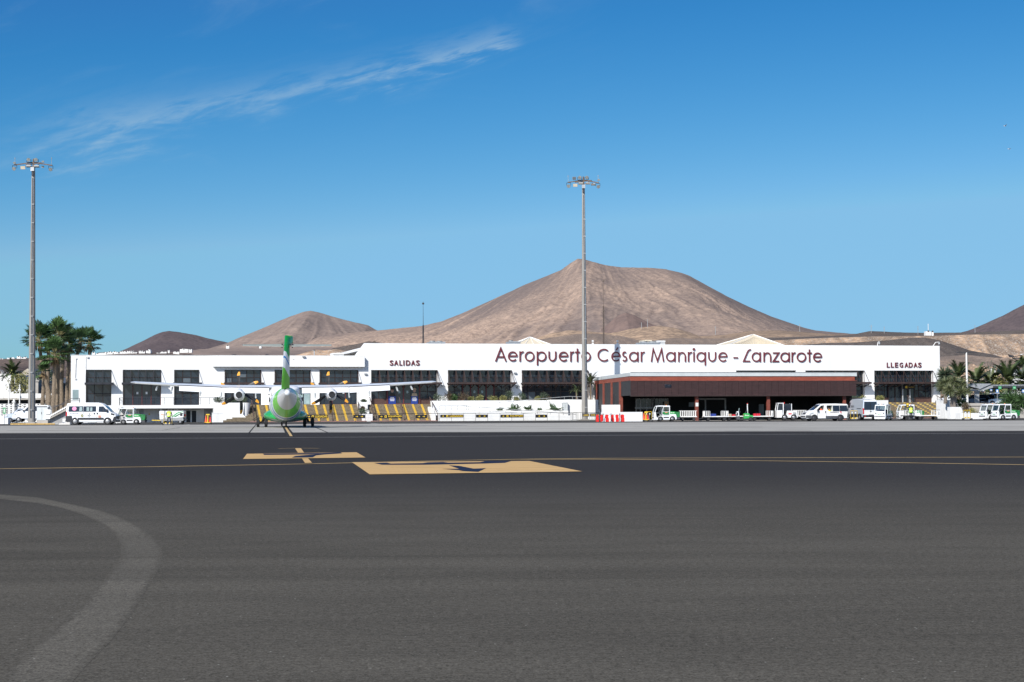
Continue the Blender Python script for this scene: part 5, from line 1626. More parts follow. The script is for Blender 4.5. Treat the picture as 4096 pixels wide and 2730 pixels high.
# --- electric apron tractors
def tug(label, loc, rz, door=True, green='tug_green', cab='car_white'):
    t = thing('apron_tractor', label, 'tractor', loc, rz, 'white and green electric apron tractors')
    hw = lambda x, z: .68 - max(0, z - 1.0) * .03
    low = [(1.55, .20), (1.56, .95), (1.50, 1.06), (1.32, 1.06), (1.22, .42), (1.02, .40), (.98, .62), (-.32, .66), (-.40, .80), (-1.02, .86), (-1.20, .60), (-1.22, .22), (-.80, .16), (1.45, .14)]
    low = [(1.55, .20), (1.56, .95), (1.48, 1.05), (1.34, 1.05), (1.25, .44), (1.0, .42), (.92, .62), (-.30, .66), (-.36, .80), (-1.05, .82), (-1.15, .60), (-1.17, .22), (-1.0, .15), (1.4, .14)]
    hull(low, hw, .04).build('body', cab, t, smooth=35)
    mb = MB()
    hull([(-.34, .81), (-.34, 1.10), (-.40, 1.14), (-1.0, 1.12), (-1.0, .825)], lambda x, z: .64, .03, 0, mb)
    mb.build('engine_deck', green, t, smooth=35)
    mb = MB()
    hull([(-1.0, .45), (-1.0, 1.10), (-1.52, 1.08), (-1.58, 1.0), (-1.58, .62), (-1.5, .45)], lambda x, z: .60, .03, 0, mb)
    d = mb.build('battery_box', 'tug_green_dark' if green == 'tug_green' else green, t, smooth=35)
    for x, z in ((-1.12, .95), (-1.42, .95), (-1.27, .7)):
        for s in (-1, 1):
            MB().box(x - .05, x + .05, s * .6, s * .612, z - .04, z + .04).build('latch', 'trim_dark', d)
    MB().box(-1.55, -.98, -.58, .58, .2, .44).build('counterweight', 'trim_grey', t)
    # cab: pillars, roof, panes
    mb = MB()
    for s in (-1, 1):
        y = s * .62
        mb.bar((1.47, y, 1.04), (1.22, y, 1.74), .07, .07)
        mb.bar((-.30, y, .66), (-.30, y, 1.76), .09, .08)
        mb.bar((.42, y, .64), (.40, y, 1.74), .06, .06)
    mb.build('cab_frame', cab, t)
    hull([(1.28, 1.72), (1.18, 1.82), (.9, 1.855), (-.30, 1.84), (-.38, 1.76), (-.34, 1.71)], lambda x, z: .68, .03).build('roof', cab, t, smooth=35)
    cross(t, 1.44, 1.06, 1.24, 1.70, .57, .57, 'glass_clear', 'windscreen')
    MB().box(-.315, -.30, -.58, .58, 1.15, 1.70).build('rear_window', 'glass_clear', t)
    MB().box(-.33, -.27, -.62, .62, .66, 1.14).build('rear_bulkhead', cab, t)
    for s in (-1, 1):
        mb = MB()
        mb.bar((-.26, s * .67, .68), (-.26, s * .67, 1.72), .05, .06).bar((.60, s * .67, .70), (.62, s * .67, 1.10), .05, .05)
        mb.bar((.62, s * .67, 1.10), (.42, s * .67, 1.72), .05, .05).bar((-.26, s * .67, 1.72), (.44, s * .67, 1.72), .05, .05).bar((-.26, s * .67, 1.12), (.62, s * .67, 1.12), .05, .04)
        mb.prism([(-.26, .67), (.60, .67), (.60, .80), (.45, .74), (-.26, .74)], s * .67 - .02, s * .67 + .02)
        dd = mb.build('door', cab, t)
        MB().prism([(-.22, 1.14), (.58, 1.14), (.41, 1.69), (-.22, 1.69)], s * .67 - .006, s * .67 + .006).build('pane', 'glass_clear', dd)
        MB().prism([(-.22, .78), (.30, .74), (.50, .86), (.58, 1.10), (-.22, 1.10)], s * .67 - .006, s * .67 + .006).build('pane', 'tug_green_dark', dd)
        MB().box(-.05, .25, s * .68 - .004, s * .68 + .004, .98, 1.07).build('sticker', 'logo_orange', dd)
        pane_on(t, [(-.22, .36), (.44, .36), (.44, .50), (-.22, .50)], hw, s, 'trim_dark', 'vent', .01)
        text('Binter', -.66, .93, .13, s * .648, 'house_white', t, wd=.48, side=s, bold=.03)
        for x, r in ((.80, .26), (-.64, .27)):
            wheel(t, x, s * .60, r, .2, .55)
        MB().box(1.555, 1.575, s * .48 - .08, s * .48 + .08, .76, .90).build('headlamp', 'trim_dark', t)
    arch(t, .80, .677, .26, .32)
    arch(t, -.64, .677, .27, .33)
    MB().box(1.56, 1.58, -.62, .62, .38, .47).build('front_vent', 'trim_dark', t)
    tl = lambda a, b, c: (1.575, a, b)
    text('Binter', 0, .60, .11, 0, 'tug_green', t, wd=.46, bold=.02, tilt=tl)
    MB().box(1.48, 1.62, -.64, .64, .14, .24).build('bumper', cab, t)
    MB().box(-.12, .42, -.5, .5, .55, .78).box(-.22, -.08, -.5, .5, .78, 1.25).build('seat', 'trim_dark', t)
    MB().box(1.0, 1.3, -.55, .55, .9, 1.05).build('dashboard', 'trim_grey', t)
    MB().tube([(1.05, .2, 1.0), (.82, .2, 1.12)], .03).cyl((.82, .2, 1.10), (.80, .2, 1.12), .17, n=14).build('steering_wheel', 'trim_dark', t)
    MB().cyl((-.1, -.3, 1.84), (-.1, -.3, 1.93), .06, n=10).build('beacon', 'orange', t, smooth=40)
    for y in (-.3, .3):
        MB().box(1.0, 1.1, y - .1, y + .1, 1.85, 1.91).build('work_lamp', 'trim_dark', t)
    MB().box(-1.72, -1.57, -.08, .08, .35, .47).build('hitch', 'trim_dark', t)
    return t
mg = bpy.data.materials.new('glass_clear')
mg.use_nodes = True
n = NT(mg.node_tree)
n.n.clear()
a, b, c = n.add('ShaderNodeBsdfTransparent'), n.add('ShaderNodeBsdfGlossy'), n.add('ShaderNodeMixShader')
a.inputs[0].default_value = (.72, .78, .78, 1)
b.inputs[1].default_value = .03
c.inputs[0].default_value = .12
n.l.new(a.outputs[0], c.inputs[1])
n.l.new(b.outputs[0], c.inputs[2])
n.l.new(c.outputs[0], n.add('ShaderNodeOutputMaterial').inputs[0])
MATS['glass_clear'] = mg
p_ = gnd(527, 1698.5)
tug0 = tug('white tractor with a green deck just ahead of the white minibus', (p_.x, p_.y, .01), rad(182))
dup(tug0, dpos(2664, 202.5), rad(186), 'white tractor with green deck parked at the mouth of the baggage hall')
dup(tug0, dpos(3535, 203.6), rad(240), 'white tractor facing the camera beside the security van')
dup(tug0, dpos(3640, 208.5), rad(184), 'white tractor with its door open behind the worker in yellow vest')
dup(tug0, dpos(4022, 200), rad(198), 'nearer of two white tractors by the palm shrubs')
dup(tug0, dpos(3974, 202), rad(198), 'farther of two white tractors half hidden by its twin')

# old white tractor in the hall
p_ = at(3138, 1680, 206)
t = thing('old_tractor', 'old scuffed white tractor with a dark cab under the hall roof', 'tractor', (p_.x, p_.y, .03), rad(180))
hull([(1.05, .3), (1.05, 1.2), (.35, 1.22), (.32, .42), (-.1, .4), (-.2, 1.16), (-1.45, 1.14), (-1.5, .3)], lambda x, z: .8, .04).build('body', 'car_white_dirty', t, smooth=35)
mb = MB()
for s in (-1, 1):
    mb.bar((1.0, s * .7, 1.2), (.85, s * .7, 2.05), .07).bar((.25, s * .7, .5), (.25, s * .7, 2.05), .09).bar((-.75, s * .7, 1.15), (-.75, s * .7, 2.0), .07)
mb.box(.2, .92, -.75, .75, 2.03, 2.1).build('cab_frame', 'car_white', t)
MB().box(-.72, .2, -.65, .65, 1.15, 1.98).build('cab', 'glass_dark', t)
for s in (-1, 1):
    MB().prism([(.95, 1.22), (.82, 2.0), (.3, 2.0), (.3, .75), (.7, .75)], s * .72 - .01, s * .72 + .01).build('window', 'glass_dark', t)
    MB().box(-1.3, -.9, s * .8, s * .815, .55, .95).build('hatch', 'galv_dull', t)
    MB().box(-.75, -.35, s * .8, s * .812, .7, .85).build('emblem', 'logo_red', t)
    for x in (-1.0, .1):
        wheel(t, x, s * .72, .36, .22, .5)
MB().cyl((.0, 0, 1.98), (0, 0, 2.2), .05, n=8).build('beacon', 'light_red', t)
MB().cyl((-.35, -.66, 1.88), (-.35, -.70, 1.88), .09, n=12).build('work_lamp', 'light_lens', t)

# green stand-on baggage tractor
p_ = at(2978, 1683, 203)
t = thing('stand_on_tractor', 'small green and grey stand-on tractor with a lamp post', 'tractor', (p_.x, p_.y, .01), rad(180))
hull([(.95, .12), (1.0, .45), (.92, .55), (.62, .55), (.55, .22), (.15, .2), (-.9, .22), (-.95, .12)], lambda x, z: .5, .04).build('chassis', 'trim_grey', t, smooth=35)
hull([(.97, .5), (1.0, .85), (.9, 1.12), (.72, 1.12), (.66, .5)], lambda x, z: .46, .03).build('front_shell', 'car_white', t, smooth=35)
MB().prism([(1.01, .62), (.95, 1.0), (.82, 1.0), (.8, .62)], -.475, .475).build('front_panel', 'trim_dark', t)
hull([(.12, .24), (.12, .82), (.02, .9), (-.5, .88), (-.62, .66), (-.95, .64), (-.98, .36), (-.4, .24)], lambda x, z: .48, .04).build('rear_shell', 'tug_green', t, smooth=35)
for s in (-1, 1):
    text('Binter', -.25, .58, .14, s * .485, 'house_white', t, wd=.5, side=s, bold=.03)
    wheel(t, -.68, s * .40, .24, .16, .4, 'rim_dark')
    MB().bar((-.38, s * .18, .85), (-.35, s * .18, 1.95), .05).build('mast', 'car_white', t)
wheel(t, .72, .0, .18, .14, .4, 'rim_dark')
MB().box(-.42, -.3, -.2, .2, 1.92, 1.98).build('mast_cap', 'car_white', t)
MB().cyl((-.36, 0, 1.98), (-.36, 0, 2.1), .05, n=8).build('beacon', 'light_red', t)
MB().bar((.7, 0, 1.1), (.62, 0, 1.5), .05, .3).build('backrest', 'glass_teal', t)
MB().box(.5, .62, -.3, .3, 1.0, 1.14).build('tiller', 'trim_dark', t)
MB().bar((-.1, 0, .88), (-.28, 0, 1.3), .35, .08).build('back_pad', 'trim_dark', t)

# ---------------------------------------------------------------- baggage dollies
def dolly(label, loc, rz, L_=2.9, ends=('f', 'b'), sides=False, bed='car_white_dirty'):
    t = thing('baggage_dolly', label, 'dolly', loc, rz, 'flat baggage dollies')
    MB().box(-L_ / 2, L_ / 2, -.7, .7, .46, .55).build('bed', bed, t)
    MB().box(-L_ / 2 - .02, L_ / 2 + .02, -.73, -.701, .43, .57).build('edge_strip', 'house_white', t)
    for x in (-L_ * .33, L_ * .33):
        for s in (-1, 1):
            wheel(t, x, s * .55, .2, .12, .45, 'rim_dark')
    MB().bar((-L_ * .33, 0, .35), (L_ * .33, 0, .35), .1, .12).build('axle_beam', 'steel_dark', t)
    for e in ends:
        x = L_ / 2 - .05 if e == 'f' else -L_ / 2 + .05
        for k in range(5):
            y = -.65 + 1.3 * k / 4
            MB().bar((x, y, .55), (x, y, 1.18), .07, .05).build('stake', 'house_white', t)
        MB().bar((x, -.65, 1.18), (x, .65, 1.18), .05).build('top_rail', 'galv_dull', t)
        for s in (-1, 1):
            for k in range(1, 4):
                xx = x - (1 if e == 'f' else -1) * .2 * k
                MB().bar((xx, s * .68, .55), (xx, s * .68, 1.16), .06, .04).build('stake', 'house_white', t)
            MB().bar((x, s * .68, 1.17), (x - (1 if e == 'f' else -1) * .6, s * .68, 1.17), .05).build('top_rail', 'galv_dull', t)
    if sides:
        for k in range(9):
            xx = -L_ / 2 + .15 + (L_ - .3) * k / 8
            for s in (-1, 1):
                MB().bar((xx, s * .69, .55), (xx, s * .69, 1.2), .06, .04).build('stake', 'house_white', t)
        for s in (-1, 1):
            MB().bar((-L_ / 2, s * .69, 1.2), (L_ / 2, s * .69, 1.2), .05).build('top_rail', 'house_white', t)
    MB().bar((L_ / 2, 0, .35), (L_ / 2 + .9, 0, .2), .07).build('tow_bar', 'steel_dark', t)
    return t
dolly('railed white dolly hitched behind the hall tractor', dpos(2752, 204.5), rad(176), 2.1, (), True)
dolly('white dolly with a blue case in the hall mouth', dpos(2862, 204), rad(183), 2.9)
dolly('white dolly with small cases behind the stand-on tractor', dpos(2940, 206.5), rad(182), 2.4, ())
dolly('white dolly carrying a red suitcase', dpos(3045, 205), rad(181), 2.7, ('b',))
dolly('empty railed dolly behind the crew van nose', dpos(3190, 208), rad(178), 2.0, (), True)
dolly('low empty dolly behind the tractor facing the camera', dpos(3650, 206), rad(182), 2.6, ('f',), bed='trim_grey')
dolly('flat dolly with white stake ends before the arrivals stairs', dpos(3706, 204.5), rad(183), 2.9)
def case(label, px, D, L_, H_, mat, z=.56, dx=0):
    q = at(px, hor(px), D)
    t = thing('suitcase', label, 'suitcase', (q.x, q.y, z), rng.uniform(-.3, .3))
    hull([(-L_ / 2, 0), (L_ / 2, 0), (L_ / 2, H_), (-L_ / 2, H_)], lambda x, zz: .24, .05).build('shell', mat, t, smooth=40)
    MB().tube([(-.12, 0, H_), (-.1, 0, H_ + .06), (.1, 0, H_ + .06), (.12, 0, H_)], .018).build('handle', 'trim_dark', t)
    MB().box(-L_ * .2, -L_ * .16, -.245, .245, -.002, H_ + .004).box(L_ * .16, L_ * .2, -.245, .245, -.002, H_ + .004).build('strap', 'trim_dark', t)
case('long red suitcase lying on a white dolly', 3027, 205, .80, .30, 'case_red')
case('blue suitcase lying on a white dolly', 2852, 204, .62, .30, 'case_blue')
case('tan bag on the dolly behind the stand-on tractor', 2920, 206.4, .40, .26, 'case_tan')
case('small red bag on the dolly behind the stand-on tractor', 2934, 206.4, .34, .20, 'case_red')
case('small orange bag on the dolly behind the stand-on tractor', 2947, 206.4, .30, .22, 'cone_orange')

# ---------------------------------------------------------------- ground power unit
p_ = gnd(688, 1698)
t = thing('power_unit', 'white towed ground power unit with green swoosh beside the bending worker', 'generator', (p_.x, p_.y + .3, .01), rad(2))
hull([(-1.32, .55), (-1.36, 1.42), (-1.3, 1.48), (1.30, 1.48), (1.34, 1.44), (1.34, .75), (1.2, .72)], lambda x, z: .72, .04).build('housing', 'car_white', t, smooth=35)
MB().box(-.85, -.66, -.73, .73, .55, 1.482).build('panel', 'galv_dull', t)
hull([(-1.25, .38), (-1.2, .60), (1.25, .72), (1.35, .5), (1.3, .36)], lambda x, z: .70, .03).build('chassis', 'galv_dull', t, smooth=35)
for s in (-1, 1):
    MB().prism([(-.05, .80), (.2, .85), (.7, 1.2), (1.3, 1.38), (1.3, 1.44), (.6, 1.28)], s * .72, s * .727).build('swoosh', 'tug_green', t)
    MB().prism([(.15, .78), (.5, .82), (.9, 1.06), (1.3, 1.18), (1.3, 1.24), (.8, 1.14)], s * .72, s * .728).build('swoosh', 'tug_green_dark', t)
    MB().box(.95, 1.2, s * .72, s * .75, .92, 1.25).build('socket', 'trim_dark', t)
    MB().box(-1.2, -.92, s * .72, s * .73, 1.02, 1.12).build('sticker', 'logo_orange', t)
    for x in (-1.02, .95):
        wheel(t, x, s * .55, .27, .2, .5)
    for x, z in ((.05, 1.38), (.8, 1.38), (.05, .85), (.8, .85)):
        MB().box(x - .03, x + .03, s * .72, s * .735, z - .03, z + .03).build('latch', 'trim_dark', t)
MB().cyl((1.34, -.3, 1.0), (1.5, -.3, 1.0), .14, n=14).build('cable_reel', 'light_red', t)
MB().box(1.34, 1.6, -.5, .5, .45, .6).build('bumper', 'trim_dark', t)
MB().bar((-1.3, 0, .42), (-2.3, 0, .45), .09).build('tow_bar', 'yellow', t)

# ---------------------------------------------------------------- cone and chock trolleys, post trolleys
def cone_trolley(label, px, D):
    q = at(px, hor(px), D)
    t = thing('cone_trolley', label, 'trolley', (q.x, q.y, .01), rad(5))
    MB().box(-.38, .38, -.3, .3, .14, .22).build('base', 'yellow', t)
    for x in (-.3, .3):
        MB().cyl((x, -.33, .1), (x, .33, .1), .1, n=10).build('wheel', 'rubber', t)
    for x, m_, h in ((-.22, 'cone_orange', .75), (.24, 'barrier_red', .72), (-.02, 'cone_orange', .6)):
        c = MB().cyl((x, .05, .22), (x, .05, .22 + h), .15, .04, n=12).build('cone', m_, t, smooth=40)
        MB().cyl((x, .05, .22 + h * .45), (x, .05, .22 + h * .62), .098, .08, n=12).build('white_band', 'barrier_white', c, smooth=40)
    MB().bar((0, -.2, .22), (0, -.2, 1.1), .1, .06).box(-.2, .2, -.26, -.14, 1.0, 1.12).build('upright', 'yellow', t)
    MB().tube([(.34, -.2, .22), (.4, -.2, .95), (.28, -.2, 1.0)], .025).build('handle', 'galv', t)
def stripe_mat():
    m = bpy.data.materials.new('hazard')
    m.use_nodes = True
    n = NT(m.node_tree)
    tc = n.add('ShaderNodeTexCoord').outputs['Object']
    s = n.add('ShaderNodeSeparateXYZ')
    n.l.new(tc, s.inputs[0])
    k = n.m('GREATER_THAN', n.m('FRACT', n.m('MULTIPLY', n.m('ADD', s.outputs[2], n.m('MULTIPLY', s.outputs[0], .7)), 7.0)), .5)
    n.l.new(n.mix(k, (.72, .5, .03), (.015, .015, .015)), n.n['Principled BSDF'].inputs['Base Color'])
    MATS['hazard'] = m
stripe_mat()
def post_trolley(label, px, D, posts=3, bars=True):
    q = at(px, hor(px), D)
    t = thing('chock_trolley', label, 'trolley', (q.x, q.y, .01), rad(4))
    MB().box(-.55, .55, -.25, .25, .1, .16).build('base', 'galv_dull', t)
    for x in (-.5, .5):
        for y in (-.25, .25):
            MB().cyl((x, y - .04, .09), (x, y + .04, .09), .09, n=10).build('wheel', 'rubber', t)
    for k in range(posts):
        x = -.42 + .84 * k / max(posts - 1, 1)
        MB().cyl((x, 0, .16), (x, 0, 1.15), .035, n=8).build('post', 'hazard', t)
    if bars:
        MB().tube([(-.42, 0, 1.13), (.42, 0, 1.13)], .03).build('top_bar', 'yellow', t)
    for x in (-.2, .2):
        MB().sph((x, -.1, .85), (.1, .08, .1)).build('lamp', 'light_lens', t, smooth=60)
        MB().prism([(x - .09, .16), (x + .09, .16), (x, .32)], -.2, .2).build('chock', 'yellow', t)
cone_trolley('trolley of traffic cones with a yellow upright beside the white cabinet', 832, 188)
t_ = cone_trolley('trolley of orange cones with striped yellow frame at the white wall end', 2583, 203)
post_trolley('striped yellow frame leaning beside the cone trolley at the hall', 2592, 203.8, 2)
post_trolley('striped post trolley beside the security van', 3415, 207)
post_trolley('striped post trolley before the low white wall near the palms', 3868, 207)

# red and white water filled barriers
def barrier(label, px, D, red, w_=.46):
    q = at(px, hor(px), D)
    t = thing('water_barrier', label, 'barrier', (q.x, q.y, .01), rad(12), 'red and white plastic barriers')
    m_ = 'barrier_red' if red else 'barrier_white'
    MB().prism([(-.28, 0), (.28, 0), (.26, .45), (.14, .55), (.12, .95), (-.12, .95), (-.14, .55), (-.26, .45)], -w_, w_, axis='x').build('body', m_, t)
    t.scale = (1, 1, .86)
    MB().box(-w_ - .04, -w_, -.06, .06, .2, .8).build('coupling', m_, t)
    MB().cyl((0, 0, .95), (0, 0, .99), .05, n=8).build('filler_cap', 'trim_dark', t)
k = ('first', 'second', 'third', 'fourth', 'fifth', 'sixth')
for i, (px, w_) in enumerate(((2389, 8), (2406.5, 8), (2426.5, 12), (2449.5, 8), (2467.5, 11), (2489, 13))):
    barrier('%s red barrier counted from the crowd barrier' % k[i], px, 196.5, True, w_ / 72)
for i, (px, w_) in enumerate(((2415.5, 8), (2438.5, 10), (2457.5, 6), (2477.5, 7))):
    barrier('%s white barrier counted from the crowd barrier' % k[i], px, 196.5, False, w_ / 72)
for i, px in enumerate((2412, 2444, 2479)):
    t = thing('chain_post', '%s dark chain post among the red and white barriers' % k[i], 'post', dpos(px, 195.9))
    MB().cyl((0, 0, 0), (0, 0, .95), .045, n=8).build('post', 'steel_dark', t)
    MB().cyl((0, 0, 0), (0, 0, .06), .16, n=10).build('foot', 'galv_dull', t)
# ---------------------------------------------------------------- twin turboprop (frame: +y nose, origin between the main wheels)
P0 = at(1141.5, hor(1141.5), 151.4)
ac = thing('airliner', 'white and green twin propeller airliner seen from behind its tail', 'airplane', (P0.x, P0.y, .01), rad(8.3))
def band_mat(name, stops, kx, ky, kz, rough=.3, extra=None):
    """constant colour bands along q = kx*x + ky*y + kz*z of the object's own frame"""
    m = bpy.data.materials.new(name)
    m.use_nodes = True
    n = NT(m.node_tree)
    p = n.n['Principled BSDF']
    p.inputs['Roughness'].default_value = rough
    p.inputs['Coat Weight'].default_value = .3
    s = n.add('ShaderNodeSeparateXYZ')
    tc = n.add('ShaderNodeTexCoord').outputs['Object']
    n.l.new(tc, s.inputs[0])
    q = n.m('ADD', n.m('ADD', n.m('MULTIPLY', n.m('ABSOLUTE', s.outputs[0]), kx), n.m('MULTIPLY', s.outputs[1], ky)), n.m('MULTIPLY', s.outputs[2], kz))
    c = None
    for lim, col in stops:
        c = n.mix(n.m('GREATER_THAN', q, lim), c, col) if c is not None else n.mix(0.0, col, col)
    g = n.noise(tc, 2.2, 4, .6)
    c = n.mix(n.m('MULTIPLY', n.ramp(g, .45, .8), .12), c, (.25, .25, .24))
    if extra:
        c = extra(n, s, c)
    n.l.new(c, p.inputs['Base Color'])
    MATS[name] = m
WHT, LIM, GRN, BLU, GRY, TEA = (.74, .75, .75), (.13, .50, .03), (.018, .34, .065), (.02, .20, .52), (.52, .52, .51), (.05, .32, .30)
band_mat('plane_fuselage', [(-99, GRY), (-10.05, LIM), (-8.0, WHT), (-7.45, BLU), (-7.05, WHT), (-6.2, TEA), (-5.6, WHT)], .0, 1.0, .30, .42)
band_mat('plane_rudder', [(-99, LIM), (4.15, WHT), (5.05, BLU), (5.22, WHT), (5.68, GRN), (7.45, LIM)], 0, .88, 1.0)
def ring(y, zc, rw, rh, n=28, p=1.0):
    return [(rw * cos(2 * pi * i / n), y, zc + rh * sin(2 * pi * i / n)) for i in range(n)]
secs = [(-13.75, 2.88, .10, .10), (-13.6, 2.88, .2, .2), (-13.3, 2.87, .27, .28), (-12.4, 2.76, .46, .50), (-11.2, 2.56, .74, .80), (-10, 2.37, .96, 1.04), (-8.5, 2.16, 1.18, 1.25), (-6.8, 2.02, 1.35, 1.39), (-5, 1.97, 1.42, 1.43), (-3, 1.96, 1.43, 1.43), (2, 1.96, 1.43, 1.43), (7, 1.96, 1.43, 1.43), (9.5, 1.93, 1.36, 1.38), (11.2, 1.78, 1.08, 1.10), (12.3, 1.62, .65, .66), (12.8, 1.54, .2, .2)]
MB().loft([ring(*s) for s in secs]).build('fuselage', 'plane_fuselage', ac, smooth=50)
MB().sph((0, -13.62, 2.88), (.235, .22, .235), 16, 10).build('tail_light', 'light_lens', ac, smooth=60)
mb = MB()
for s in (-1, 1):     # cabin windows
    for k in range(18):
        y = -5.5 + k * .8
        a = MB().box(s * 1.37, s * 1.44, y - .12, y + .12, 2.25, 2.6)
        mb.add(a.v, a.f)
    MB().prism([(11.0, 2.15), (11.9, 1.95), (11.6, 2.25), (10.9, 2.5)], s * .55, s * .98, axis='x').build('cockpit_window', 'glass_dark', ac)
w_ = mb.build('cabin_window', 'glass_dark', ac)
w_['kind'] = 'stuff'
# belly fairing with its wheel pods
rings = []
for y, rx, rh, zc in ((-5.2, .2, .1, .78), (-4.6, .95, .30, .88), (-3.4, 1.45, .46, .98), (-1.8, 1.82, .56, 1.03), (0, 1.95, .62, 1.05), (1.8, 1.82, .60, 1.03), (3.6, 1.4, .48, .95), (5.0, .8, .3, .85), (5.6, .2, .1, .8)):
    r_ = []
    for i in range(28):
        a = 2 * pi * i / 28
        cx_, sz_ = cos(a), sin(a)
        r_.append((rx * math.copysign(abs(cx_) ** .85, cx_), y, zc + rh * math.copysign(abs(sz_) ** (.75 if sz_ < 0 else 1.1), sz_)))
    rings.append(r_)
MB().loft(rings).build('belly_fairing', 'plane_green', ac, smooth=50)
mb = MB()     # pale stripe round the rear of the fairing
r2 = [[(x * 1.006, y - .01, z) for x, y, z in r_ if True] for r_ in rings[1:4]]
seg = [i for i in range(15, 28)]
for k in range(2):
    for i in range(16, 26):
        a = [Vector(rings[k + 1][i]), Vector(rings[k + 1][i + 1]), Vector(rings[k + 2][i + 1]), Vector(rings[k + 2][i])]
        c0 = Vector((0, a[0].y, .98))
        f = lambda v: (v.x * 1.008, v.y - .004, .98 + (v.z - .98) * 1.02)
        if k == 0:
            mb.add([f(v) for v in a], [(0, 1, 2, 3)])
mb.build('fairing_stripe', 'plane_grey', ac, smooth=50)
# wing
def aerofoil(chord, th, n=9):
    up_, lo = [], []
    for i in range(n + 1):
        t = (1 - cos(pi * i / n)) / 2
        y = 5 * th * (.2969 * math.sqrt(t) - .126 * t - .3516 * t * t + .2843 * t ** 3 - .1036 * t ** 4)
        up_.append((t, y * 1.15))
        lo.append((t, -y * .85))
    return [(-t * chord, z * chord) for t, z in up_ + lo[::-1][1:-1]]
def wing_sec(x, yle, chord, z, th):
    return [(x, yle + a, z + b) for a, b in aerofoil(chord, th)]
ws = [(0, 2.0, 2.57, 3.50, .17), (4.7, 2.0, 2.57, 3.52, .16), (9.3, 1.78, 2.05, 3.74, .15), (13.2, 1.58, 1.62, 3.98, .13), (13.52, 1.45, 1.25, 4.0, .08)]
for s in (-1, 1):
    wg = MB().loft([wing_sec(s * x, a, c, z, th) for x, a, c, z, th in ws]).build('wing', 'plane_white', ac, smooth=40)
    for x0, x1 in ((1.45, 5.6), (5.64, 9.25)):
        zt0 = np.interp(x0, [4.7, 9.3], [3.50, 3.72])
        zt1 = np.interp(x1, [4.7, 9.3], [3.50, 3.72])
        ch = .62
        q = MB().hexa([(s * x0, -.62, zt0 - .04), (s * x1, -.52, zt1 - .04), (s * x1, -.60, zt1 - .09), (s * x0, -.70, zt0 - .10)],
                      [(s * x0, -1.05, zt0 - .50), (s * x1, -.95, zt1 - .46), (s * x1, -.99, zt1 - .49), (s * x0, -1.10, zt0 - .53)])
        q.build('flap', 'plane_white', ac)
        MB().bar((s * x0, -.55, zt0 + .0), (s * x1, -.45, zt1 + .0), .05, .07).build('flap_gap', 'trim_dark', ac)
    MB().bar((s * 9.4, -.40, 3.70), (s * 13.1, -.12, 3.93), .12, .05).build('aileron', 'plane_grey', ac)
    for x, l_ in ((2.6, .85), (5.6, .9), (7.4, .75), (9.9, .4), (11.2, .35)):
        z = float(np.interp(x, [0, 4.7, 9.3, 13.2], [3.35, 3.36, 3.60, 3.86]))
        MB().loft([[(s * x + .07 * cos(a), y, z - d + h * sin(a)) for a in [k * pi / 4 for k in range(8)]] for y, d, h in ((.4, .12, .08), (-.6, .30, .16), (-1.15, .48 * l_ + .2, .30 * l_), (-1.4, .55 * l_ + .25, .12 * l_))]).build('flap_fairing', 'plane_grey', ac, smooth=50)
    # engine nacelle with exhaust, spinner and six blades
    x0 = s * 4.05
    nr = [(-1.75, 2.86, .30, .36), (-1.2, 2.88, .42, .52), (.2, 2.92, .48, .60), (2.0, 2.98, .47, .58), (3.4, 3.06, .40, .46), (3.7, 3.08, .30, .33)]
    nc = MB().loft([[(x0 + rw * math.copysign(abs(cos(a)) ** .8, cos(a)), y, zc + rh * math.copysign(abs(sin(a)) ** .8, sin(a))) for a in [k * pi / 10 for k in range(20)]] for y, zc, rw, rh in nr]).build('nacelle', 'plane_white', ac, smooth=50)
    MB().cyl((x0, -1.72, 2.88), (x0, -1.95, 2.84), .27, .29, n=18).build('exhaust', 'plane_dark', nc, smooth=40)
    MB().cyl((x0, -1.951, 2.84), (x0, -1.965, 2.84), .25, n=18).build('exhaust_mouth', 'interior_dark', nc)
    MB().loft([[(x0 + r * cos(a), y, 3.08 + r * sin(a)) for a in [k * pi / 7 for k in range(14)]] for y, r in ((3.70, .30), (4.0, .27), (4.3, .16), (4.42, .03))]).build('spinner', 'prop_black', ac, smooth=50)
    for k in range(6):
        a = rad(97 - 60 * k)
        u_ = Vector((cos(a), 0, sin(a)))
        v_ = Vector((-sin(a), 0, cos(a)))
        def sect(r, c, tw, sw):
            ctr = Vector((x0, 3.95, 3.08)) + u_ * r + v_ * sw
            d = v_ * cos(tw) + Vector((0, 1, 0)) * sin(tw)
            e = u_.cross(d) * .02
            return [ctr + d * c / 2 + e * 0, ctr + e, ctr - d * c / 2, ctr - e]
        R1 = 1.78
        b = MB().loft([sect(r, c, tw, sw) for r, c, tw, sw in ((.25, .16, .9, 0), (.6, .26, .7, .02), (1.1, .32, .45, .0), (1.58, .292, .3, -.06))])
        bl = b.build('propeller_blade', 'prop_black', ac)
        MB().loft([sect(r, c, tw, sw) for r, c, tw, sw in ((1.58, .295, .3, -.06), (1.75, .25, .25, -.10), (1.92, .14, .2, -.16))]).build('blade_tip', 'tip_orange', bl)
    # main wheels
    for dx in (-.34, .34):
        xw = s * 2.05 + dx
        tw = MB().cyl((xw - .12, 0, .43), (xw + .12, 0, .43), .43, n=24).cyl((xw + (.12 if dx > 0 else -.12), 0, .43), (xw + (.15 if dx > 0 else -.15), 0, .43), .38, .33, n=24).build('main_wheel', 'rubber', ac, smooth=40)
        MB().cyl((xw - .155, 0, .43), (xw + .155, 0, .43), .2, n=14).build('rim', 'rim_dark', tw)
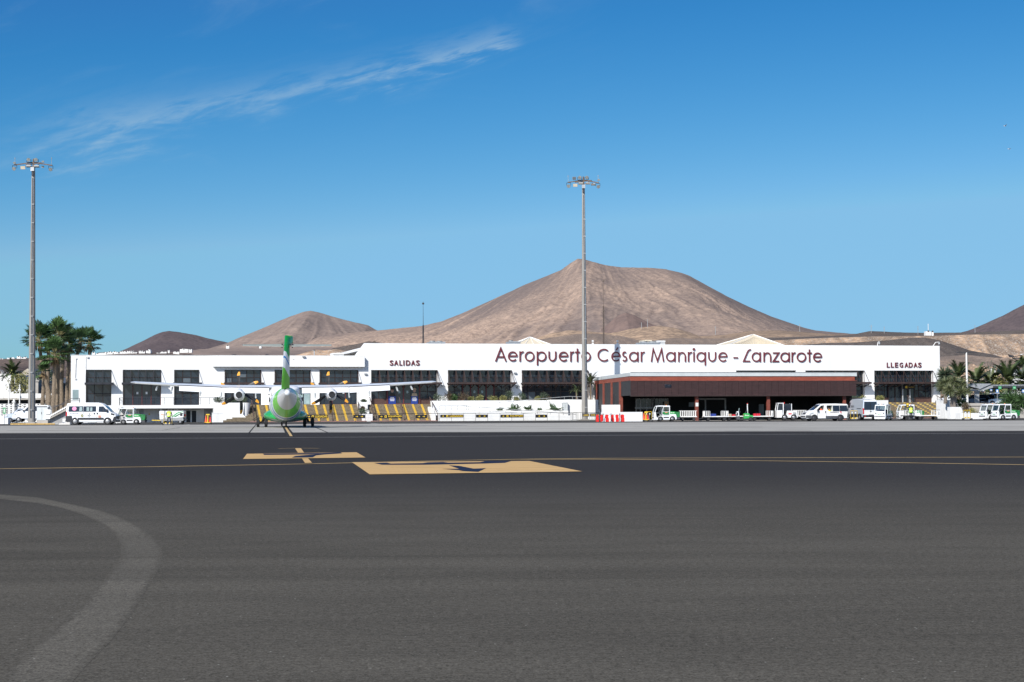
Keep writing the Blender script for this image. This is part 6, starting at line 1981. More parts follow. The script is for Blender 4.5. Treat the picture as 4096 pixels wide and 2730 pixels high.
    MB().tube([(s * 2.05 - .3, 0, .43), (s * 2.05 + .3, 0, .43)], .07).bar((s * 2.05, 0, .43), (s * 1.75, .1, 1.1), .16).bar((s * 2.05, -.2, .6), (s * 1.7, -.4, 1.0), .07).build('gear_leg', 'steel_dark', ac)
    MB().hexa([(s * 2.35, -.6, .95), (s * 2.35, .7, .95), (s * 2.33, .7, .98), (s * 2.33, -.6, .98)], [(s * 1.8, -.6, 1.12), (s * 1.8, .7, 1.12), (s * 1.8, .7, 1.15), (s * 1.8, -.6, 1.15)]).build('gear_door', 'trim_dark', ac)
for dx in (-.2, .2):
    MB().cyl((dx - .08, 10.75, .25), (dx + .08, 10.75, .25), .25, n=18).build('nose_wheel', 'rubber', ac, smooth=40)
MB().bar((0, 10.75, .25), (0, 10.75, 1.1), .12).build('nose_gear_leg', 'steel_dark', ac)
# wing box fairing on the roof
MB().loft([[(rw * math.copysign(abs(cos(a)) ** .55, cos(a)), y, 3.1 + rh * math.copysign(abs(sin(a)) ** .6, sin(a))) for a in [k * pi / 12 for k in range(24)]] for y, rw, rh in ((-2.2, .5, .25), (-1.5, 1.15, .50), (-.6, 1.28, .60), (1.8, 1.28, .62), (2.8, 1.0, .5), (3.6, .4, .3))]).build('wing_fairing', 'plane_white', ac, smooth=50)
# fin, deflected rudder, tailplane
def slab(pts, th, mat, name, parent=ac, rot=None):
    """thin symmetric plate outlined by (y, z) points, sharpened at its rim"""
    c = Vector((sum(p[0] for p in pts) / len(pts), sum(p[1] for p in pts) / len(pts)))
    inn = [(c.x + (p[0] - c.x) * .86, c.y + (p[1] - c.y) * .95) for p in pts]
    L = [[(-th / 2, a, b) for a, b in inn], [(0, a, b) for a, b in pts], [(th / 2, a, b) for a, b in inn]]
    o = MB().loft(L).build(name, mat, parent, smooth=60)
    return o
slab([(-9.0, 3.30), (-5.8, 3.45), (-8.4, 3.75), (-11.0, 7.0), (-11.1, 7.55), (-11.95, 7.55), (-12.2, 3.1)], .26, 'plane_green', 'fin')
rud = slab([(.0, 3.15), (.0, 6.95), (.72, 7.05), (.72, 7.6), (-.55, 7.62), (-1.25, 3.2)], .22, 'plane_rudder', 'rudder')
rud.location = (.10, -12.0, 0)
rud.rotation_euler = (0, 0, -rad(27))
for s in (-1, 1):
    MB().loft([[(s * x, -10.6 - x * .12 + a, 6.86 + b) for a, b in aerofoil(c, .10)] for x, c in ((.12, 1.35), (3.5, .92), (3.66, .7))]).build('tailplane', 'plane_tail_shaded', ac, smooth=40)
    MB().hexa([(s * .35, -11.85, 6.80), (s * 3.6, -11.85, 6.82), (s * 3.6, -11.8, 6.90), (s * .35, -11.8, 6.92)], [(s * .35, -12.35, 6.68), (s * 3.6, -12.15, 6.74), (s * 3.6, -12.14, 6.76), (s * .35, -12.34, 6.70)]).build('elevator', 'plane_tail_shaded', ac)
    MB().box(s * .42 - .04, s * .42 + .04, -12.1, -11.7, 6.6, 6.95).build('hinge', 'trim_dark', ac)
MB().loft([ring(y, 6.88, r, r * .9, 12) for y, r in ((-12.3, .05), (-11.9, .2), (-10.8, .24), (-10.0, .08))]).build('tail_bullet', 'plane_white', ac, smooth=50)
for z, y in ((4.0, -13.0), (5.6, -12.9)):
    MB().bar((.45, y, z), (.55, y - .4, z), .03).build('static_wick', 'trim_dark', ac)
MB().tube([(-2.9, 1, .62), (-2.4, .5, 1.0)], .02).build('antenna', 'steel_dark', ac)
for s in (-1, 1):
    MB().cyl((s * 1.38, 1.5, 2.9), (s * 1.5, 1.5, 2.9), .05, n=6).build('antenna', 'steel_dark', ac)

# ---------------------------------------------------------------- floodlight masts
def flood(t, p, r, tilt_up, face=(0, -1, -.5), hang=-1):
    p = Vector(p)
    d = Vector(face).normalized()
    o = MB().cyl(p + d * .28, p - d * .10, r, r * .55, n=16).build('floodlight', 'galv_dull', t, smooth=40)
    MB().cyl(p + d * .281, p + d * .30, r * .94, n=16).build('lens', 'lamp_glass', o)
    a = Vector((r * 1.1, 0, 0))
    up_ = Vector((0, 0, -hang * r * 1.5))
    MB().tube([p - a, p - a + up_, p + a + up_, p + a], .03).build('yoke', 'steel_dark', o)
    return o
def rectflood(t, p, w_, h_, face=(0, -1, -.7), mat='cream_roof'):
    p = Vector(p)
    d = Vector(face).normalized()
    x = Vector((1, 0, 0))
    u_ = d.cross(x).normalized()
    q = [p + x * a * w_ / 2 + u_ * b * h_ / 2 for a, b in ((-1, -1), (1, -1), (1, 1), (-1, 1))]
    o = MB().hexa([v + d * .06 for v in q], [p + (v - p) * .7 - d * .14 for v in q]).build('floodlight', 'galv_dull', t)
    q2 = [p + (v - p) * .92 for v in q]
    MB().hexa([v + d * .075 for v in q2], [v + d * .061 for v in q2]).build('lens', mat, o)
    return o
M('lamp_glass', (.30, .32, .31), .25, .2, var=.3, vs=6)
M('pole_grey', (.275, .26, .235), .75, var=.14, vs=1.5, stretch=(2, 2, .35), dirt=(.20, .20, .19), ds=.7)
M('rust_steel', (.16, .12, .095), .8, .2, var=.35, vs=5)
def mast(label, px, D, H, r0, r1, kind, conduit_px):
    b = at(px, hor(px), D)
    t = thing('floodlight_mast', label, 'light mast', (b.x, b.y, .1), 0)
    n = 12
    NZ = 14
    MB().loft([[((r0 + (r1 - r0) * k / NZ) * cos(2 * pi * i / n + .26), (r0 + (r1 - r0) * k / NZ) * sin(2 * pi * i / n + .26), H * k / NZ) for i in range(n)] for k in range(NZ + 1)]).build('pole', 'pole_grey', t, smooth=20)
    MB().box(-r0 * 1.25, r0 * 1.25, -r0 * 1.25, r0 * 1.25, -.1, .04).build('base_plate', 'concrete', t)
    for dx, m_ in ((-.04, 'steel_dark'), (.06, 'galv')):
        c = conduit_px
        MB().tube([(c * r0 + dx, -r0 * 1.02, .6), (c * r1 + dx, -r1 * 1.05, H - 1.4)], .045, 6).build('conduit', m_, t)
    for k in range(12):
        z = 1.6 + k * (H - 4) / 12
        r = r0 + (r1 - r0) * z / H
        MB().box(conduit_px * r - .14, conduit_px * r + .20, -r - .10, -r + .02, z - .05, z + .05).build('clamp', 'galv_dull', t)
    for k in range(1, 4):
        z = H * k / 4
        r = (r0 + (r1 - r0) * k / 4) * 1.03
        MB().cyl((0, 0, z - .04), (0, 0, z + .04), r, n=12).build('collar', 'pole_grey', t, smooth=20)
    W = 2.1 if kind else 2.45
    MB().cyl((0, 0, H), (0, 0, H + 1.1), .13, .09, n=8).build('mast_head', 'rust_steel', t)
    mb = MB()
    mb.bar((-W, -.1, H + .30), (0, -.1, H + .62), .13, .13).bar((0, -.1, H + .62), (W, -.1, H + .22), .13, .13)
    mb.bar((-W * .5, .9, H + .45), (W * .5, -.9, H + .45), .12, .12)
    mb.bar((-.8, -.1, H + .4), (0, -.1, H), .08).bar((.8, -.1, H + .4), (0, -.1, H), .08)
    mb.build('crossarm', 'rust_steel', t)
    MB().box(-.22, .22, -r1 - .35, -r1 + .02, H - .55, H - .05).build('junction_box', 'galv', t)
    MB().box(-.12, .12, -r1 - .2, -r1 + .02, H - 1.1, H - .58).build('junction_box', 'steel_dark', t)
    for x in (-W + (.05 if kind else .1), W - .1):
        MB().cyl((x, -.1, H + .3), (x, -.1, H + 1.2), .025, n=6).cyl((x, -.1, H + 1.05), (x, -.1, H + 1.25), .05, n=6).build('warning_light', 'galv_dull', t)
    for x in (-.52, .42):
        flood(t, (x, -.25, H + .98), .25, 0, (.1, -1, -.35), 1)
    flood(t, (-W + .12, -.25, H - .15), .25, 0, (-.1, -1, -.4), -1)
    flood(t, (W - .15, -.25, H - .25), .25, 0, (.15, -1, -.4), -1)
    if kind == 0:
        rectflood(t, (-1.25, -.3, H - .08), .62, .42, (0, -1, -.35))
        rectflood(t, (-.5, -.35, H + .08), .65, .4, (0, -.35, -1), 'galv')
        rectflood(t, (.5, -.35, H + .06), .72, .42, (0, -.35, -1), 'galv')
        for x, z in ((-W + .1, .55), (1.3, .68), (1.28, .02)):
            rectflood(t, (x, -.25, H + z), .34, .26, (0, -1, -.3), 'lamp_glass')
    else:
        rectflood(t, (-1.25, -.3, H + .82), .5, .42, (.2, -1, -.1), 'glass_grey')
        rectflood(t, (-1.1, -.3, H - .1), .60, .42, (0, -1, -.35))
        rectflood(t, (-.35, -.35, H + .12), .65, .36, (0, -.35, -1), 'cream_roof')
        rectflood(t, (.6, -.35, H + .12), .6, .36, (.3, -.35, -1), 'cream_roof')
        rectflood(t, (1.3, -.35, H - .02), .6, .36, (.4, -.5, -1), 'cream_roof')
        rectflood(t, (W - .05, -.25, H + .6), .3, .24, (.5, -1, -.2), 'lamp_glass')
    return t
mast('tall grey floodlight mast beside the palms', 127, 217, 32.7, .47, .22, 0, .05)
mast('tall grey floodlight mast before the white ramp crossing the volcano', 2339, 228, 31.6, .41, .19, 1, .28)
# ---------------------------------------------------------------- plants
def rv(r):
    return Vector((r.gauss(0, 1), r.gauss(0, 1), r.gauss(0, 1))).normalized()
def leaves_build(name, V, Fc, mi, mats, parent, smooth=False):
    me = bpy.data.meshes.new(name)
    me.from_pydata(V, [], Fc)
    for k in mats:
        me.materials.append(MATS[k])
    me.polygons.foreach_set('material_index', mi)
    o = bpy.data.objects.new(name, me)
    COL.objects.link(o)
    o.parent = parent
    return o
def bush(name, label, cat, loc, rx, ry, rz, n, leaf, kind, seed, stem=True, group=None, narrow=.45, flat=0.0):
    """many small leaves through a lumpy rounded volume"""
    r = random.Random(seed)
    t = thing(name, label, cat, loc, 0, group)
    lumps = [(Vector((r.uniform(-.55, .55) * rx, r.uniform(-.55, .55) * ry, r.uniform(.35, .95) * rz)), r.uniform(.42, .7)) for _ in range(9)]
    V, Fc, mi = [], [], []
    for _ in range(n):
        c, k = r.choice(lumps)
        d = rv(r)
        rad_ = k * (r.random() ** .45)
        p = c + Vector((d.x * rx * rad_, d.y * ry * rad_, d.z * rz * rad_))
        p.z = max(p.z, .03)
        a = (d + rv(r) * .9 + Vector((0, 0, .3))).normalized()
        b = a.cross(rv(r)).normalized()
        l_ = leaf * r.uniform(.6, 1.3)
        w_ = l_ * narrow
        o_ = len(V)
        V += [p - b * w_ / 2, p + a * l_ * .5 - b * w_ * .55, p + a * l_, p + a * l_ * .5 + b * w_ * .55]
        Fc.append((o_, o_ + 1, o_ + 2, o_ + 3))
        mi.append(r.choice((0, 0, 1, 1, 2)))
    leaves_build('foliage', [tuple(v) for v in V], Fc, mi, ['%s_leaf%d' % (kind, i) for i in range(3)], t)
    if stem:
        mb = MB()
        for k in range(4):
            c = lumps[k][0]
            mb.cyl((0, 0, -.05), (c.x * .7, c.y * .7, c.z * .8), .03 + .02 * rx, .015, n=5)
        mb.build('stem', 'bark', t)
    return t
def trunk_mesh(pts, r0, r1, rings=26, n=12, wob=.05, seed=0):
    r = random.Random(seed)
    P = [Vector(p) for p in pts]
    R_ = []
    m = len(P) - 1
    for k in range(rings + 1):
        f = k / rings * m
        i = min(int(f), m - 1)
        u = f - i
        p0, p1, p2, p3 = P[max(i - 1, 0)], P[i], P[i + 1], P[min(i + 2, m)]
        c = .5 * ((2 * p1) + (p2 - p0) * u + (2 * p0 - 5 * p1 + 4 * p2 - p3) * u * u + (3 * p1 - p0 - 3 * p2 + p3) * u ** 3)
        rr = (r0 + (r1 - r0) * k / rings) * (1 + wob * (1 if k % 2 else -1))
        R_.append([(c.x + rr * (1 + r.uniform(-.06, .06)) * cos(2 * pi * j / n), c.y + rr * (1 + r.uniform(-.06, .06)) * sin(2 * pi * j / n), c.z) for j in range(n)])
    return MB().loft(R_)
def fan_palm(label, base, top, crown_r, seed, nf=30, r0=.30, bend=0.0, dead=14, name='fan_palm'):
    """palm with fan leaves on long stalks; base and top are world points"""
    r = random.Random(seed)
    base, top = Vector(base), Vector(top)
    t = thing(name, label, 'palm', base, 0, 'fan palms beside the terminal')
    h = top - base
    mid = h * .5 + Vector((bend, 0, 0))
    trunk_mesh([(0, 0, -.2), mid * .55, mid, h * .8 + Vector((bend * .4, 0, 0)), h], r0, r0 * .72, 40, 10, .06, seed).build('trunk', 'bark', t, smooth=30)
    V, Fc, mi = [], [], []
    st = MB()
    dv, df = [], []
    for k in range(nf):
        el = r.uniform(-.55, 1.45) if k > 5 else r.uniform(.9, 1.5)
        az = k * 2.399 + r.uniform(-.3, .3)
        d = Vector((cos(el) * cos(az), cos(el) * sin(az), sin(el)))
        L_ = crown_r * r.uniform(.50, .68)
        p0 = h + Vector((0, 0, r.uniform(-.35, .15)))
        p1 = p0 + d * L_ - Vector((0, 0, .12 * L_ * (1.2 - abs(el))))
        st.cyl(p0, p1, .035, .018, n=4)
        s_ = Vector((-sin(az), cos(az), 0))
        up_ = s_.cross(d).normalized()
        fr = crown_r * r.uniform(.42, .58)
        droop = r.uniform(.15, .5)
        mm = r.choice((0, 0, 1, 1, 2))
        N = 17
        for j in range(N):
            a = (j / (N - 1) - .5) * 3.5
            dd = (d * cos(a) + s_ * sin(a)).normalized()
            ll = fr * (1 - .22 * abs(a) / 1.75) * r.uniform(.9, 1.08)
            q = (d * -sin(a) + s_ * cos(a)).normalized() * (ll * .085)
            fold = up_ * (.05 * ll * (1 if j % 2 else -1))
            m1 = p1 + dd * ll * .62 + fold - up_ * .02
            tip = p1 + dd * ll - Vector((0, 0, droop * ll * .35))
            o_ = len(V)
            V += [p1, m1 - q, tip, m1 + q]
            Fc.append((o_, o_ + 1, o_ + 2, o_ + 3))
            mi.append(mm if r.random() < .8 else 1)
    leaves_build('crown', [tuple(v) for v in V], Fc, mi, ['fan_leaf%d' % i for i in range(3)], t)
    st.build('stalks', 'petiole', t)['kind'] = 'stuff'
    for k in range(dead):
        az = r.uniform(0, 2 * pi)
        p0 = h + Vector((cos(az) * r0 * .7, sin(az) * r0 * .7, -.25))
        for j in range(7):
            dd = Vector((cos(az + r.uniform(-.6, .6)) * r.uniform(.2, .55), sin(az + r.uniform(-.6, .6)) * r.uniform(.2, .55), -1)).normalized()
            l_ = crown_r * r.uniform(.35, .75)
            b = dd.cross(rv(r)).normalized() * .06
            o_ = len(dv)
            dv += [tuple(p0), tuple(p0 + dd * l_ * .6 - b), tuple(p0 + dd * l_), tuple(p0 + dd * l_ * .6 + b)]
            df.append((o_, o_ + 1, o_ + 2, o_ + 3))
    leaves_build('dead_skirt', dv, df, [0] * len(df), ['dead_frond'], t)
    return t
def pt(px, py, D):
    return at(px, py, D)
Z1 = lambda x, y: (x * .3189, 1250 + y * .3189)
def wz(x, y, D):
    return pt(*Z1(x, y), D)
palms = [((525, 1260), (483, 335), 3.7, 214, 34, .30, .5, 'fan palm standing close behind the floodlight mast'), ((612, 1290), (545, 735), 2.0, 213, 20, .34, .4, 'short leaning fan palm with yellow dead fronds'),
         ((660, 1280), (692, 520), 3.7, 212, 36, .30, 0, 'fan palm with a low spreading crown before the taller ones'), ((715, 1260), (738, 285), 3.7, 217, 36, .30, 0, 'tallest fan palm of the middle group'),
         ((778, 1250), (800, 430), 3.2, 219, 30, .34, -.2, 'thick trunked fan palm in the middle of the row'), ((828, 1250), (868, 400), 3.2, 222, 32, .30, 0, 'slim fan palm second from the terminal wall'),
         ((868, 1250), (1010, 370), 3.3, 225, 32, .32, -.6, 'fan palm leaning over the terminal end wall'), ((1120, 1000), (1125, 375), 3.3, 230, 34, .32, 0, 'fan palm rising behind the low roof'), ((590, 1100), (610, 330), 3.0, 224, 30, .30, 0, 'fan palm at the back between the first two')]
for i, (b, tp, cr, D, nf, r0, bend, lab) in enumerate(palms):
    D += 16
    B, T = wz(*b, D), wz(*tp, D)
    B.z = min(B.z, .6) if i != 7 else 0
    fan_palm(lab, B, T, cr * .68, 40 + i, int(nf * 1.15), r0, bend, 12 if i != 1 else 24)

def date_palm(label, base, H, crown_r, seed, nf=34, trunk=True, kind='date', group='date palms over the car park', nl=26, r0=.3):
    r = random.Random(seed)
    t = thing('date_palm', label, 'palm', base, 0, group)
    if trunk:
        trunk_mesh([(0, 0, -.3), (0, 0, H * .5), (0, 0, H)], r0, r0 * .9, 20, 10, .07, seed).build('trunk', 'bark', t, smooth=30)
    V, Fc, mi = [], [], []
    for k in range(nf):
        az = k * 2.399 + r.uniform(-.2, .2)
        el = r.uniform(-.1, 1.35)
        L_ = crown_r * r.uniform(.85, 1.1)
        pts = []
        for j in range(7):
            f = j / 6
            e = el - f * f * 1.15 * (1.1 - el * .45)
            pts.append((pts[-1] if pts else Vector((0, 0, H))) + (Vector((cos(e) * cos(az), cos(e) * sin(az), sin(e))) * L_ / 6 if j else Vector((0, 0, 0))))
        s_ = Vector((-sin(az), cos(az), 0))
        mm = r.choice((0, 0, 1, 2))
        for j in range(nl):
            f = .12 + .88 * j / nl
            i = min(int(f * 6), 5)
            p = pts[i] + (pts[i + 1] - pts[i]) * (f * 6 - i)
            ax = (pts[i + 1] - pts[i]).normalized()
            ll = crown_r * .22 * (1 - .6 * abs(f - .4)) * r.uniform(.85, 1.1)
            for sg in (-1, 1):
                d = (ax * .75 + s_ * sg * .75 + Vector((0, 0, .25 - .3 * f))).normalized()
                b = ax * ll * .075
                o_ = len(V)
                V += [tuple(p - b * 1.7), tuple(p + d * ll), tuple(p + b * 1.7)]
                Fc.append((o_, o_ + 1, o_ + 2))
                mi.append(mm)
    leaves_build('crown', V, Fc, mi, ['%s_leaf%d' % (kind, i) for i in range(3)], t)
    return t
def rosette_tree(label, base, heads, trunks, seed, kind='dragon', name='dragon_tree', L_=.95, nl=150, cat='tree'):
    """spiky heads of sword leaves on a short branching trunk; heads: (x, y, z, r)"""
    r = random.Random(seed)
    t = thing(name, label, cat, base, 0)
    mb = MB()
    for pts, a, b in trunks:
        q = trunk_mesh(pts, a, b, 12, 10, .03, seed)
        mb.add(q.v, q.f)
    mb.build('trunk', 'bark_grey', t, smooth=40)
    V, Fc, mi = [], [], []
    for x, y, z, k in heads:
        c = Vector((x, y, z))
        for _ in range(nl):
            d = rv(r)
            d.z = d.z * .8 + .25
            d.normalize()
            l_ = L_ * k * r.uniform(.75, 1.1)
            b = d.cross(rv(r)).normalized() * l_ * .035
            tip = c + d * l_ - Vector((0, 0, l_ * .12 * r.random()))
            m_ = c + d * l_ * .5
            o_ = len(V)
            V += [tuple(c + d * .05), tuple(m_ - b), tuple(tip), tuple(m_ + b)]
            Fc.append((o_, o_ + 1, o_ + 2, o_ + 3))
            mi.append(r.choice((0, 0, 1, 1, 2)))
    leaves_build('crown', V, Fc, mi, ['%s_leaf%d' % (kind, i) for i in range(3)], t)
    return t
Z7 = lambda x, y: (3400 + x * .3188, 1250 + y * .3188)
def w7(x, y, D):
    return pt(*Z7(x, y), D)
def rel(x, y, D, base):
    return tuple(w7(x, y, D) - Vector(base))
# dragon trees at the arrivals corner
B1 = w7(1297, 1180, 221)
rng2 = random.Random(5)
hd = []
for x, y in ((1300, 930), (1200, 900), (1390, 900), (1250, 970), (1360, 980), (1430, 950), (1170, 960), (1310, 870), (1240, 1000), (1400, 1010), (1330, 1000), (1270, 900), (1450, 990)):
    q = w7(x, y, 221 + rng2.uniform(-1.2, 1.2)) - B1
    hd.append((q.x, q.y, q.z, rng2.uniform(.85, 1.15)))
rosette_tree('big spreading dragon tree in front of the arrivals corner', B1, hd, [([(0, 0, -1), (0, 0, .6), (.05, 0, 1.4)], .45, .36)] + [([(0, 0, 1.1), (a[0] * .5, a[1] * .5, a[2] * .75), a[:3]], .25, .08) for a in hd[:8]], 3, L_=1.15)
B2 = w7(1198, 1100, 226)
hd = []
for x, y in ((1198, 790), (1165, 930), (1230, 930), (1190, 880)):
    q = w7(x, y, 226 + rng2.uniform(-.5, .5)) - B2
    hd.append((q.x, q.y, q.z, 1.25 if y == 790 else 1.0))
rosette_tree('slim yucca like tree with a round blue green head at the building corner', B2, hd, [([(0, 0, -.5), (0, 0, 1.0), (.05, 0, hd[0][2] - .1)], .28, .12), ([(0, 0, .8), hd[1][:3]], .15, .08), ([(0, 0, .8), hd[2][:3]], .15, .08)], 4, kind='bush', L_=1.25, nl=330)
for i, (x, y, D, H, cr, lab) in enumerate(((1360, 830, 240, 4.0, 3.0, 'date palm just behind the dragon trees'), (1585, 880, 262, 4.5, 3.3, 'date palm right of the white lamp post'), (1770, 920, 265, 4.2, 3.2, 'date palm in the middle over the carport roof'),
                                           (1985, 880, 262, 4.6, 3.8, 'large date palm over the carport roof near its end'), (2170, 860, 266, 4.6, 3.4, 'date palm cut by the picture edge'), (2150, 700, 300, 8.0, 2.6, 'taller palm far behind the carport end'))):
    p_ = w7(x, y, D)
    date_palm(lab, (p_.x, p_.y, p_.z - H), H, cr, 70 + i, 40)
p_ = w7(2050, 1190, 213)
hd = [(rng2.uniform(-1.0, 1.0), rng2.uniform(-.8, .8), rng2.uniform(.4, 2.2), rng2.uniform(.9, 1.2)) for _ in range(12)]
rosette_tree('dense dark green yucca clump behind the parked tractors', (p_.x, p_.y, .6), hd, [([(0, 0, -.6), (0, 0, .5), (.1, 0, 1.0)], .3, .15)], 6, kind='fan', name='yucca_clump', L_=1.15, nl=150, cat='shrub')
p_ = w7(1385, 1130, 222)
rosette_tree('small dark yucca at the foot of the dragon tree', (p_.x, p_.y, p_.z - .9), [(0, 0, .9, 1), (.4, .2, .6, .9), (-.3, .1, .5, .8)], [([(0, 0, -.5), (0, 0, .5)], .1, .06)], 8, kind='fan', name='yucca', L_=1.0, nl=110, cat='shrub')
p_ = w7(1460, 1215, 216)
bush('shrub', 'rounded brown green shrub above the low white wall', 'shrub', (p_.x, p_.y, p_.z - .6), .62, .5, 1.05, 900, .16, 'brown', 11)
p_ = w7(1545, 1240, 216)
bush('shrub', 'low olive shrub beside the rounded brown one', 'shrub', (p_.x, p_.y, p_.z - .5), .75, .4, .7, 700, .14, 'pale', 12)
for x, y, D, r_, lab in ((1800, 760, 285, 3.4, 'grey green feathery tree behind the carport palms'), (1890, 900, 262, 1.6, 'round green bush over the carport roof'), (1620, 1000, 275, 3.5, 'dark hedge bush under the carport'), (1900, 1010, 278, 4.0, 'dark hedge bush deep under the carport'), (1300, 1010, 262, 3.2, 'dark bush behind the white cars'), (2100, 1000, 275, 4, 'dark hedge bush at the carport end')):
    p_ = w7(x, y, D)
    z = max(p_.z - r_, 0)
    bush('background_bush', lab, 'bush', (p_.x, p_.y, z), r_ * .9, r_ * .7, r_ * 1.1, 1500, .34, 'bush' if r_ != 1.6 else 'pale', 90 + int(x))
# planting along the terrace: (zoom-4 px, radius m, kind)
Z4 = lambda x, y: (1700 + x * .3189, 1250 + y * .3189)
row = [(180, 1108, .68, .55, 'bush', 'blue green cushion shrub at the head of the departures stairs'), (300, 1095, .62, .70, 'brown', 'brownish shrub next to the blue green cushion'), (360, 1120, .45, .45, 'fan', 'small bright fern beside the brownish shrub'), (480, 1085, .66, .66, 'brown', 'rounded russet shrub before the glass doors'),
       (572, 1102, .42, .34, 'pale', 'first small pale yellow shrub after the russet one'), (680, 1100, .50, .40, 'pale', 'second small pale yellow shrub after the russet one'), (855, 1105, .48, .38, 'pale', 'third small pale yellow shrub after the russet one'), (978, 1100, .45, .42, 'pale', 'fourth small pale yellow shrub after the russet one'),
       (1068, 1085, .60, .75, 'bush', 'tall grey green shrub before the white pier'), (1213, 1085, .62, .58, 'bush', 'low grey green shrub right of the white pier'), (1150, 1100, .35, .30, 'pale', 'tiny pale shrub at the white pier'), (1475, 1080, .68, .60, 'bush', 'grey green shrub before the last departures window'), (1410, 1105, .35, .32, 'pale', 'tiny pale shrub left of the last grey green one'), (1545, 1102, .32, .34, 'brown', 'tiny brownish shrub right of the last grey green one')]
for i, (x, y, rx, rz_, kind, lab) in enumerate(row):
    u, z = fac(*Z4(x, y), 2.6)
    q = fworld(u, -2.6, ZF + .35)
    bush('shrub', lab, 'shrub', q, rx * 1.25, rx * .8, rz_ * 1.5, 800, .13 if kind != 'fan' else .22, kind, 200 + i)
def leafy(label, px, py, off, z, s, seed, n=13):
    """plant with arching lobed leaves"""
    r = random.Random(seed)
    u, _ = fac(px, py, off)
    t = thing('leafy_plant', label, 'plant', fworld(u, -off, z), 0)
    V, Fc, mi = [], [], []
    for k in range(n):
        az = k * 2.4
        el = r.uniform(.25, 1.2)
        d = Vector((cos(az) * cos(el), sin(az) * cos(el), sin(el)))
        sd_ = Vector((-sin(az), cos(az), 0))
        L_ = s * r.uniform(.8, 1.1)
        base_ = Vector((0, 0, .02))
        for j in range(9):
            f = .25 + .75 * j / 8
            p = base_ + d * L_ * f - Vector((0, 0, .45 * L_ * f * f * cos(el)))
            wd = L_ * .34 * sin(pi * min(f * 1.02, .98)) + .03
            for sg in (-1, 1):
                q = p + sd_ * sg * wd + d * L_ * .10 - Vector((0, 0, wd * .25))
                o_ = len(V)
                V += [tuple(p), tuple((p + q) / 2 - d * L_ * .035), tuple(q), tuple((p + q) / 2 + d * L_ * .05)]
                Fc.append((o_, o_ + 1, o_ + 2, o_ + 3))
                mi.append(k % 3 if k % 3 < 2 else 0)
    leaves_build('foliage', V, Fc, mi, ['fan_leaf0', 'fan_leaf1'], t)
    MB().cyl((0, 0, -.1), (0, 0, .15), .06, .04, n=6).build('stem', 'bark', t)
zp = fz(2100, 1644, 6.3)
for i, (x, s, lab) in enumerate(((943, .55, 'small leafy plant at the start of the ramp planter'), (1125, .85, 'large leafy plant first in the ramp planter'), (1300, .72, 'leafy plant in the middle of the ramp planter'), (1440, .42, 'smallest leafy plant in the ramp planter'), (1620, 1.0, 'largest leafy plant beside the electrical box'))):
    leafy(lab, *Z4(x, 1210), 5.4, zp - .02, s * 1.5, 300 + i, 15)
# plants on the round cornered planter and the stepped planter
for i, (x, y, off, z, rx, rz_, kind, lab) in enumerate(((875, 1606, 4, None, .7, .55, 'bush', 'dark green shrub at the balcony end of the rounded planter'), (925, 1608, 4, None, .9, .5, 'bush', 'spreading shrub in the middle of the rounded planter'), (970, 1604, 4, None, .7, .6, 'bush', 'shrub over the tapered round planter'),
                                                       (1453, 1604, 2.8, None, .42, .3, 'bush', 'small shrub on top of the stepped planter'), (1450, 1628, 3.9, 1.45, .26, .4, 'brown', 'tiny brown shrub on the middle tier of the stepped planter'), (1453, 1648, 5.6, .95, .75, .55, 'bush', 'wide shrub on the low tier of the stepped planter'))):
    u, zz = fac(x, y, off)
    bush('shrub', lab, 'shrub', fworld(u, -off, z if z is not None else ZF + .2), rx, rx * .7, rz_, 700, .14, kind, 400 + i)
for x, y, off, z, rx, rz_, kind, lab in ((3400, 1592, 5, ZF - .6, 2.2, 1.4, 'bush', 'dark shrub mass between the hall and the security van'), (3452, 1588, 4, ZF - .2, .8, .8, 'pale', 'olive shrub above the security van'), (3520, 1596, 4.3, ZF + .2, .55, .5, 'pale', 'small green shrub in the arrivals planter')):
    u, zz = fac(x, y, off)
    bush('shrub', lab, 'shrub', fworld(u, -off, z), rx, rx * .6, rz_, 1200, .16, kind, int(x))
# feathery palm beside the middle mast
u, zz = fac(2362, 1590, 4)
q = fworld(u, -4.0, fz(2362, 1597, 4))
for k, (dx, H, lab) in enumerate(((0, 2.2, 'tall slender palm clump beside the middle mast'), (-1.9, 1.2, 'small feathery palm partly hidden by the middle mast'))):
    o = date_palm(lab, q + Vector((dx, .4, 0)), H, 1.9 if k == 0 else 1.2, 500 + k, 26, True, 'date', 'feathery palms at the mast', 20, .09)
    if k == 0:
        for j in range(5):
            a = j * 1.3
            MB().cyl((cos(a) * .25, sin(a) * .25, -.1), (cos(a) * .5, sin(a) * .5, H * .85), .05, .04, n=6).build('stem', 'bark_grey', o)

def norfolk(label, px, pyb, pyt, D):
    a, b = pt(px, pyb, D), pt(px, pyt, D)
    h = b.z - a.z + 3
    t = thing('norfolk_pine', label, 'tree', (a.x, a.y, a.z - 3), 0)
    MB().cyl((0, 0, 0), (0, 0, h), .12, .02, n=6).build('trunk', 'bark', t)
    V, Fc = [], []
    for k in range(9):
        z = h * (.35 + .62 * k / 9)
        L_ = (h - z) * .36 + .12
        for j in range(7):
            az = j * 2 * pi / 7 + k
            d = Vector((cos(az), sin(az), .22))
            s_ = Vector((-sin(az), cos(az), 0)) * .12
            o_ = len(V)
            c = Vector((0, 0, z))
            V += [tuple(c), tuple(c + d * L_ * .6 - s_ - Vector((0, 0, .05))), tuple(c + d * L_), tuple(c + d * L_ * .6 + s_ - Vector((0, 0, .05)))]
            Fc.append((o_, o_ + 1, o_ + 2, o_ + 3))
    leaves_build('crown', V, Fc, [0] * len(Fc), ['fan_leaf2'], t)
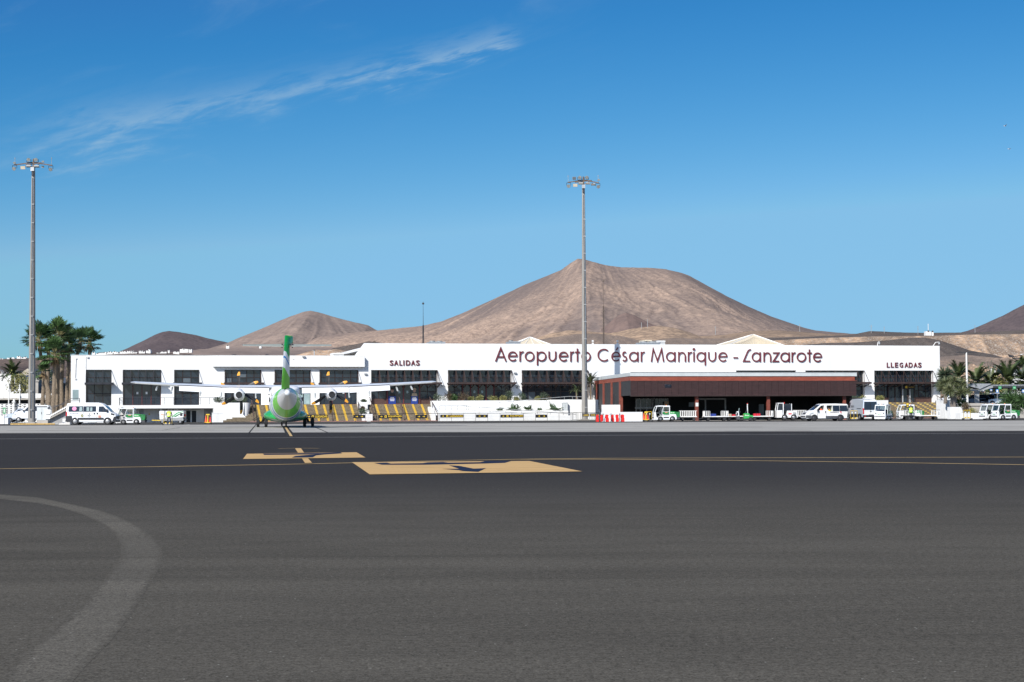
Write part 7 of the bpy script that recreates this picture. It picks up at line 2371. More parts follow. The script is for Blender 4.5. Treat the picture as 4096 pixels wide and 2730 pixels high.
norfolk('small dark norfolk pine just above the main roof', 1498, 1376, 1358, 262)
norfolk('small norfolk pine beside the sloping parapet', 1410, 1424, 1394, 262)

# ---------------------------------------------------------------- left side: stair, cabinet, walls, road bridge, buildings
D_ = 203.0
def lbox(x0, x1, y0, y1, D, depth, mat, name, parent, m2=None):
    """solid between zoom-1 pixel columns and rows at distance D; returned in the parent's frame (parent at the world origin)"""
    a, b = wz(x0, y1, D), wz(x1, y0, D)
    return MB().box(a.x, b.x, D, D + depth, a.z, b.z).build(name, mat, parent)
t = thing('outside_staircase', 'outside staircase with white treads beside the palms', 'stairs', (0, 0, 0))
N = 13
for i in range(N):
    x0, x1 = 597 + 284 * i / N, 597 + 284 * (i + 1) / N
    yt = 1335 - 160 * (i + 1) / N
    a, b = wz(x0 - 10, yt + 20, D_), wz(x1, yt, D_)
    MB().box(a.x, b.x, D_ - .9, D_ + .9, b.z - .10, b.z).build('step', 'white_wall_low', t)
a, b = wz(600, 1345, D_), wz(880, 1205, D_)
MB().bar((a.x, D_ - .75, a.z), (b.x, D_ - .75, b.z), .12, .25).build('stringer', 'concrete', t)
a0, b0 = wz(600, 1290, D_), wz(800, 1185, D_)
MB().prism([(a0.x, 0), (b0.x, 0), (wz(878, 1180, D_).x, 0), (wz(878, 1180, D_).x, wz(878, 1178, D_).z), (b0.x, b0.z), (a0.x, a0.z), (a0.x, 0)][:6], D_ + .95, D_ + 1.25).build('parapet', 'white_wall_low', t)
g0 = wz(600, 1340, D_)
MB().prism([(g0.x, .0), (wz(878, 1380, D_).x, 0), (wz(878, 1230, D_).x, wz(878, 1215, D_).z), (g0.x, g0.z)], D_ - .3, D_ + .9).build('side_wall', 'grey_wall', t)
for k in range(3):
    p0, p1 = wz(597, 1250 - k * 30, D_ - .7), wz(880, 1085 - k * 0 + k * 28, D_ - .7)
    MB().tube([p0, p1], .03).build('handrail', 'steel_dark', t)
for k in range(4):
    f = k / 3
    p0, p1 = wz(600 + 280 * f, 1330 - 160 * f, D_ - .7), wz(600 + 280 * f, 1245 - 165 * f, D_ - .7)
    MB().cyl(p0, p1, .03, n=6).build('post', 'steel_dark', t)
for k in range(2):
    p0, p1 = wz(880, 1082 + k * 30, D_ - .7), wz(1000, 1080 + k * 30, D_ - .7)
    MB().tube([p0, p1], .03).build('handrail', 'steel_dark', t)
p0, p1 = wz(998, 1080, D_ - .7), wz(998, 1145, D_ - .7)
MB().cyl(p0, p1, .04, n=6).build('post', 'steel_dark', t)
a, b = wz(880, 1170, D_), wz(1000, 1145, D_)
MB().box(a.x, b.x, D_ - .9, D_ + 1.5, a.z, b.z).build('landing', 'white_wall_low', t)
# cabinet, kerb island
cb0, cb1 = wz(450, 1385, 196.5), wz(592, 1188, 196.5)
t = thing('switch_cabinet', 'tall pale grey switch cabinet with two hooded vents beside the mast', 'cabinet', ((cb0.x + cb1.x) / 2, 197.3, .12))
hw_ = (cb1.x - cb0.x) / 2
hh_ = cb1.z - .12
MB().box(-hw_, hw_, -.5, .5, 0, .35).build('plinth', 'concrete', t)
MB().box(-hw_, hw_, -.48, .48, .35, hh_).build('body', 'galv', t)
MB().box(-hw_ + .04, -.05, -.51, -.481, .4, hh_ - .06).build('door', 'fascia', t)
MB().box(-.02, hw_ - .04, -.51, -.481, .4, hh_ - .06).build('door', 'fascia', t)
for z in (hh_ - .75, .55):
    MB().hexa([(.35, -.52, z), (.95, -.52, z), (.95, -.52, z + .42), (.35, -.52, z + .42)], [(.35, -.72, z), (.95, -.72, z), (.95, -.60, z + .42), (.35, -.60, z + .42)]).build('vent_hood', 'galv', t)
MB().box(-.1, -.06, -.55, -.51, 1.05, 1.3).build('handle', 'steel_dark', t)
ka, kb = wz(150, 1405, 194), wz(750, 1405, 194)
mb = MB().prism([(ka.x, 193.6), (kb.x, 193.6), (kb.x + 2, 202), (ka.x - 1, 202)], .0, .11, axis='z')
tag(mb.build('kerb_island', 'concrete'), 'concrete island round the mast foot', kind='structure')
for i in range(14):
    x0 = ka.x + (kb.x - ka.x) * i / 14
    x1 = ka.x + (kb.x - ka.x) * (i + 1) / 14 - .015
    o = MB().box(x0, x1, 193.42, 193.6, 0, .15).build('kerb_stone', 'kerb_yellow' if i < 13 else 'kerb', bpy.data.objects['kerb_island'])
a, b = wz(785, 1372, 200), wz(876, 1335, 200)
t = thing('low_block', 'low white block below the outside staircase', 'wall', (0, 0, 0))
MB().box(a.x, b.x, 200, 201, 0, b.z).build('block', 'white_wall_low', t)
MB().cyl(((a.x + b.x) / 2 + .2, 200.5, b.z), ((a.x + b.x) / 2 + .2, 200.5, b.z + .5), .06, n=6).build('stub', 'bark_grey', t)
a, b = wz(735, 1418, 190), wz(880, 1372, 190)
t = thing('ramp_wedge', 'grey wedge wall with a post beside the minibus tail', 'wall', (0, 0, 0))
MB().prism([(a.x, 0), (b.x, 0), (b.x, b.z), (a.x, .15)], 190, 190.4).build('wedge', 'offwhite_wall', t)
MB().cyl((b.x + .05, 189.8, 0), (b.x + .05, 189.8, wz(880, 1190, 190).z), .05, n=8).build('post', 'galv_dull', t)
# white van and silver car behind the mast
def smallcar(name, label, loc, rz, body, L_=4.2, H_=1.5, cat='car', van=False, hwd=.86):
    t = thing(name, label, cat, loc, rz)
    k = L_ / 4.2
    h = H_ / 1.5
    hw = lambda x, z: hwd - max(0, z / h - .85) * .30 - max(0, abs(x) / k - 1.75) * .25
    if van:
        prof = [(-2.05, .3), (-2.1, .9), (-2.02, 1.38), (-1.85, 1.5), (.3, 1.5), (.95, 1.05), (1.75, .88), (2.05, .66), (2.1, .3)]
        gl = [(-1.9, .98), (.78, .98), (.25, 1.40), (-1.82, 1.40)]
        ws_ = ((.93, 1.07), (.33, 1.47))
    else:
        prof = [(-2.05, .3), (-2.1, .72), (-1.98, .92), (-1.55, 1.38), (-1.2, 1.48), (.0, 1.5), (.35, 1.42), (1.0, .96), (1.8, .84), (2.05, .66), (2.1, .3)]
        gl = [(-1.72, .95), (.86, .93), (.28, 1.37), (-.05, 1.42), (-1.2, 1.40), (-1.48, 1.30)]
        ws_ = ((.96, 1.0), (.38, 1.40))
    prof = [(x * k, z * h) for x, z in prof]
    gl = [(x * k, z * h) for x, z in gl]
    hull(prof, hw, .08).build('body', body, t, smooth=35)
    for s in (-1, 1):
        w_ = pane_on(t, gl, hw, s)
        pane_on(w_, [(-.35 * k, .95 * h), (-.27 * k, .95 * h), (-.27 * k, 1.40 * h), (-.35 * k, 1.40 * h)], hw, s, body, 'pillar', .012)
        pane_on(t, [(-2.04 * k, .75 * h), (-1.85 * k, .72 * h), (-1.85 * k, .90 * h), (-2.0 * k, .90 * h)], hw, s, 'light_red', 'tail_lamp', .012)
        pane_on(t, [(1.62 * k, .68 * h), (2.0 * k, .62 * h), (1.98 * k, .74 * h), (1.66 * k, .82 * h)], hw, s, 'light_lens', 'headlamp', .012)
        MB().box(.72 * k, .86 * k, s * (hwd + .02), s * (hwd + .16), .95 * h, 1.08 * h).build('mirror', 'trim_dark', t)
    cross(t, ws_[0][0] * k, ws_[0][1] * h, ws_[1][0] * k, ws_[1][1] * h, hwd * .80, hwd * .70, 'glass_dark', 'windscreen')
    cross(t, 2.1 * k, .36 * h, 2.06 * k, .62 * h, hwd * .7, hwd * .7, 'trim_dark', 'grille', .012)
    MB().box(2.08 * k, 2.13 * k, -.26, .26, .42 * h, .52 * h).build('number_plate', 'house_white', t)
    for x in (-1.28 * k, 1.32 * k):
        arch(t, x, hwd - .004, .30, .37)
        for s in (-1, 1):
            wheel(t, x, s * (hwd - .1), .30, .2, .62)
    return t
p_ = wz(245, 1330, 226)
smallcar('silver_van', 'pale blue silver small van behind the wire fence', (p_.x + .3, 226, .05), rad(183), 'car_silver', 4.3, 1.85, 'van', True)
p_ = wz(345, 1360, 221)
smallcar('white_pickup_van', 'white van half hidden behind the floodlight mast', (p_.x + .6, 221, .12), rad(183), 'car_white', 4.8, 2.2, 'van', True, .95)
# pierced block wall, pillar, wire fence
Dw = 233
t = thing('block_wall', 'white wall of pierced ornamental blocks behind the parked vans', 'wall', (0, 0, 0))
a, b = wz(-60, 1300, Dw), wz(600, 1145, Dw)
zt2 = b.z
MB().box(a.x, b.x, Dw, Dw + .3, 0, .9).build('base', 'white_wall_low', t)
bw = .62
nx_, nz_ = int((b.x - a.x) / bw), 6
blk = None
zz0 = .9
bh = (zt2 - zz0) / nz_
mb = MB()
mb.box(0, bw - .01, 0, .2, 0, bh * .18).box(0, bw - .01, 0, .2, bh * .82, bh - .01).box(0, bw * .16, 0, .2, bh * .18, bh * .82).box(bw * .84, bw - .01, 0, .2, bh * .18, bh * .82)
mb.prism([(bw * .16, bh * .18), (bw * .5, bh * .18), (bw * .16, bh * .5)], .02, .18).prism([(bw * .84, bh * .18), (bw * .84, bh * .5), (bw * .5, bh * .18)], .02, .18)
mb.prism([(bw * .16, bh * .82), (bw * .16, bh * .5), (bw * .5, bh * .82)], .02, .18).prism([(bw * .84, bh * .82), (bw * .5, bh * .82), (bw * .84, bh * .5)], .02, .18)
blk = mb.build('block', 'white_wall_low', t, loc=(a.x, Dw, zz0))
cnt = 0
for i in range(nx_):
    for j in range(nz_):
        if (i or j) and cnt < 290:
            o = blk.copy()
            COL.objects.link(o)
            o.parent = t
            o.location = (a.x + i * bw, Dw, zz0 + j * bh)
            cnt += 1
MB().box(a.x, b.x, Dw + .6, Dw + .7, 0, zt2).build('backing', 'steel_dark', t)
q0, q1 = wz(148, 1290, Dw - 1), wz(168, 1132, Dw - 1)
MB().box(q0.x, q1.x, Dw - .6, Dw - .1, 0, q1.z).box(q0.x - .1, q1.x + .1, Dw - .7, Dw, q1.z, q1.z + .15).build('pillar', 'white_wall_low', t)
MB().sph(((q0.x + q1.x) / 2, Dw - .35, q1.z + .28), .16).build('finial', 'white_wall_low', t, smooth=60)
t = thing('wire_fence', 'bent topped wire fence before the pierced wall', 'fence', (0, 0, 0))
for x, top in ((95, 1165), (195, 1170), (310, 1165)):
    a, b = wz(x, 1340, 229), wz(x, top, 229)
    MB().tube([(a.x, 229, 0), (a.x, 229, b.z - .35), (a.x - .35, 229, b.z)], .04).build('post', 'galv_dull', t)
a, b = wz(-40, 1165, 229), wz(330, 1165, 229)
for k in range(3):
    MB().tube([(a.x, 229, b.z - .4 - k * .45), (b.x, 229, b.z - .4 - k * .45)], .012, 4).build('wire', 'galv_dull', t)
a, b = wz(-40, 1370, 205), wz(100, 1330, 205)
t = thing('low_block', 'low white wall block at the picture edge', 'wall', (0, 0, 0))
MB().box(a.x, b.x, 205, 206, 0, b.z).build('block', 'white_wall_low', t)
a, b = wz(45, 1380, 203), wz(55, 1195, 203)
t = thing('assembly_sign', 'small green assembly point sign on a thin pole', 'sign', (b.x, 203, 0))
MB().cyl((0, 0, 0), (0, 0, b.z), .035, n=6).build('pole', 'galv', t)
MB().box(-.15, .15, -.03, .0, b.z - .75, b.z).build('board', 'sign_green', t)
MB().box(-.06, .06, -.04, -.031, b.z - .6, b.z - .15).build('symbol', 'house_white', t)
# road bridge with white rail fence
t = thing('road_bridge', 'concrete road deck with white post and rail parapet behind the pierced wall', 'bridge', (0, 0, 0))
a, b = wz(-80, 1100, 250), wz(755, 1075, 250)
MB().box(a.x, b.x, 250, 262, a.z, b.z).build('deck', 'concrete', t)
MB().box(a.x, b.x, 251, 261, 0, a.z).build('abutment', 'interior_dark', t)
g0, g1 = wz(-80, 1165, 249), wz(755, 1112, 249)
MB().box(a.x, b.x, 248.5, 250, g0.z - 2, g0.z).build('verge', 'pale_leaf2', t)
zr = wz(0, 1020, 250).z
for k in range(9):
    x = a.x + (b.x - a.x) * k / 8
    MB().box(x - .22, x + .22, 250.1, 250.4, b.z, zr).build('post', 'white_wall_low', t)
    for j in range(3):
        if k < 8:
            z = b.z + (zr - b.z) * (.22 + .3 * j)
            MB().box(x + .22, x + (b.x - a.x) / 8 - .22, 250.15, 250.3, z - .1, z + .1).build('rail', 'white_wall_low', t)
for i, x in enumerate((110, 247)):
    a_, b_ = wz(x, 1075, 248), wz(x, 905, 248)
    t = thing('white_pole', ('white camera pole before the road parapet', 'second white pole before the road parapet')[i], 'pole', (a_.x, 248, 0))
    MB().cyl((0, 0, 0), (0, 0, b_.z), .11, .08, n=8).build('pole', 'house_white', t)
    MB().box(-.18, .18, -.2, .1, b_.z - .9, b_.z - .7).build('bracket', 'house_white', t)
# buildings beyond
def bld(label, x0, x1, y0, y1, D, depth, mat, wins=(), roof=None, name='building', sign=None):
    a, b = wz(x0, y1, D), wz(x1, y0, D)
    t = thing(name, label, 'building', ((a.x + b.x) / 2, D, 0))
    w_ = (b.x - a.x) / 2
    MB().box(-w_, w_, 0, depth, 0, b.z).build('wall', mat, t)
    if roof == 'shed':
        MB().prism([(-w_ - .3, b.z), (w_ + .3, b.z), (w_ + .3, b.z + .3), (w_ * .4, b.z + 2.6), (-w_ - .3, b.z + .3)], -.3, depth).build('roof', 'roof_tan', t)
    else:
        MB().box(-w_ - .15, w_ + .15, -.15, depth, b.z, b.z + .25).build('coping', mat, t)
    for wx, wy, ww, wh in wins:
        p = wz(wx, wy, D)
        f = MB().box(p.x - (a.x + b.x) / 2 - ww, p.x - (a.x + b.x) / 2 + ww, -.08, .0, p.z - wh, p.z + wh).build('window', 'house_white', t)
        MB().box(p.x - (a.x + b.x) / 2 - ww + .08, p.x - (a.x + b.x) / 2 + ww - .08, -.1, -.081, p.z - wh + .08, p.z + wh - .08).build('pane', 'glass_dark', f)
    if sign:
        p = wz(*sign[1], D)
        text(sign[0], p.x - (a.x + b.x) / 2, p.z, sign[2], -.02, 'logo_text', t, bold=.03)
    return t
bld('white industrial building with dark round lettering at the picture edge', -120, 82, 785, 1000, 430, 20, 'house_white', [(10, 895, .8, .9), (47, 897, .8, .9), (48, 852, .9, .7), (-40, 897, .8, .9)], None, sign=('iD.:', (20, 825), 2.2))
bld('grey warehouse with a shallow tan roof', 195, 420, 830, 960, 440, 30, 'galv_dull', [(265, 905, 3.0, .9)], 'shed')
bld('white fronted wing of the grey warehouse', 82, 192, 850, 940, 445, 30, 'house_white', [], 'shed')
bld('long low white house on the dark slope', 25, 200, 765, 800, 700, 15, 'house_white', [(60, 778, 1.5, 1.2), (150, 778, 4, 1.2)])
bld('low white hall with roof ornaments seen between the palm trunks', 320, 760, 835, 870, 420, 20, 'house_white', [])
bld('beige concrete building behind the floodlight mast', 300, 480, 870, 1010, 300, 12, 'concrete', [])
bld('dark open shed behind the palm trunks', 535, 760, 905, 1020, 296, 10, 'interior_dark', [])
t = thing('white_tank', 'white rounded tank shed with a small dark window', 'tank', tuple(wz(40, 975, 330)))
rings = []
for k in range(7):
    a = pi * k / 12
    rings.append([(-3 + 6.5 * (i / 1), 0, 0) for i in (0, 1)])
mb = MB()
prof = [(-4, -6)] + [(-4 + 7 - 7 * cos(pi / 2 * k / 6), 2.9 * sin(pi / 2 * k / 6)) for k in range(7)] + [(3.4, 2.9), (3.4, -6)]
mb.prism(prof, 0, 6).build('shell', 'house_white', t)
for x in (-1.2, 1.4, 2.1):
    MB().box(x - .35, x + .35, -.05, 0, .2, 1.2).build('window', 'glass_dark', t)
p_ = wz(160, 975, 300)
date_palm('bushy date palm before the white tank shed', (p_.x, p_.y, p_.z), 2.6, 3.3, 611, 40, True, 'date', None)
p_ = wz(250, 1015, 262)
bush('shrub', 'orange yellow shrub behind the road parapet', 'shrub', (p_.x, p_.y, p_.z - 1), 2.0, 1.5, 3.0, 1300, .3, 'pale', 612)
p_ = wz(620, 890, 418)
bush('background_bush', 'dark green hedge before the low white hall', 'bush', (p_.x, p_.y, p_.z - 2), 4.5, 2, 4, 1200, .5, 'bush', 613)

# ---------------------------------------------------------------- right side: retaining wall, carport, cars, lamp posts
t = thing('retaining_wall', 'beige concrete retaining wall below the car park', 'wall', (0, 0, 0))
a, b = w7(1415, 1240, 232), w7(2300, 1138, 232)
ZP = b.z - .25
nseg = 9
for i in range(nseg):
    x0, x1 = a.x + (b.x - a.x) * i / nseg, a.x + (b.x - a.x) * (i + 1) / nseg - .02
    MB().box(x0, x1, 232, 232.4, 0, b.z - .35).build('panel', 'concrete', t)
MB().box(a.x, b.x, 231.85, 232.5, b.z - .35, b.z).build('coping', 'concrete', t)
r_ = w7(1560, 1225, 230)
tag(MB().box(a.x, b.x + 10, 232.4, 300, 0, ZP).build('car_park', 'asphalt_road'), 'raised asphalt car park', kind='structure')
rr = random.Random(77)
for i in range(16):      # dark rocks at the wall foot
    q = w7(1520 + i * 18, 1228, 230)
    o = MB().sph((0, 0, 0), (rr.uniform(.25, .42), .3, rr.uniform(.35, .55)), 7, 5).build('boulder', 'spoil_dark')
    o.location = (q.x, 230 + rr.uniform(-.3, .3), .35)
    tag(o, 'dark rough boulder in the row at the retaining wall foot', 'boulder', 'row of dark boulders at the retaining wall')
t = thing('carport', 'grey carport with a corrugated dark roof over the parked cars', 'carport', (0, 0, 0))
DC = 243.0
e0, e1 = w7(1478, 920, DC), w7(2330, 920, DC)
for i in range(46):       # corrugated roof sheets
    x0, x1 = e0.x + (e1.x - e0.x) * i / 46, e0.x + (e1.x - e0.x) * (i + .55) / 46
    MB().box(x0, x1, DC, DC + 11, e0.z - .10, e0.z + .12).build('roof_rib', 'galv', t)
MB().box(e0.x, e1.x, DC + .05, DC + 11, e0.z - .35, e0.z - .11).build('roof', 'trim_dark', t)
for px in (1580, 1610, 1900):
    q = w7(px, 1130, DC + (0 if px != 1900 else 6))
    MB().box(q.x - .16, q.x + .16, q.y, q.y + .3, ZP, e0.z - .9).build('post', 'galv_dull', t)
q0, q1, q2 = w7(1480, 985, DC), w7(1600, 985, DC), w7(1790, 930, DC)
MB().bar((q1.x, DC, q1.z), (q2.x, DC, q2.z), .2, .35).build('beam', 'galv_dull', t)
MB().bar((q0.x, DC, q0.z + .2), (q1.x, DC, q1.z), .2, .3).build('beam', 'galv_dull', t)
MB().hexa([(q0.x - 1, DC - .3, q0.z + .95), (q1.x + .3, DC - .3, q1.z + .25), (q1.x + .3, DC + 9, q1.z + .25), (q0.x - 1, DC + 9, q0.z + .95)], [(q0.x - 1, DC - .3, q0.z + 1.05), (q1.x + 2, DC - .3, q1.z + 1.0), (q1.x + 2, DC + 9, q1.z + 1.0), (q0.x - 1, DC + 9, q0.z + 1.05)]).build('roof', 'galv', t)
for px, s in ((1880, '152'), (2062, '104')):
    q = w7(px, 947, DC - .4)
    o = MB().box(q.x - .22, q.x + .22, DC - .45, DC - .38, q.z - .2, q.z + .2).build('number_board', 'sign_green', t)
    text(s, q.x, q.z - .08, .16, DC - .46, 'house_white', o)
for i, (px, rz, body, L_, H_, van, lab, dd) in enumerate(((1280, 186, 'car_white', 4.6, 1.65, False, 'white estate car behind the dragon tree trunks', 247), (1570, 188, 'car_blue', 4.6, 1.55, False, 'dark blue estate car behind the carport posts', 247), (1750, 245, 'car_black', 4.5, 1.5, False, 'black car facing the retaining wall', 248),
                                                     (1810, 190, 'car_white', 4.5, 1.85, True, 'white high car at the back of the carport', 256), (1900, 170, 'car_silver', 4.3, 1.5, False, 'silver hatchback beside the yucca clump', 246), (1680, 250, 'car_black', 4.4, 1.45, False, 'second black car nearer the blue estate', 247.5))):
    q = w7(px, 1130, dd)
    smallcar('parked_car', lab, (q.x, dd, ZP), rad(rz), body, L_, H_, 'car', van)
for px, pyb, pyt, D, r_, lab in ((1472, 920, 505, 236, .13, 'tall white lamp post with two flat lamp heads'), (1774, 795, 702, 275, .12, 'shorter white lamp post stub above the palms'), (1819, 815, 722, 275, .12, 'second white lamp post stub above the palms')):
    a, b = w7(px, pyb, D), w7(px - (12 if r_ > .125 else 0), pyt, D)
    t = thing('lamp_post', lab, 'lamp post', (a.x, D, 0))
    MB().cyl((0, 0, 0), (b.x - a.x, 0, b.z), r_ * 1.35, r_ * .85, n=10).build('pole', 'house_white', t, smooth=40)
    if r_ > .125:
        for s in (-1, 1):
            MB().box(b.x - a.x + (s * .1 if s > 0 else -1.35), b.x - a.x + (1.35 if s > 0 else -.1), -.2, .2, b.z - .02, b.z + .06).build('lamp_head', 'steel_dark', t)
for i, (px, py) in enumerate(((1513, 1005), (1671, 988), (1770, 988), (2172, 992))):
    q = w7(px, py, 255)
    t = thing('parking_sign', '%s small blue and white parking sign under the carport' % ('first', 'second', 'third', 'fourth')[i], 'sign', (q.x, 255 if i else 241, ZP))
    MB().cyl((0, 0, 0), (0, 0, q.z - ZP), .04, n=6).build('pole', 'galv', t)
    MB().box(-.18, .18, -.06, -.02, q.z - ZP - .2, q.z - ZP + .3).build('board', 'sign_blue', t)
    MB().box(-.11, .11, -.07, -.061, q.z - ZP - .1, q.z - ZP + .2).build('symbol', 'house_white', t)
a = w7(2160, 745, 290)
bld_ = thing('site_cabin', 'pale roofed cabin behind the last date palm', 'building', (a.x + 1, 290, 0))
MB().box(-2.5, 4, 0, 4, 0, a.z).build('wall', 'house_white', bld_)
MB().box(-2.8, 4.3, -.3, 4.3, a.z, a.z + .4).build('roof', 'galv', bld_)
# quarry machine on the slope
q = w7(2110, 575, 690)
t = thing('quarry_conveyor', 'dark green quarry conveyor machine on the slope at the picture edge', 'machine', (q.x, 690, q.z))
t.scale = (.36,) * 3
MB().bar((-7, 0, 1.0), (8, 0, 4.2), 1.2, 1.0).build('boom', 'spoil_dark', t)
MB().prism([(-11, 4.2), (-5, 3.0), (-4, 1.0), (-9, .8)], 0, 2.5).build('hopper', 'trim_dark', t)
MB().box(-6, 6, 0, 2.5, -1.5, .6).build('chassis', 'steel_dark', t)
MB().box(3, 8, -.3, 2.5, 3.4, 4.6).build('engine_cover', 'house_white', t)

# ---------------------------------------------------------------- radio masts, pylons on the skyline
def lattice(label, px, pyb, pyt, D, w_, mat='steel_dark'):
    a, b = pt(px, pyb, D), pt(px, pyt, D)
    t = thing('radio_mast', label, 'mast', (a.x, D, 0))
    zt_ = b.z
    for x, y in ((-w_, -w_ * .6), (w_, -w_ * .6), (0, w_)):
        MB().cyl((x, y, 0), (x * .35, y * .35, zt_ * .8), .05, .04, n=5).build('leg', mat, t)
    mb = MB()
    n = 40
    for k in range(n):
        z0, z1 = zt_ * .8 * k / n, zt_ * .8 * (k + 1) / n
        f0, f1 = 1 - .65 * k / n, 1 - .65 * (k + 1) / n
        s = 1 if k % 2 else -1
        mb.cyl((-w_ * f0 * s, -w_ * .6 * f0, z0), (w_ * f1 * s, -w_ * .6 * f1, z1), .025, n=4)
    mb.build('bracing', mat, t)['kind'] = 'stuff'
    MB().cyl((0, 0, zt_ * .8), (0, 0, zt_), .05, .02, n=6).sph((0, 0, zt_ * .985), .18, 6, 4).build('antenna', mat, t)
    for s in (-1, 1):
        MB().tube([(0, 0, zt_ * .6), (s * 9, 3, zt_ * .25)], .015, 4).build('guy_wire', mat, t)
lattice('dark lattice radio mast rising behind the main roof', 1693, 1380, 1208, 270, .22)
lattice('rust brown lattice radio mast in front of the volcano beside the floodlight mast', 2415, 1380, 1115, 285, .22, 'rust_steel')
for i, (px, pyb, pyt, D, lab) in enumerate(((2566, 1310, 1291, 2390, 'first wooden power pole on the tan foothill'), (2590, 1308, 1278, 2390, 'second taller power pole on the tan foothill'), (2862, 1332, 1306, 2400, 'power pole on the slope before the cream roof pyramid'), (3199, 1328, 1298, 2400, 'power pole on the saddle right of the volcano'), (3485, 1324, 1300, 1490, 'pylon on the plateau crest'),
                                            (3537, 1326, 1307, 1490, 'second pylon on the plateau crest'), (3672, 1331, 1305, 1490, 'thin pole on the plateau left of the white building'), (3713, 1330, 1296, 1490, 'tall white antenna at the plateau building'), (3900, 1318, 1301, 1490, 'pole at the foot of the dark hill'))):
    a, b = pt(px, pyb, D), pt(px, pyt, D)
    t = thing('power_pole', lab, 'pole', (a.x, D, a.z - 3))
    h = b.z - a.z + 3
    MB().cyl((0, 0, 0), (0, 0, h), D * .00016, n=5).build('pole', 'galv_dull' if i != 7 else 'house_white', t)
    if i in (2, 4, 3):
        MB().box(-D * .001, D * .001, -.1, .1, h * .82, h * .84).build('crossarm', 'galv_dull', t)

# ---------------------------------------------------------------- gulls
for px, py, lab, s in ((4020, 505, 'upper of two white gulls in the sky', 1), (4037, 597, 'lower of two white gulls in the sky', -1)):
    q = pt(px, py, 330)
    t = thing('gull', lab, 'bird', q, rad(20))
    MB().sph((0, 0, 0), (.24, .08, .07), 8, 6).build('body', 'house_white', t, smooth=60)
    for k in (-1, 1):
        z = .22 * (1 if s > 0 else (1 if k > 0 else .2))
        MB().hexa([(.10, k * .05, .03), (-.10, k * .05, .03), (-.12, k * .05, .04), (.08, k * .05, .05)], [(.02, k * .62, z), (-.08, k * .6, z), (-.09, k * .6, z + .01), (.01, k * .62, z + .01)]).build('wing', 'galv_dull', t)
    MB().prism([(-.22, -.05), (-.38, -.08), (-.38, .08), (-.22, .05)], -.01, .01, axis='z').build('tail', 'house_white', t)
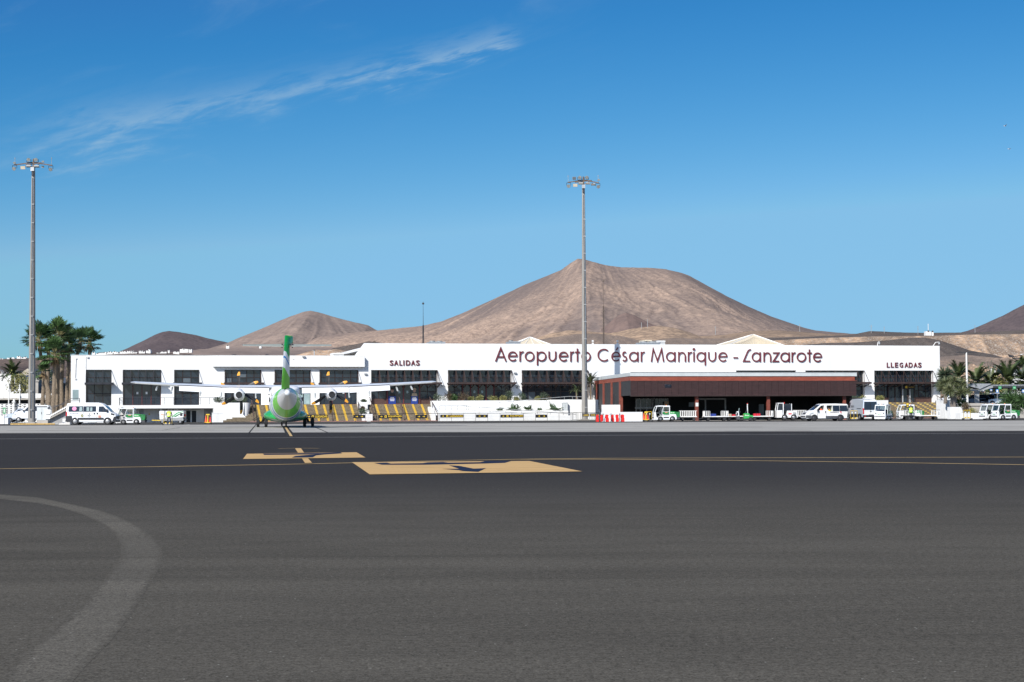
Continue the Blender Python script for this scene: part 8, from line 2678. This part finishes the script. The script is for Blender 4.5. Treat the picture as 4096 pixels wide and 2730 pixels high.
# ---------------------------------------------------------------- people: one skinned body each, clothing as children
def skin_mesh(verts, edges, radii, root=0, sub=1):
    me = bpy.data.meshes.new('sk')
    me.from_pydata(verts, edges, [])
    ob = bpy.data.objects.new('sk', me)
    COL.objects.link(ob)
    ob.modifiers.new('s', 'SKIN')
    for i, d in enumerate(me.skin_vertices[0].data):
        r = radii[i]
        d.radius = r if hasattr(r, '__len__') else (r, r)
        d.use_root = i == root
    md = ob.modifiers.new('u', 'SUBSURF')
    md.levels = md.render_levels = sub
    dg = bpy.context.evaluated_depsgraph_get()
    out = bpy.data.meshes.new_from_object(ob.evaluated_get(dg))
    bpy.data.objects.remove(ob)
    return out
def person(label, loc, rz, J, vest, trousers, sleeves='navy_cloth', seated=False):
    """J: joints in metres, +x is the way the person faces"""
    t = thing('person', label, 'person', loc, rz)
    V, E, Rr = [], [], []
    def add(p, r, link=None):
        V.append(p)
        Rr.append(r)
        if link is not None:
            E.append((link, len(V) - 1))
        return len(V) - 1
    pel = add(J['pelvis'], (.13, .16))
    mid = add([(a + b) / 2 for a, b in zip(J['pelvis'], J['chest'])], (.115, .145), pel)
    ch = add(J['chest'], (.12, .175), mid)
    nk = add(J['neck'], .062, ch)
    hd0 = add([(a * .6 + b * .4) for a, b in zip(J['neck'], J['head'])], .07, nk)
    hd = add(J['head'], (.098, .085), hd0)
    top = add([J['head'][0] + .01, J['head'][1], J['head'][2] + .10], .075, hd)
    add([J['head'][0] + .105, J['head'][1], J['head'][2] - .015], .018, hd)
    hands = []
    for s, k in ((1, 'l'), (-1, 'r')):
        sh = add([J['chest'][0], J['chest'][1] + s * .19, J['chest'][2] + .08], .068, ch)
        el = add(J[k + 'elbow'], .046, sh)
        wr = add(J[k + 'wrist'], .033, el)
        d = (Vector(J[k + 'wrist']) - Vector(J[k + 'elbow'])).normalized()
        pm = Vector(J[k + 'wrist']) + d * .07
        hm = add(tuple(pm), (.022, .042), wr)
        side_ = d.cross(Vector((0, 0, 1)))
        side_ = side_.normalized() if side_.length > .1 else Vector((0, 1, 0))
        for f in range(4):
            o1 = pm + side_ * (.033 - .022 * f) + d * .035
            a = add(tuple(o1), .0095, hm)
            add(tuple(o1 + d * (.055 + .012 * (f in (1, 2))) - Vector((0, 0, .02))), .008, a)
        a = add(tuple(pm + side_ * .05 - d * .02), .011, hm)
        add(tuple(pm + side_ * .07 + d * .025), .009, a)
    for s, k in ((1, 'l'), (-1, 'r')):
        hp = add([J['pelvis'][0], J['pelvis'][1] + s * .09, J['pelvis'][2] - .08], .098, pel)
        kn = add(J[k + 'knee'], .067, hp)
        an = add(J[k + 'ankle'], .045, kn)
        add([J[k + 'ankle'][0] + .15, J[k + 'ankle'][1], J[k + 'ankle'][2] - .045], .04, an)
    me = skin_mesh([tuple(v) for v in V], E, Rr, 0)
    for m_ in ('skin', trousers, sleeves, 'hair', 'black_cloth'):
        me.materials.append(MATS[m_])
    H = Vector(J['head'])
    zw = J['pelvis'][2] + .06
    for p in me.polygons:
        c = p.center
        dh = (c - H).length
        if dh < .24 and c.z > J['neck'][2] - .01:
            p.material_index = 3 if (c.x < H.x + .01 and c.z > H.z - .05) or c.z > H.z + .075 else 0
        elif c.z < J['lankle'][2] + .03 and not seated:
            p.material_index = 4
        else:
            da = min((c - Vector(J[k + 'wrist'])).length for k in 'lr')
            legs = c.z < zw and da > .2
            p.material_index = 0 if da < .20 else (1 if legs else 2)
    me.shade_smooth()
    b = bpy.data.objects.new('body', me)
    COL.objects.link(b)
    b.parent = t
    ax = (Vector(J['chest']) + Vector((0, 0, .13)) - Vector(J['pelvis']))
    P0 = Vector(J['pelvis'])
    rings = []
    for f, rx, ry in ((-.05, .15, .19), (.2, .145, .18), (.5, .15, .195), (.8, .155, .215), (.95, .13, .20), (1.03, .08, .12)):
        c = P0 + ax * f
        rings.append([(c.x + rx * cos(2 * pi * i / 14), c.y + ry * sin(2 * pi * i / 14), c.z) for i in range(14)])
    v = MB().loft(rings).build('vest', vest, t, smooth=60)
    if vest == 'hivis':
        for f in (.15, .42):
            c, c2 = P0 + ax * f, P0 + ax * (f + .09)
            MB().loft([[(q.x + .158 * cos(2 * pi * i / 14), q.y + .202 * sin(2 * pi * i / 14), q.z) for i in range(14)] for q in (c, c2)]).build('reflective_band', 'hivis_tape', v, smooth=60)
    MB().sph((H.x - .015, H.y, H.z + .035), (.108, .098, .112), 12, 8).build('hair', 'hair', t, smooth=60)
    for s in (-1, 1):
        MB().sph((H.x + .082, H.y + s * .034, H.z + .012), .012, 6, 4).build('eye', 'hair', t)
        MB().sph((H.x, H.y + s * .094, H.z - .01), (.022, .012, .032), 6, 4).build('ear', 'skin', t)
    MB().box(H.x + .088, H.x + .096, H.y - .022, H.y + .022, H.z - .066, H.z - .058).build('mouth', 'logo_red', t)
    return t
# worker bending over a striped chock trolley (seen from behind)
stand = dict(pelvis=(0, 0, .93), chest=(.14, 0, 1.30), neck=(.24, 0, 1.49), head=(.32, 0, 1.60), lelbow=(.30, .30, 1.12), lwrist=(.45, .22, .98), relbow=(.32, -.28, 1.10), rwrist=(.48, -.20, 1.0),
             lknee=(.10, .13, .50), lankle=(-.02, .15, .09), rknee=(.06, -.14, .50), rankle=(-.08, -.16, .09))
p_ = gnd(676, 1702)
person('worker in yellow green vest and navy trousers bending beside the power unit', (p_.x, p_.y, .0), rad(100), stand, 'hivis', 'navy_cloth')
q = post_trolley('striped chock trolley pushed by the bending worker', 672, p_.y + .75, 2, False)
up_ = dict(pelvis=(0, 0, .95), chest=(.02, 0, 1.32), neck=(.03, 0, 1.52), head=(.05, 0, 1.65), lelbow=(.05, .32, 1.14), lwrist=(.22, .46, 1.02), relbow=(.12, -.30, 1.12), rwrist=(.36, -.34, 1.06),
           lknee=(.03, .10, .50), lankle=(-.02, .10, .09), rknee=(.02, -.10, .50), rankle=(-.03, -.11, .09))
p_ = gnd(3641, 1681)
person('standing worker in yellow green vest and black trousers before the arrivals stairs', (p_.x, 204, .0), rad(70), up_, 'hivis', 'black_cloth', 'black_cloth')
# driver and passenger inside the crew van (seated, facing its front)
vx = VAN.matrix_basis if False else Matrix.Translation(VAN.location) @ Matrix.Rotation(VAN.rotation_euler.z, 4, 'Z')
sit = dict(pelvis=(0, 0, .10), chest=(.0, 0, .42), neck=(.02, 0, .60), head=(.06, 0, .73), lelbow=(.16, .24, .24), lwrist=(.36, .18, .34), relbow=(.16, -.24, .24), rwrist=(.36, -.18, .34),
           lknee=(.38, .12, .12), lankle=(.44, .12, -.28), rknee=(.38, -.12, .12), rankle=(.44, -.12, -.28))
q = vx @ Vector((.62, .60, .78))
person('driver in an orange red jacket at the open window of the crew van', q, VAN.rotation_euler.z, sit, 'red_cloth', 'navy_cloth', 'red_cloth', True)
q = vx @ Vector((-.36, .60, .70))
person('passenger in a yellow vest at the middle window of the crew van', q, VAN.rotation_euler.z, sit, 'hivis', 'navy_cloth', 'red_cloth', True)
# yellow arrow sign on a pole before the arrivals stairs
q = at(3630, hor(3630), 206)
t = thing('arrow_sign', 'small black and yellow pictogram sign on a pole above the standing worker', 'sign', (q.x, 206, 0))
zt_ = at(3630, 1613, 206).z
MB().cyl((0, 0, 0), (0, 0, zt_ - .5), .035, n=6).build('pole', 'steel_dark', t)
MB().box(-.17, .17, -.04, .0, zt_ - .55, zt_).build('board', 'sign_black', t)
MB().box(-.13, .13, -.05, -.041, zt_ - .27, zt_ - .03).build('symbol', 'sign_yellow', t)
MB().prism([(-.12, zt_ - .42), (0, zt_ - .33), (0, zt_ - .39), (.12, zt_ - .39), (.12, zt_ - .45), (0, zt_ - .45), (0, zt_ - .51)], -.05, -.041).build('arrow', 'sign_yellow', t)
